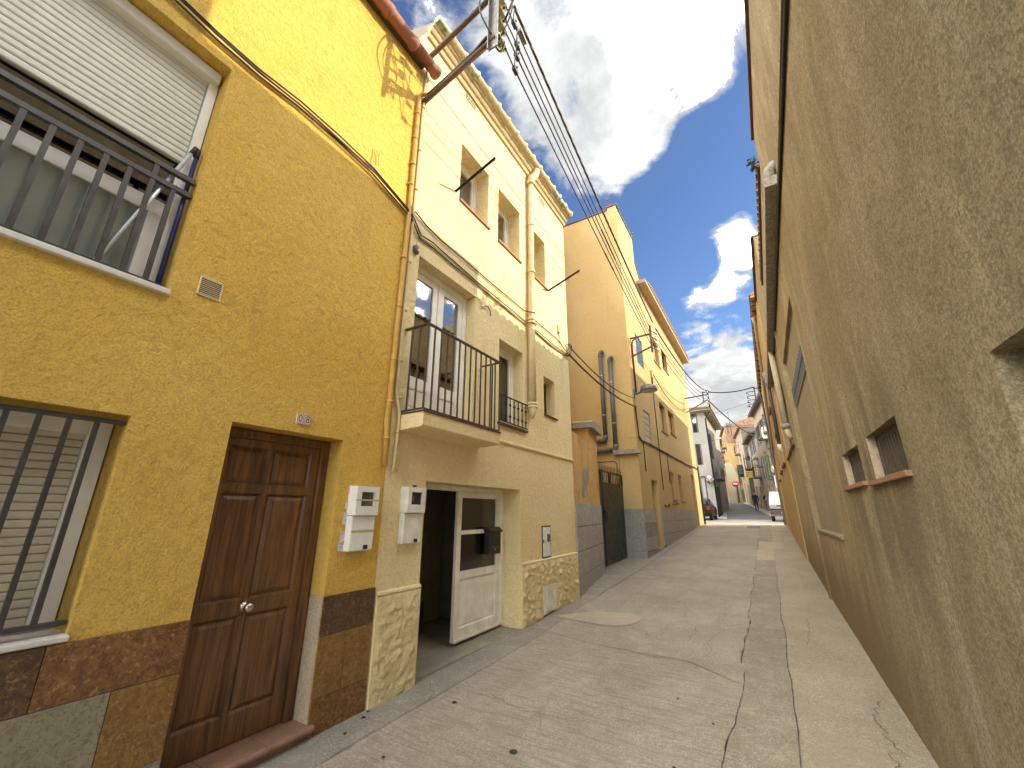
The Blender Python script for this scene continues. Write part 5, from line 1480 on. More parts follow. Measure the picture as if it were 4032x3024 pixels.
mb = MB().bar((-1.85, 3.22, 7.63), (-1.868, 3.40, 7.615), .05, .06)
solo('cable_splice', mb, M['zinc'], 'grey metal splice block hanging on the highest wire by the near mast', 'splice', (-1.86, 3.3, 7.6))
for f0, f1, k in ((.42, .50, 0), (.40, .53, 2)):
    p = sag(cl_pts[k], ends[k], .05, 100)
    cable('black insulating sleeve on the %s thin wire halfway along' % ('lowest' if k == 0 else 'third'), p[int(f0 * 100):int(f1 * 100)], .016, group='wire sleeves', cat='sleeve', name='wire_sleeve')
mb = MB()
for q in twisted((bx + .12, by + .3, 7.38), (fx, fy - .1, 7.82), .42, .012, .02, 24, 110):
    mb.tube(q, .0115, 5)
solo('overhead_cable', mb, M['cable'], 'thick twisted cable sagging from the lamp mast to the far mast', 'cable', (bx + .12, by + .3, 7.38))
for i, (za, zb) in enumerate(((6.62, 7.1), (6.86, 7.3), (7.08, 7.5))):
    cable(('lowest', 'middle', 'highest')[i] + ' thin wire from the lamp mast to the far mast', sag((bx + .12, by + .35, za), (fx - .02, fy - .3, zb), .38), .010, group='wires to the far mast')
mb = MB()
for q in twisted((fx, fy, 7.80), (.28, 24.0, 7.85), .14, .012, .022, 10, 50):
    mb.tube(q, .016, 5)
solo('overhead_cable', mb, M['cable'], 'twisted cable crossing from the far mast to the orange house bracket', 'cable', (fx, fy, 7.8))
mb = MB()
for q in twisted((fx + .05, fy + .1, 7.25), (.55, 33.0, 6.3), .35, .012, .022, 18, 70):
    mb.tube(q, .016, 5)
solo('overhead_cable', mb, M['cable'], 'twisted cable dropping from the far mast towards the butcher street houses', 'cable', (fx, fy, 7.25))
cable('faint wire strung low across the far sky', sag((-3.4, 36.5, 7.1), (1.1, 37, 8.3), .15), .012)
cable('fine wire strung high between the grey house and the balcony house', sag((-3.4, 38, 9.6), (1.0, 39, 10.8), .1), .010)
cable('sagging cable running out from the little box on the ochre wall', sag((OX + .06, 15.4, 6.62), (OX + .10, 23.5, 7.0), .55), .016)
cable('heavy cable running from the near mast back over the lane', sag((mx_ + .0, my_ - .05, 7.75), (-2.35, -6, 8.3), .3), .016)
cable('second heavy cable running from the near mast back over the lane', sag((mx_ + .05, my_ - .05, 8.02), (-2.0, -6, 9.2), .3), .016)
# span from the cream house to the lamp
e0 = Vector((XW + .05, 7.2, 4.60)); e1 = Vector((OX + .05, 12.42, 4.66))
cable('lower thick cable hanging between the cream house corner and the lamp', sag(e0, e1, .16), .020)
cable('upper loose cable hanging between the cream house corner and the lamp', wavy(sag(e0 + Vector((0, -.02, .20)), e1 + Vector((0, 0, .28)), .22), .012, .2, 3), .013)
# stapled bundles along the fronts
yc = [(.10, 5.03), (.401, 5.0), (.67, 4.972), (.979, 4.958), (1.333, 4.980), (1.712, 4.972), (2.16, 4.955), (2.637, 4.84), (2.74, 4.80)]
for k in range(4):
    pts = [(XW + .03 + .012 * (k % 2), y, z + .018 * (k - 1.5) * (1 + .6 * math.sin(y * 3 + k))) for y, z in [(-4, 5.08)] + yc]
    cable('%s strand of the cable bundle stapled along the yellow house' % ('lowest', 'second lowest', 'second highest', 'highest')[k], wavy(pts, .010, .15, k), .0085, 'cable_brown' if k in (0, 2) else 'cable', 'cables along the yellow house')
t = solo('wire_loop', MB().tube(wavy([(XW + .02, 2.02, 4.98), (XW + .03, 2.15, 5.0), (XW + .03, 2.21, 5.08), (XW + .03, 2.20, 5.2), (XW + .02, 2.17, 5.26)], .004, .05), .006, 5).tube(wavy([(XW + .02, 2.03, 4.98), (XW + .03, 2.13, 5.03), (XW + .03, 2.15, 5.16), (XW + .02, 2.145, 5.27)], .004, .05), .006, 5), M['cable_cream'], 'thin loop of loose wire hanging on the yellow wall', 'wire loop', (XW, 2.1, 5.0))
bc = [(2.74, 4.78), (2.9, 4.62), (3.11, 4.645), (3.474, 4.637), (4.009, 4.607), (4.595, 4.575), (5.262, 4.584), (5.45, 4.575)]
bc2 = [(5.64, 4.575), (6.345, 4.54), (7.0, 4.56), (7.24, 4.605)]
for k in range(3):
    for part_i, P_ in enumerate((bc, bc2)):
        pts = [(XW + (.02 if part_i or i else .03) + .008 * k, y, z + .020 * (k - 1) * (1 + .5 * math.sin(y * 4 + k))) for i, (y, z) in enumerate(P_)]
        cable(('lower', 'middle', 'upper')[k] + ' strand of the painted cable bundle on the cream house, ' + ('left of the downpipe' if part_i == 0 else 'right of the downpipe'), wavy(pts, .009, .15, 5 + k + part_i), .0085, 'cable_brown' if k != 1 else 'cable_cream', 'cables along the cream house')
cable('single cable above the bundle on the cream house, left of the downpipe', wavy([(XW + .02, 2.76, 4.92), (XW + .02, 3.0, 4.85), (XW + .02, 3.259, 4.818), (XW + .02, 4.304, 4.80), (XW + .02, 5.42, 4.795), (XW + .14, 5.55, 4.795), (XW + .10, 5.63, 4.78)], .006, .15, 2), .009, 'cable_brown')
cable('single cable above the bundle on the cream house, right of the downpipe', wavy([(XW + .02, 5.64, 4.775), (XW + .02, 6.723, 4.765), (XW + .02, 6.85, 4.72)], .006, .15, 4), .009, 'cable_brown')
cable('cables wrapped round the downpipe foot of the bundle', [(XW + .02, 5.45, 4.60), (XW + .12, 5.49, 4.60), (XW + .155, 5.56, 4.59), (XW + .12, 5.62, 4.585), (XW + .02, 5.645, 4.575)], .014, 'cable_cream')
t = thing('junction_box', 'tall narrow cable box near the far corner of the cream house', 'junction box', (XW, 6.78, 4.93))
part('box', MB().box((XW, 6.755, 4.935), (XW + .045, 6.815, 5.10), ch=.006), M['pipe_cream'], t)
for k in range(3):
    part('wire', MB().tube(wavy([(XW + .02, 6.77 + .015 * k, 4.935), (XW + .03, 6.80, 4.78 - .02 * k), (XW + .03, 6.9 + .05 * k, 4.68), (XW + .04, 7.15, 4.62)], .004, .06, k), .006, 5), M['cable_cream'] if k else M['cable'], t)
t = thing('cable_anchor', 'iron hook with tangled cable ends at the corner of the cream house', 'cable anchor', (XW, 7.2, 4.6))
part('hook', MB().tube([(XW, 7.15, 4.80), (XW + .08, 7.17, 4.82), (XW + .10, 7.24, 4.80), (XW + .06, 7.25, 4.77)], .010, 6).tube([(XW, 7.15, 4.60), (XW + .07, 7.18, 4.60)], .014, 6), M['iron_rust'], t)
part('tangle', MB().tube(wavy(looping((XW + .03, 7.0, 4.56), (XW + .07, 7.24, 4.80), (.05, 0, -.05)), .02, .05), .006, 5).tube(wavy(looping((XW + .03, 7.1, 4.62), (XW + .05, 7.25, 4.6), (.08, 0, .14)), .02, .05, 3), .006, 5), M['cable'], t)
oc = [(12.40, 4.66), (12.44, 4.3), (12.50, 3.75), (12.85, 3.66), (14.5, 3.69), (17.7, 3.70), (21.6, 3.73), (23.8, 3.82), (24.85, 3.8)]
for k in range(2):
    cable(('lower', 'upper')[k] + ' cable stapled along the ochre house front', wavy([(OX + .03, y, z + .035 * k) for y, z in oc], .018, .4, 9 + k), .016, 'cable_brown', 'cables along the ochre house')
for y, z0, z1, nm_ in ((13.05, 2.75, 3.66, 'first'), (15.35, 2.3, 6.5, 'long'), (16.7, 2.6, 3.7, 'third')):
    cable('%s thin painted conduit dropping down the ochre front' % nm_, wavy([(OX + .015, y, z1), (OX + .015, y + .02, z0)], .012, .4, y), .014, 'ochre_worn' if False else 'cable_brown', 'conduits on the ochre front')
t = thing('junction_box', 'ochre painted box on the ochre wall under the eaves', 'junction box', (OX, 15.32, 6.42))
part('box', MB().box((OX, 15.25, 6.42), (OX + .07, 15.43, 6.72), ch=.01), M['ochre'], t)
part('stub', MB().tube([(OX + .03, 15.34, 6.42), (OX + .03, 15.34, 6.2)], .025, 6), M['cable_brown'], t)
cable('rusty bent rod sticking out low on the ochre wall, left of its twin', wavy([(OX + .02, 15.3, 1.78), (OX + .05, 15.6, 1.72), (OX + .05, 15.9, 1.84), (OX + .03, 16.1, 1.76)], .01, .1), .018, 'cable_brown', None, 'rod', 'bent_rod')
cable('rusty bent rod low on the ochre wall under the barred ground window', wavy([(OX + .02, 16.7, 1.84), (OX + .05, 17.1, 1.82), (OX + .05, 17.5, 1.88), (OX + .03, 18.0, 1.86)], .012, .1), .018, 'cable_brown', None, 'rod', 'bent_rod')
# right wall: black bundle and its rings
for k in range(3):
    cable(('lower', 'middle', 'upper')[k] + ' black cable pinned along the stained wall under the ledge', wavy([(RX - .02 - .012 * (k == 1), -4, 4.90 + .022 * k), (RX - .02 - .012 * (k == 1), 2.6, 4.925 + .022 * k), (RX - .02, 4.6, 4.965 + .022 * k), (RX - .02, 13.4, 5.01 + .012 * k)], .006, .3, k), .015, 'cable', 'cables along the stained wall')
random.seed(11)
for i in range(4):
    y = (2.95, 3.12, 3.75, 4.1)[i]
    solo('wire_ring', MB().tube([(RX - .03, y + .03 * math.cos(a), 5.0 + .03 * math.sin(a)) for a in [k * .7 for k in range(10)]], .003, 5), M['cable'], 'thin wire ring, %s of four on the cable under the ledge' % ('nearest', 'second nearest', 'third', 'farthest')[i], 'wire ring', (RX, y, 5.0), 'wire rings')
t = thing('vent_elbow', 'grey pipe elbow rising from the near end of the concrete ledge', 'pipe', (RX - .07, 4.75, 5.19))
part('elbow', MB().tube([(RX - .072, 4.74, 5.186), (RX - .072, 4.74, 5.25), (RX - .06, 4.735, 5.31), (RX - .02, 4.73, 5.355), (RX + .05, 4.73, 5.37)], .062, 14), M['capstone'], t)
t = thing('downpipe', 'beige downpipe with a plaster collar under the concrete ledge', 'downpipe', (RX - .06, 10.35, 3.05))
part('pipe', MB().tube([(RX - .07, 10.42, 5.06), (RX - .07, 10.36, 3.30)], .062, 12), M['pipe_beige'], t)
part('collar', MB().tube([(RX - .07, 10.36, 3.36), (RX - .07, 10.36, 3.31), (RX - .07, 10.36, 3.26)], [.085, .095, .085], 12), M['capstone'], t)
part('spout', MB().tube([(RX - .07, 10.36, 3.27), (RX - .055, 10.34, 3.12), (RX - .0, 10.33, 3.05)], .062, 12), M['pipe_beige'], t)
t = thing('downpipe', 'slim dark downpipe with a white foot on the orange house', 'downpipe', (RX - .09, 15.0, 3.2))
part('pipe', MB().tube([(RX - .16, 13.75, 5.35), (RX - .12, 13.8, 5.22), (RX - .11, 13.82, 5.05), (RX - .11, 14.2, 3.45)], .05, 10), M['pvc'], t)
part('hopper', MB().lathe([(.05, 0), (.055, .12), (.09, .2), (.09, .34)], (RX - .13, 13.75, 5.2), 10), M['capstone'], t)
part('foot', MB().tube([(RX - .11, 14.2, 3.46), (RX - .11, 14.21, 3.36), (RX - .06, 14.22, 3.22)], .06, 10), M['plastic_old'], t)
t = thing('downpipe', 'long brown downpipe along the far part of the orange house', 'downpipe', (RX - .1, 20, 1))
part('pipe', MB().tube([(RX - .16, 14.5, 7.7), (RX - .11, 14.6, 7.5), (RX - .11, 23.2, 3.5), (RX - .10, 23.5, 3.3), (RX - .10, 23.5, 1.0)], .05, 8), M['pipe_beige'], t)

# ---------------------------------------------------------------- street lamp
LM = thing('street_lamp', 'grey domed street lamp on a short arm at the ochre corner', 'street lamp', (OX, 12.5, 5.1))
lx, ly, lz = -2.62, 12.5, 5.20
part('bracket', MB().box((OX, 12.46, 4.95), (OX + .025, 12.54, 5.25), ch=.004).tube([(OX, 12.5, 5.10), (OX + .12, 12.5, 5.10), (lx - .17, ly, lz - .03)], [.028, .03, .05], 10), M['bumper'], LM)
part('dome', MB().lathe([(.248, -.035), (.25, 0), (.235, .045), (.185, .10), (.11, .135), (.04, .148), (0, .15)], (lx, ly, lz), 28), M['zinc'], LM)
part('rim', MB().lathe([(.225, -.075), (.255, -.07), (.262, -.045), (.25, -.028), (.24, -.03)], (lx, ly, lz), 28), M['bumper'], LM)
part('lens', MB().lathe([(.232, -.068), (.17, -.095), (.08, -.108), (0, -.11)], (lx, ly, lz), 24), M['lens'], LM)

# grey drain pipes on the side of the corner house
def pvc(x, z0, z1, zl, left, label):
    t = thing('drain_pipe', label, 'drain pipe', (x, OY - .1, z0), 'grey drain pipes on the ochre side wall')
    y = OY - .115
    part('pipe', MB().tube([(x, y, z0 + .11), (x, y, z1 - .12)], .066, 14), M['pvc'], t)
    part('elbow', MB().tube([(x, y, z1 - .16), (x, y, z1 - .06), (x + .035, y, z1 + .0), (x + .11, y, z1 + .025)], .073, 14, cap=False), M['pvc'], t)
    part('pipe_mouth', MB().lathe([(0, 0), (.066, 0)], (x + .07, y, z1 + .02), 14, (1, 0, .2)), M['black'], t)
    part('elbow', MB().tube([(x, y, z0 + .16), (x, y, z0 + .07), (x - .03, y, z0 + .015), (x - .10, y, z0), (x - .16, y, z0)], .073, 14), M['pvc'], t)
    part('pipe', MB().tube([(x - .12, y, z0), (left, y, z0)], .066, 14), M['pvc'], t)
    for z in (z0 + (z1 - z0) * .27, z0 + (z1 - z0) * .72):
        part('band', MB().tube([(x, y, z), (x, y, z + .022)], .0695, 14), M['silver'], t)
pvc(-4.0, 3.66, 6.58, 0, -6.0, 'taller grey drain pipe with two pale bands, farther from the street corner')
pvc(-3.70, 3.36, 6.32, 0, -6.0, 'shorter grey drain pipe with two pale bands, nearer the street corner')
cable('thin rusty conduit on the side wall below the drain pipes', [(-5.2, OY - .05, 2.98), (-4.3, OY - .07, 3.02), (-3.80, OY - .07, 3.02), (-3.72, OY - .07, 2.95), (-3.72, OY - .07, 2.3)], .012, 'cable_brown')

# roof antenna and pole on the ochre house
t = thing('antenna', 'comb shaped television antenna on the ochre tower roof', 'antenna', (-3.7, 13.4, 12.15))
part('mast', MB().tube([(-3.6, 13.3, 12.13), (-3.6, 13.3, 13.5)], .015, 6), M['bar_grey'], t)
for i in range(8):
    part('rod', MB().bar((-3.85 + .02 * i, 13.3, 12.75 + .1 * i), (-3.35 - .02 * i, 13.3, 12.75 + .1 * i), .014), M['bar_grey'], t)
t = solo('roof_stub', MB().tube([(-3.3, 14.25, 12.14), (-3.1, 14.3, 12.3), (-2.98, 14.35, 12.30)], .025, 6), M['bar_grey'], 'short bent stub pipe sticking out at the corner of the tower roof', 'pipe', (-3.3, 14.25, 12.14))

# weeds rooted in the coping of the stained wall
def weed(base, n, h, label, seed, lean=(-.5, 0)):
    random.seed(seed)
    t = thing('wall_plant', label, 'plant', base, 'weeds on the wall coping')
    st, lfm = MB(), MB()
    for i in range(n):
        d = Vector((lean[0] + random.uniform(-.35, .35), lean[1] + random.uniform(-.5, .5), random.uniform(.6, 1.0))).normalized()
        p = Vector(base); pts = [p.copy()]
        L = h * random.uniform(.6, 1)
        for k in range(7):
            d = (d + Vector((random.uniform(-.2, .2), random.uniform(-.2, .2), random.uniform(-.1, .15)))).normalized()
            p = p + d * L / 7
            pts.append(p.copy())
            for q in range(3):
                if k < 1: continue
                s = Vector((random.uniform(-1, 1), random.uniform(-1, 1), random.uniform(-.6, .8))).normalized()
                c = s.cross(d).normalized()
                ll = random.uniform(.05, .095)
                a = p + s * .012
                lfm.quad(a, a + s * ll * .5 + c * ll * .27, a + s * ll, a + s * ll * .5 - c * ll * .27)
        st.tube(pts, [.006 - .0006 * k for k in range(8)], 5)
    part('stem', st, M['stem'], t)
    part('foliage', lfm, M['green_leaf'], t)
weed((RX + .0, 6.05, 6.5), 2, .26, 'leafy weed leaning out over the sky from the stained wall coping', 2, (-.75, -.1))
weed((RX + .42, 6.42, 6.44), 11, 1.15, 'tall bushy weed growing on top of the stained wall', 4, (-.05, .05))
# ---------------------------------------------------------------- grey modern house across the crossing
GX, GY = -3.43, 36.6
GH = thing('grey_house', 'grey stone clad corner house with wide green soffit, across the crossing', 'house', (-6, GY, ground(GY)))
mb = MB()
holes = [(-4.44, -3.99, 7.9, 9.5, .25), (-4.42, -3.98, 5.25, 6.95, .25), (-4.42, -3.95, 1.25, 4.35, .2), (-7.0, -5.6, 5.2, 6.9, .25), (-7.0, -5.6, 7.9, 9.4, .25)]
g = wall_mb(0, 1, 0, 9, .9, 9.62, [(GX - h[1], GX - h[0], h[2], h[3], h[4]) for h in holes], 12)
# built facing +x, then turned to face the camera side (-y)
g.v = [Vector((GX - p.y, GY - p.x, p.z)) for p in g.v]
part('wall', g, M['modern'], GH)
for i, h in enumerate(holes):
    f = part('window' if i != 2 else 'shop_window', MB().box((h[0], GY + .15, h[2]), (h[0] + .06, GY + .22, h[3])).box((h[1] - .12, GY + .02, h[2]), (h[1], GY + .22, h[3])).box((h[0] + .06, GY + .15, h[3] - .06), (h[1] - .12, GY + .22, h[3])).box((h[0] + .06, GY + .15, h[2]), (h[1] - .12, GY + .22, h[2] + .06)), M['bumper'], GH)
    part('pane', MB().box((h[0] + .06, GY + .18, h[2] + .06), (h[1] - .12, GY + .19, h[3] - .06)), M['glass_dark'] if i != 2 else M['lens'], f)
    if i in (0, 1):
        gr_ = MB()
        for k in range(6):
            gr_.bar((h[0] + .08 + .05 * k, GY + .08, h[2]), (h[0] + .08 + .05 * k, GY + .08, h[2] + .55), .014)
        gr_.bar((h[0], GY + .08, h[2] + .55), (h[1], GY + .08, h[2] + .55), .03)
        part('window_railing', gr_, M['bar_black'], f)
        part('curtain', MB().box((h[0] + .1, GY + .24, h[2] + .05), (h[0] + .3, GY + .25, h[2] + .8)), M['curtain'], f)
part('soffit', MB().box((-13, GY - .55, 9.621), (GX + .55, GY + 9.5, 9.70)), M['far_green'], GH)
part('fascia', MB().box((-13, GY - .60, 9.70), (GX + .6, GY + 9.5, 9.86)).bar((GX + .6, GY - .6, 9.78), (GX + .6, GY + 9.5, 9.78), .06, .12), M['bumper'], GH)
part('roof', MB().prism([(GY - .62, 9.861), (GY + 9.5, 9.861), (GY + 4.5, 11.2)], 0, -13, GX + .4), M['roof'], GH)
rt = MB().tube([(0, 0, 0), (0, .62, .17)], .07, 8).mesh('roof_tile', M['far_pale'])
copies('roof_tile', rt, GH, [(GX + .5 - .2 * i, GY - .66, 9.89) for i in range(22)])
part('side_balcony', MB().box((GX, GY + 1.2, 4.2), (GX + .5, GY + 5, 4.32)).box((GX + .46, GY + 1.2, 4.32), (GX + .5, GY + 5, 5.2)), M['bumper'], GH)
part('downpipe', MB().tube([(GX + .06, GY + .05, 1.2), (GX + .06, GY + .05, 9.0), (GX + .45, GY + .0, 9.5)], .06, 8), M['bar_black'], GH)
part('side_shutter', MB().box((GX, GY + 1.5, 6.0), (GX + .07, GY + 2.6, 8.0)), M['bar_black'], GH)
part('side_door', MB().box((GX, GY + 1.5, 1.3), (GX + .07, GY + 3.6, 3.6)), M['bar_black'], GH)
t = thing('traffic_mirror', 'round convex traffic mirror on the grey corner house', 'traffic mirror', (-3.62, GY - .2, 4.05))
part('rim', MB().lathe([(.29, .02), (.33, 0), (.33, .05), (.28, .06)], (-3.65, GY - .32, 4.07), 20, (.15, -1, 0)), M['bumper'], t)
part('mirror_glass', MB().lathe([(.29, .045), (.2, .08), (.1, .10), (0, .105)], (-3.65, GY - .32, 4.07), 20, (.15, -1, 0)), M['mirror'], t)
part('bracket', MB().bar((-3.65, GY - .32, 4.07), (-3.65, GY, 4.07), .05), M['bar_black'], t)
t = thing('bollard', 'short dark bollard with a white band in front of the grey corner house', 'bollard', (-3.86, 35.9, ground(35.9)))
part('post', MB().tube([(-3.86, 35.9, ground(35.9)), (-3.86, 35.9, ground(35.9) + .85)], .06, 10), M['bar_black'], t)
part('band', MB().tube([(-3.86, 35.9, ground(35.9) + .60), (-3.86, 35.9, ground(35.9) + .78)], .063, 10), M['sign_white'], t)
t = thing('downpipe', 'black pipe at the sunlit end of the ochre house', 'downpipe', (OX - .05, 24.98, 1.0))
part('pipe', MB().tube([(OX + .05, 24.98, .95), (OX + .05, 24.98, 4.0)], .05, 8), M['bar_black'], t)

# ---------------------------------------------------------------- houses along the cobbled street, each its own thing
def far_house(nm, label, A, B, depth, z0, z1, m, wins, side=1, side_m=None, roof=True, hood=.25):
    """street front from A to B (ground plan); body goes back to the side (+1: right of A->B)"""
    A, B = Vector((*A, 0)), Vector((*B, 0))
    L = (B - A).length
    d = (B - A) / L
    n = Vector((d.y, -d.x, 0)) * side
    t = thing(nm, label, 'house', (A.x, A.y, z0))
    P = lambda s, q, z: A + d * s + n * q + Vector((0, 0, z))
    def bx(s0, s1, q0, q1, za, zb, mb):
        vs = [P(s, q, z) for z in (za, zb) for q in (q0, q1) for s in (s0, s1)]
        mb.add(vs, [(0, 1, 3, 2), (4, 5, 7, 6), (0, 1, 5, 4), (2, 3, 7, 6), (0, 2, 6, 4), (1, 3, 7, 5)])
        return mb
    # the front is a grid with recessed openings
    mb = MB()
    ss = sorted({0, L, *[w_[0] for w_ in wins], *[w_[1] for w_ in wins]}); zs = sorted({z0, z1, *[w_[2] for w_ in wins], *[w_[3] for w_ in wins]})
    for i in range(len(ss) - 1):
        for j in range(len(zs) - 1):
            c = ((ss[i] + ss[i + 1]) / 2, (zs[j] + zs[j + 1]) / 2)
            if any(w_[0] < c[0] < w_[1] and w_[2] < c[1] < w_[3] for w_ in wins): continue
            mb.quad(P(ss[i], 0, zs[j]), P(ss[i + 1], 0, zs[j]), P(ss[i + 1], 0, zs[j + 1]), P(ss[i], 0, zs[j + 1]))
    for a, b, c, e, kind in [w_[:5] for w_ in wins]:
        r = .18
        mb.quad(P(a, 0, c), P(b, 0, c), P(b, r, c), P(a, r, c)); mb.quad(P(a, 0, e), P(b, 0, e), P(b, r, e), P(a, r, e))
        mb.quad(P(a, 0, c), P(a, 0, e), P(a, r, e), P(a, r, c)); mb.quad(P(b, 0, c), P(b, 0, e), P(b, r, e), P(b, r, c))
    mb.quad(P(L, 0, z0), P(L, depth, z0), P(L, depth, z1), P(L, 0, z1))
    mb.quad(P(0, depth, z0), P(L, depth, z0), P(L, depth, z1), P(0, depth, z1))
    mb.quad(P(0, 0, z1), P(L, 0, z1), P(L, depth, z1), P(0, depth, z1))
    part('wall', mb, M[m], t)
    sm = MB(); sm.quad(P(0, 0, z0), P(0, depth, z0), P(0, depth, z1), P(0, 0, z1))
    part('side_wall', sm, M[side_m or m], t)
    for w_ in wins:
        a, b, c, e, kind = w_[:5]
        if kind == 'door':
            part('door', bx(a, b, .12, .17, c, e, MB()), M[w_[5]], t)
            continue
        f = MB()
        bx(a, a + .07, .10, .16, c, e, f); bx(b - .07, b, .10, .16, c, e, f); bx(a + .07, b - .07, .10, .16, e - .07, e, f); bx((a + b) / 2 - .03, (a + b) / 2 + .03, .10, .16, c, e - .07, f)
        fr = part('window', f, M[w_[5]], t)
        part('pane', bx(a + .07, b - .07, .17, .178, c, e - .07, MB()), M['glass_dark'], fr)
        if kind == 'balcony':
            part('balcony_slab', bx(a - .3, b + .3, -.55, 0, c - .16, c, MB()), M['far_grey'], t)
            g_ = MB()
            for u in range(9):
                s = a - .28 + (b - a + .56) * u / 8
                g_.bar(P(s, -.52, c), P(s, -.52, c + .95), .022)
            g_.bar(P(a - .3, -.52, c + .95), P(b + .3, -.52, c + .95), .05, .04)
            g_.bar(P(a - .3, -.52, c + .95), P(a - .3, 0, c + .95), .05, .04); g_.bar(P(b + .3, -.52, c + .95), P(b + .3, 0, c + .95), .05, .04)
            part('balcony_railing', g_, M['bar_black'], t)
        elif kind == 'shutters':
            for s0, s1 in ((a - .42, a - .01), (b + .01, b + .42)):
                part('shutter', bx(s0, s1, -.05, -.002, c, e, MB()), M[w_[5]], t)
    if roof:
        part('eaves', bx(-.05, L + .05, -hood, depth, z1 + .001, z1 + .12, MB()), M['far_grey'], t)
        r = MB()
        vs = [P(-.08, -hood - .05, z1 + .121), P(L + .08, -hood - .05, z1 + .121), P(L + .08, depth, z1 + .121), P(-.08, depth, z1 + .121), P(-.08, depth * .5, z1 + depth * .17), P(L + .08, depth * .5, z1 + depth * .17)]
        r.add(vs, [(0, 1, 5, 4), (3, 2, 5, 4), (0, 4, 3), (1, 2, 5), (0, 1, 2, 3)])
        part('roof', r, M['roof'], t)
    return t, P, bx
# right row: blue-shuttered house, lower eaves house, pale house
B1, P1, bx1 = far_house('blue_house', 'balconied house with blue frames and shop front on the right of the cobbled street', (1.25, 35.2), (.02, 45.0), 8, 1.0, 10.4, 'far_pale',
    [(1.0, 2.2, 1.25, 3.6, 'door', 'bluepaint'), (2.6, 4.2, 1.3, 3.7, 'door', 'bluepaint'), (5.2, 6.2, 1.7, 3.7, 'door', 'blueshutter'), (7.3, 8.3, 1.8, 3.8, 'door', 'bar_brown'),
     (1.2, 2.2, 4.6, 6.6, 'plain', 'bluepaint'), (3.6, 4.6, 4.6, 6.6, 'plain', 'bluepaint'), (6.0, 7.0, 4.6, 6.6, 'plain', 'bluepaint'), (8.0, 8.8, 4.6, 6.4, 'shutters', 'blueshutter'),
     (1.2, 2.2, 7.5, 9.4, 'balcony', 'bluepaint'), (3.6, 4.6, 7.5, 9.4, 'balcony', 'bluepaint'), (6.0, 7.0, 7.5, 9.3, 'shutters', 'blueshutter'), (8.2, 9.0, 7.5, 9.2, 'shutters', 'blueshutter')], hood=.4)
part('shop_front', bx1(.8, 4.6, -.06, -.002, 3.75, 4.3, MB()), M['bluepaint'], B1)
B2_, P2, bx2 = far_house('low_eaves_house', 'lower cream house with blue shutters and dark eaves, next up from the blue house', (.0, 45.05), (-.98, 53.0), 8, 1.5, 8.9, 'far_pale',
    [(1.0, 2.0, 1.9, 3.9, 'door', 'blueshutter'), (3.0, 4.0, 2.0, 4.0, 'door', 'bar_brown'), (6.0, 7.0, 2.2, 4.2, 'door', 'bar_brown'),
     (1.2, 2.2, 4.9, 6.7, 'balcony', 'blueshutter'), (4.0, 5.0, 4.9, 6.7, 'plain', 'blueshutter'), (6.0, 7.0, 5.0, 7.0, 'plain', 'bar_brown'), (2.0, 2.9, 7.3, 8.5, 'shutters', 'blueshutter'), (4.6, 5.4, 7.3, 8.5, 'shutters', 'blueshutter')], hood=.5)
B3, P3, bx3 = far_house('pale_house', 'tall pale house with bare grey gable in the bend of the street', (-1.42, 53.6), (-2.42, 61.5), 9, 1.9, 11.0, 'far_pale',
    [(1.2, 2.2, 2.4, 4.6, 'door', 'bar_brown'), (4.5, 5.5, 2.7, 5.0, 'door', 'bar_brown'), (1.0, 2.0, 6.0, 8.0, 'plain', 'bar_brown'), (4.6, 5.6, 6.0, 8.0, 'balcony', 'bar_brown'), (4.6, 5.4, 8.6, 10.2, 'balcony', 'bar_brown')], side_m='far_grey', roof=False)
part('roof', bx3(-.1, 8.2, -.3, 9.1, 11.001, 11.12, MB()), M['roof'], B3)
gt = MB().add([P3(-.05, 1.2, 10.0), P3(-.05, 9, 8.3), P3(-2.5, 9, 8.0), P3(-2.5, 1.2, 9.6)], [(0, 1, 2, 3)])
part('lean_to_roof', gt, M['far_pale'], B3)
t = thing('roof_gable', 'red brick party wall showing above the pale house roofs', 'wall', (-1.2, 60, 11.5))
part('wall', MB().box((-2.0, 62.5, 9.0), (2.0, 62.9, 13.3)), M['brick'], t)
# houses past the bend, their fronts turned to the left
L1, Q1, qx1 = far_house('brick_gable_house', 'ochre house with a brick gable and balconies, facing down the cobbled street', (-3.55, 62.0), (-4.60, 70.2), 9, 2.4, 12.7, 'far_yellow',
    [(1.0, 2.0, 3.2, 5.4, 'door', 'bar_brown'), (4.5, 5.5, 3.3, 5.6, 'door', 'bar_brown'), (1.2, 2.3, 7.4, 9.2, 'balcony', 'bar_brown'), (5.2, 6.3, 7.4, 9.2, 'balcony', 'bar_brown'), (1.2, 2.3, 10.2, 11.9, 'balcony', 'bar_brown'), (5.2, 6.3, 10.2, 11.9, 'balcony', 'bar_brown')], side_m='far_yellow')
part('brick_gable', qx1(-.08, -.02, .02, 8.9, 10.6, 12.69, MB()), M['brick'], L1)
t = thing('antenna', 'tall thin television mast on the brick gable roof', 'antenna', (-2.6, 62, 12.8))
part('mast', MB().tube([(-2.72, 61.5, 11.5), (-2.8, 61.5, 14.7)], .03, 6), M['bar_grey'], t)
part('rod', MB().bar((-3.05, 61.5, 14.5), (-2.7, 61.5, 14.6), .05), M['bar_grey'], t)
t = thing('antenna', 'short stubby television aerial beside the tall mast', 'antenna', (-3.1, 62, 12.8))
part('mast', MB().tube([(-3.15, 61.8, 11.8), (-3.15, 61.8, 13.3)], .03, 6), M['bar_grey'], t)
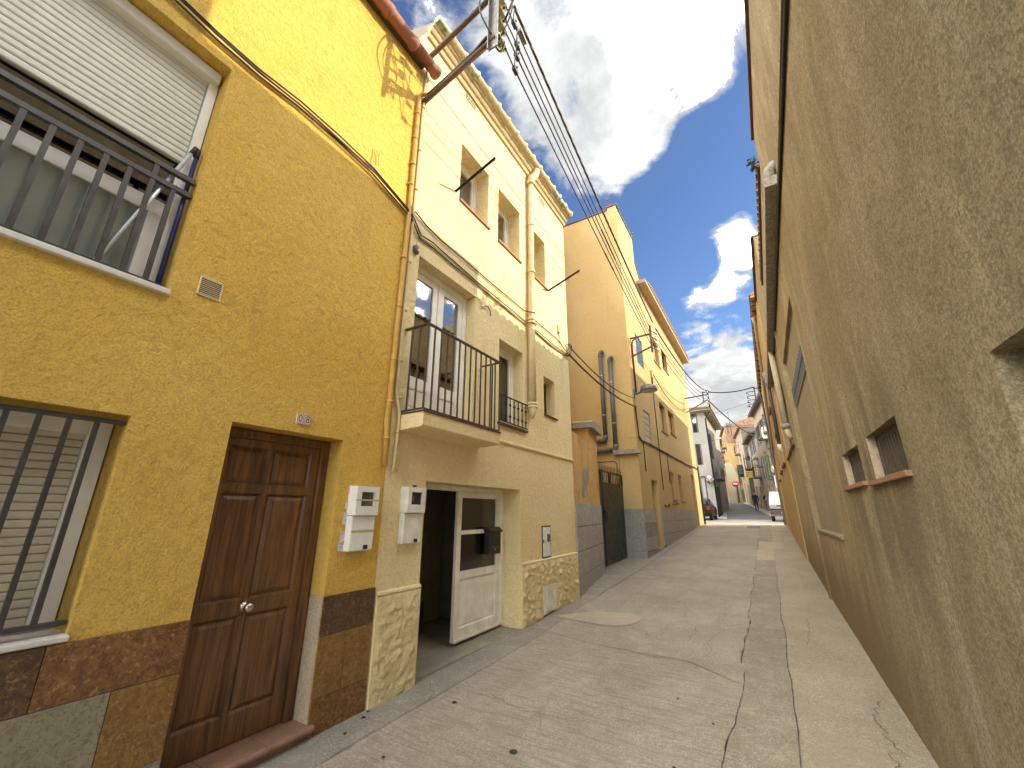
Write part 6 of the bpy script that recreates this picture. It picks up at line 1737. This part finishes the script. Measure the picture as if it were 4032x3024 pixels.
part('rod', MB().bar((-3.4, 61.8, 13.1), (-2.9, 61.8, 13.15), .06).bar((-3.35, 61.8, 12.9), (-2.95, 61.8, 12.95), .06), M['bar_grey'], t)
# curved pale green garden wall and lower brick annexe in front of the gable
t = thing('garden_wall', 'pale green curved boundary wall below the brick gable', 'wall', (-3.3, 61, 2.8))
cw = [(-4.1, 2.6), (-4.1, 7.55), (-3.55, 7.55), (-3.3, 7.40), (-3.15, 7.0), (-3.05, 6.5), (-2.75, 6.35), (-2.75, 2.6)]
part('wall', MB().prism([(p[0], p[1]) for p in cw], 1, 61.0, 61.35), M['far_green'], t)
part('coping', MB().tube([(p[0], 61.17, p[1] + .05) for p in cw[1:7]], .16, 6), M['paving'], t)
part('door', MB().box((-3.15, 60.95, 2.8), (-2.95, 60.995, 4.8)), M['bar_brown'], t)
t = thing('brick_annexe', 'low orange brick annexe with an arched doorway at the bend', 'house', (-2.5, 61.5, 2.8))
part('wall', MB().box((-2.9, 61.4, 2.6), (-1.5, 64, 6.3)), M['brick'], t)
part('lower_wall', MB().box((-2.9, 61.30, 2.6), (-2.0, 61.39, 5.0)), M['far_yellow'], t)
part('arch_door', MB().prism([(-2.62, 2.6), (-2.62, 4.2), (-2.55, 4.45), (-2.42, 4.55), (-2.28, 4.45), (-2.2, 4.2), (-2.2, 2.6)], 1, 61.24, 61.295), M['far_grey'], t)
L4, Q4, qx4 = far_house('red_house', 'red rendered house with dark balconies past the brick gable', (-4.62, 70.3), (-5.50, 77.0), 9, 3.0, 12.3, 'far_red',
    [(1.0, 2.0, 3.6, 5.8, 'door', 'bar_brown'), (1.2, 2.3, 7.4, 9.2, 'balcony', 'bar_brown'), (4.6, 5.7, 7.4, 9.2, 'balcony', 'bar_brown'), (1.2, 2.3, 10.0, 11.6, 'balcony', 'bar_brown'), (4.6, 5.7, 10.0, 11.6, 'balcony', 'bar_brown')])
L5, Q5, qx5 = far_house('amber_house', 'amber rendered house with a chimney farthest up the cobbled street', (-5.52, 77.1), (-6.95, 88), 9, 3.4, 12.9, 'orange',
    [(1.0, 2.0, 4.2, 6.2, 'door', 'bar_brown'), (1.2, 2.3, 7.6, 9.4, 'balcony', 'bar_brown'), (6.0, 7.1, 7.6, 9.4, 'balcony', 'bar_brown'), (6.0, 7.1, 10.4, 12.0, 'balcony', 'bar_brown')])
L6, Q6, qx6 = far_house('low_left_house', 'low ochre house glimpsed behind the grey corner house', (-4.9, 49.0), (-6.0, 58.0), 9, 1.6, 7.4, 'far_yellow',
    [(1.0, 2.0, 2.4, 4.4, 'door', 'bar_brown'), (4.0, 5.1, 5.0, 6.6, 'balcony', 'bar_brown')], side=-1)
part('chimney', MB().box((-6.6, 84, 12.5), (-6.0, 85, 15.0)), M['terracotta'], L5)
# closing masses so that no side street shows empty ground
t = thing('side_street_house', 'row house closing the crossing on the far left', 'house', (-16, 40, 1))
part('wall', MB().box((-30, 36, .8), (-12.5, 50, 8.5)), M['far_pale'], t)
part('roof', MB().box((-30.2, 35.7, 8.501), (-12.3, 50.2, 8.7)), M['roof'], t)
t = thing('side_street_house', 'row house closing the crossing on the far right', 'house', (14, 40, 1))
part('wall', MB().box((9.5, 35.6, .8), (30, 50, 9.0)), M['far_yellow'], t)
part('roof', MB().box((9.3, 35.4, 9.001), (30.2, 50.2, 9.2)), M['roof'], t)
# balcony with a man, green blind, yellow board, lantern, butcher sign, traffic signs
t = thing('balcony', 'rusty brown balcony on which a man stands, right of the cobbled street', 'balcony', (-.95, 52, 6.0))
part('slab', MB().box((-1.55, 50.8, 6.02), (-.72, 53.2, 6.16)), M['far_grey'], t)
part('bracket', MB().bar((-.75, 50.9, 5.4), (-1.5, 50.9, 6.0), .08).bar((-.85, 53.1, 5.4), (-1.5, 53.1, 6.0), .08), M['bar_brown'], t)
g_ = MB().bar((-1.52, 50.82, 7.15), (-1.52, 53.18, 7.15), .06).bar((-1.52, 50.82, 7.15), (-.74, 50.82, 7.15), .06)
for u in range(9):
    g_.bar((-1.52, 50.85 + u * .28, 6.16), (-1.52, 50.85 + u * .28, 7.15), .03)
for u in range(5):
    g_.bar((-1.45 + u * .17, 50.82, 6.16), (-1.45 + u * .17, 50.82, 7.15), .03)
part('railing', g_, M['bar_brown'], t)
t = solo('balcony_blind', MB().box((-2.55, 57.4, 6.0), (-2.0, 59.3, 7.15), ch=.02), M['greenshade'], 'dark green screen wrapped round a balcony of the pale house', 'balcony screen', (-2.3, 58, 6.0))
t = thing('notice_board', 'yellow board with two lines of dark print under the balcony', 'sign', (-1.0, 51.5, 4.9))
part('board', MB().box((-1.55, 50.7, 5.12), (-.62, 50.76, 5.78)), M['sign_yellow'], t)
ln = MB()
random.seed(8)
for row in range(3):
    x = -1.48
    while x < -.72:
        w_ = random.uniform(.05, .14)
        ln.box((x, 50.69, 5.60 - row * .18), (x + w_, 50.699, 5.68 - row * .18)); x += w_ + .04
part('print', ln, M['sign_black'], t)
t = thing('wall_lantern', 'old grey lantern on a bracket above the right pavement', 'street lamp', (-.25, 44.0, 5.8))
part('bracket', MB().tube([(.1, 44, 5.6), (-.2, 44, 5.5), (-.35, 44, 5.65)], .04, 6), M['bar_black'], t)
part('lantern_glass', MB().lathe([(.12, 0), (.24, .45), (.24, .47)], (-.35, 44, 5.72), 6), M['lens'], t)
part('cap', MB().lathe([(.27, .47), (.2, .62), (.06, .72), (0, .78)], (-.35, 44, 5.72), 6), M['bumper'], t)
t = thing('shop_sign', 'tall black butcher sign with green letters reading CARNISSERIA', 'shop sign', (.42, 38.5, 4.2))
part('board', MB().box((.35, 38.52, 4.0), (.64, 38.62, 5.98), ch=.01), M['sign_black'], t)
me = None
for i, chx in enumerate('CARNISSERIA'):
    text_part('letter', chx, .215, M['sign_green'], t, (.495 + .015 * math.sin(i * 1.9), 38.515, 5.86 - i * .172), (1, 0, 0), (0, 0, 1), ext=.004, sx=1.2)
part('bracket', MB().bar((.64, 38.57, 5.8), (.95, 38.57, 5.8), .04), M['bar_black'], t)
def round_sign(t, c, r, ax, rim_red=True):
    part('disc', MB().lathe([(0, .02), (r, .02), (r, 0), (0, 0)], c, 24, ax), M['red'], t)
t = thing('no_entry_sign', 'red no entry sign with a white bar at the bend of the street', 'road sign', (-3.05, 59.5, 2.9))
c = Vector((-3.13, 59.6, 5.02))
part('disc', MB().lathe([(0, .03), (.36, .03), (.38, .01), (.38, 0), (0, 0)], tuple(c), 24, (.05, -1, 0)), M['red'], t)
part('white_bar', MB().box((c.x - .26, c.y - .042, c.z - .07), (c.x + .26, c.y - .032, c.z + .07)), M['sign_white'], t)
part('post', MB().tube([(c.x, c.y + .03, ground(59.6)), (c.x, c.y + .03, c.z + .3)], .03, 8), M['zinc'], t)
t = thing('road_sign', 'round white sign with a red ring and slanted bar, edge of the right wall', 'road sign', (.62, 33.0, 3.3))
c = Vector((.67, 33.2, 4.36))
part('disc', MB().lathe([(0, .03), (.31, .03), (.33, .0), (0, 0)], tuple(c), 24, (-.9, -.42, 0)), M['red'], t)
part('white_face', MB().lathe([(0, .040), (.235, .038), (.235, .03)], tuple(c), 24, (-.9, -.42, 0)), M['sign_white'], t)
part('slanted_bar', MB().bar(c + Vector((-.10, .04, .15)), c + Vector((.02, -.13, -.15)), .02, .06), M['red'], t)
part('lower_panel', MB().box((.62, 33.15, 3.15), (.82, 33.19, 3.95)), M['sign_white'], t)
part('post', MB().tube([(c.x + .06, c.y + .06, ground(33.2)), (c.x + .06, c.y + .06, 4.8)], .035, 8), M['zinc'], t)
t = thing('window_box', 'pale air conditioning box high on the right wall beyond the pipes', 'air conditioner', (.5, 36, 6.0))
part('housing', MB().box((.45, 36.6, 7.0), (.95, 37.1, 7.9), ch=.03), M['plastic_old'], t)
part('grille', frame_mb(.43, .449, 36.65, 37.05, 7.1, 7.8, .05), M['plastic_white'], t)

# ---------------------------------------------------------------- vehicles (local axes: +y is the rear of the car we face, x across)
def wheel(t, x, y, r=.30, w=.19):
    wv = part('wheel', MB().lathe([(r * .6, -w / 2), (r * .96, -w / 2), (r, -w * .3), (r, w * .3), (r * .96, w / 2), (r * .6, w / 2)], (x, y, r), 20, (1, 0, 0)), M['black'], t)
    part('rim', MB().lathe([(0, w * .42 * (1 if x > 0 else -1)), (r * .58, w * .42 * (1 if x > 0 else -1)), (r * .6, 0)], (x, y, r), 16, (1, 0, 0)), M['zinc'], wv)
def car_body(prof, half, tumble, belt, n_round=.06):
    """side profile (y, z) lofted across the width; above the belt line the sides lean in"""
    mb = MB()
    cols = [(-1.0, .93), (-.97, .985), (-.86, 1.0), (.86, 1.0), (.97, .985), (1.0, .93)]
    vs = []
    zmid = sum(p[1] for p in prof) / len(prof)
    for u, sc in cols:
        for y, z in prof:
            k = max(0.0, (z - belt)) * tumble
            x = u * (half - k)
            zc = .5
            vs.append((x, y * (0.985 if abs(u) > .95 else 1), zc + (z - zc) * sc if abs(u) > .9 else z))
    n = len(prof)
    fs = []
    for c in range(len(cols) - 1):
        for i in range(n):
            j = (i + 1) % n
            fs.append((c * n + i, c * n + j, (c + 1) * n + j, (c + 1) * n + i))
    fs += [list(range(n)), [(len(cols) - 1) * n + i for i in range(n)][::-1]]
    mb.add(vs, fs, True)
    return mb
# dark hatchback, tail towards us
CAR = thing('parked_car', 'black hatchback parked behind the ochre corner, red tail lamp showing', 'car', (-4.15, 31.0, ground(31.5)), local=True)
prof = [(0.05, .28), (-.02, .42), (-.02, .62), (.03, .90), (.10, .98), (.42, 1.36), (.75, 1.43), (1.6, 1.44), (2.1, 1.38), (2.75, 1.0), (3.7, .86), (3.95, .70), (3.98, .45), (3.9, .28)]
part('body', car_body(prof, .84, .28, .92), M['car_dark'], CAR)
part('rear_window', MB().add([(-.60, .135, 1.03), (.60, .135, 1.03), (.52, .395, 1.335), (-.52, .395, 1.335)], [(0, 1, 2, 3)]), M['glass_block'], CAR)
part('side_window', MB().add([(.822, .55, 1.02), (.80, 2.4, 1.02), (.715, 1.95, 1.36), (.712, .85, 1.38)], [(0, 1, 2, 3)]), M['glass_block'], CAR)
part('side_window', MB().add([(-.822, .55, 1.02), (-.80, 2.4, 1.02), (-.715, 1.95, 1.36), (-.712, .85, 1.38)], [(3, 2, 1, 0)]), M['glass_block'], CAR)
for s in (-1, 1):
    part('tail_lamp', MB().box((s * .60, -.035, .66), (s * .81, .09, .88), ch=.02), M['tail'], CAR)
part('bumper', MB().box((-.82, -.07, .36), (.82, .06, .56), ch=.03), M['car_dark'], CAR)
part('number_plate', MB().box((-.26, -.076, .42), (.26, -.068, .53)), M['sign_white'], CAR)
for s in (-1, 1):
    wheel(CAR, s * .74, .72); wheel(CAR, s * .74, 3.2)
# white van, nose towards us
VAN = thing('parked_van', 'white van parked at the crossing, its left headlamp past the right wall', 'van', (.86, 30.0, ground(31)), local=True)
prof = [(.12, .30), (.0, .40), (-.02, .62), (.02, .95), (.16, 1.05), (.85, 1.20), (1.30, 1.62), (1.75, 1.80), (3.95, 1.84), (4.05, 1.6), (4.08, .45), (3.95, .30)]
part('body', car_body(prof, .80, .16, 1.15), M['car_white'], VAN)
part('windscreen', MB().add([(-.70, .90, 1.235), (.70, .90, 1.235), (.63, 1.29, 1.60), (-.63, 1.29, 1.60)], [(0, 1, 2, 3)]), M['tinted'], VAN)
part('side_window', MB().add([(-.793, 1.2, 1.22), (-.793, 2.2, 1.22), (-.74, 2.2, 1.62), (-.755, 1.5, 1.60)], [(0, 1, 2, 3)]), M['tinted'], VAN)
for s in (-1, 1):
    part('headlamp', MB().box((s * .46, -.03, .80), (s * .78, .10, .97), ch=.02), M['lens'], VAN)
part('grille', MB().box((-.44, -.025, .86), (.44, .03, .93)), M['bumper'], VAN)
part('bumper', MB().box((-.83, -.12, .40), (.83, .08, .64), ch=.04), M['bumper'], VAN)
part('bumper_strip', MB().box((-.80, -.06, .655), (.80, .02, .74), ch=.02), M['bar_black'], VAN)
vp = part('number_plate', MB().box((-.26, -.135, .45), (.26, -.125, .56)), M['sign_white'], VAN)
text_part('plate_text', '6767', .11, M['sign_black'], vp, (0, -.137, .505), (1, 0, 0), (0, 0, 1), ext=.001, sx=1.3)
part('wing_mirror', MB().box((-.98, 1.15, 1.18), (-.82, 1.27, 1.36), ch=.03), M['bumper'], VAN)
for s in (-1, 1):
    wheel(VAN, s * .71, .72, .29); wheel(VAN, s * .71, 3.3, .29)

# ---------------------------------------------------------------- people: one skinned body each
def person(label, loc, rot, H, coat, legs, hair, pose):
    t = thing('person', label, 'person', loc, 'people in the cobbled street' if pose != 'rail' else None, rot=rot, local=True)
    J = {'pelvis': (0, 0, .53), 'waist': (0, .005, .62), 'chest': (0, .0, .74), 'neckb': (0, -.005, .825), 'neck': (0, .01, .865), 'head': (0, .02, .905), 'crown': (0, .015, .965)}
    sw = .055 if pose == 'walk' else .0
    J.update({'hipL': (-.05, 0, .51), 'kneeL': (-.055, sw + .01, .285), 'ankL': (-.055, sw * .4 - .02, .045), 'toeL': (-.06, sw * .4 + .075, .018),
              'hipR': (.05, 0, .51), 'kneeR': (.055, -sw * .3 + .012, .285), 'ankR': (.055, -sw * 1.6, .05), 'toeR': (.06, -sw * 1.6 + .085, .018)})
    for s, n in ((-1, 'L'), (1, 'R')):
        J['sh' + n] = (s * .105, 0, .80)
        if pose == 'rail' or (pose == 'arm' and n == 'L'):
            J['el' + n] = (s * .15, .02, .66); J['wr' + n] = (s * .12, .13, .62); J['ha' + n] = (s * .11, .17, .62)
        else:
            J['el' + n] = (s * .145, -.015 + s * sw * .4, .645); J['wr' + n] = (s * .148, .03 + s * sw, .505); J['ha' + n] = (s * .146, .045 + s * sw, .455)
    E = [('pelvis', 'waist'), ('waist', 'chest'), ('chest', 'neckb'), ('neckb', 'neck'), ('neck', 'head'), ('head', 'crown')]
    for n in 'LR':
        E += [('pelvis', 'hip' + n), ('hip' + n, 'knee' + n), ('knee' + n, 'ank' + n), ('ank' + n, 'toe' + n), ('chest', 'sh' + n), ('sh' + n, 'el' + n), ('el' + n, 'wr' + n), ('wr' + n, 'ha' + n)]
    rad = {'pelvis': (.082, .065), 'waist': (.088, .068), 'chest': (.10, .068), 'neckb': (.055, .05), 'neck': (.032, .034), 'head': (.042, .05), 'crown': (.036, .042)}
    for n in 'LR':
        rad.update({'hip' + n: (.058, .06), 'knee' + n: (.036, .038), 'ank' + n: (.023, .025), 'toe' + n: (.022, .016), 'sh' + n: (.044, .046), 'el' + n: (.032, .032), 'wr' + n: (.022, .022), 'ha' + n: (.021, .014)})
    names = list(J)
    me = bpy.data.meshes.new('body')
    me.from_pydata([Vector(J[k]) * H for k in names], [(names.index(a), names.index(b)) for a, b in E], [])
    o = bpy.data.objects.new('body', me)
    COL.objects.link(o)
    sk = o.modifiers.new('skin', 'SKIN')
    sk.use_smooth_shade = True
    if not me.skin_vertices:
        bpy.context.view_layer.objects.active = o
    for i, k in enumerate(names):
        sv = me.skin_vertices[0].data[i]
        sv.radius = (rad[k][0] * H, rad[k][1] * H)
        sv.use_root = (k == 'pelvis')
    o.modifiers.new('sub', 'SUBSURF').levels = 2
    o.modifiers['sub'].render_levels = 2
    dg = bpy.context.evaluated_depsgraph_get()
    bm_ = bpy.data.meshes.new_from_object(o.evaluated_get(dg))
    bpy.data.objects.remove(o)
    bm_.name = 'body'
    bm_.materials.clear()
    for m_ in (coat, legs, 'skin', 'black'):
        bm_.materials.append(M[m_])
    for p in bm_.polygons:
        c = p.center / H
        p.use_smooth = True
        arm = abs(c.x) > .118
        if c.z > .852: p.material_index = 2
        elif c.z < .052: p.material_index = 3
        elif arm and c.z < .505 and pose != 'rail': p.material_index = 2
        elif c.z < .50: p.material_index = 1
        else: p.material_index = 0
    b = bpy.data.objects.new('body', bm_)
    COL.objects.link(b)
    b.parent = t
    WL[b.name] = Vector((0, 0, 0))
    hd = Vector((0, .012, .925)) * H
    hm_ = MB().lathe([(.0, .062), (.03, .056), (.052, .034), (.060, .0), (.056, -.03), (.045, -.05)], (0, 0, 0), 14)
    hm_.v = [Vector((p.x * .86, p.y * 1.02 - .007, p.z)) * H + hd for p in hm_.v]
    part('hair', hm_, M[hair], t)
    fc = MB()
    for s in (-1, 1):
        fc.lathe([(0, .004), (.006, .002), (.0065, 0)], (s * .02 * H, .062 * H + hd.y, .918 * H), 6, (0, 1, 0))
    fc.box((-.016 * H, .060 * H + hd.y - .002, .893 * H), (.016 * H, .064 * H + hd.y - .002, .897 * H))
    part('eyes_and_mouth', fc, M['hair_dark'], t)
    part('nose', MB().add([(-.007 * H, hd.y + .055 * H, .905 * H), (.007 * H, hd.y + .055 * H, .905 * H), (0, hd.y + .075 * H, .906 * H), (0, hd.y + .055 * H, .923 * H)], [(0, 2, 3), (1, 3, 2), (0, 1, 2)]), M['skin'], t)
    for s in (-1, 1):
        part('ear', MB().lathe([(0, .008 * H), (.012 * H, .004 * H), (.014 * H, 0)], (s * .05 * H, hd.y - .002, .915 * H), 8, (s, 0, 0)), M['skin'], t)
    return t
person('grey haired person in a black coat and dark jeans walking up the cobbles', (-.98, 47.7, ground(47.7) + .008), R(4), 1.70, 'coat', 'jeans', 'hair_grey', 'walk')
person('stooped person in black walking on the right pavement near the white van', (-.06, 46.6, ground(46.6) + .052), R(-8), 1.62, 'coat', 'coat', 'hair_grey', 'arm')
person('person in a black top and pale trousers standing on the balcony', (-1.06, 51.7, 6.162), R(120), 1.62, 'coat', 'trousers', 'hair_dark', 'rail')
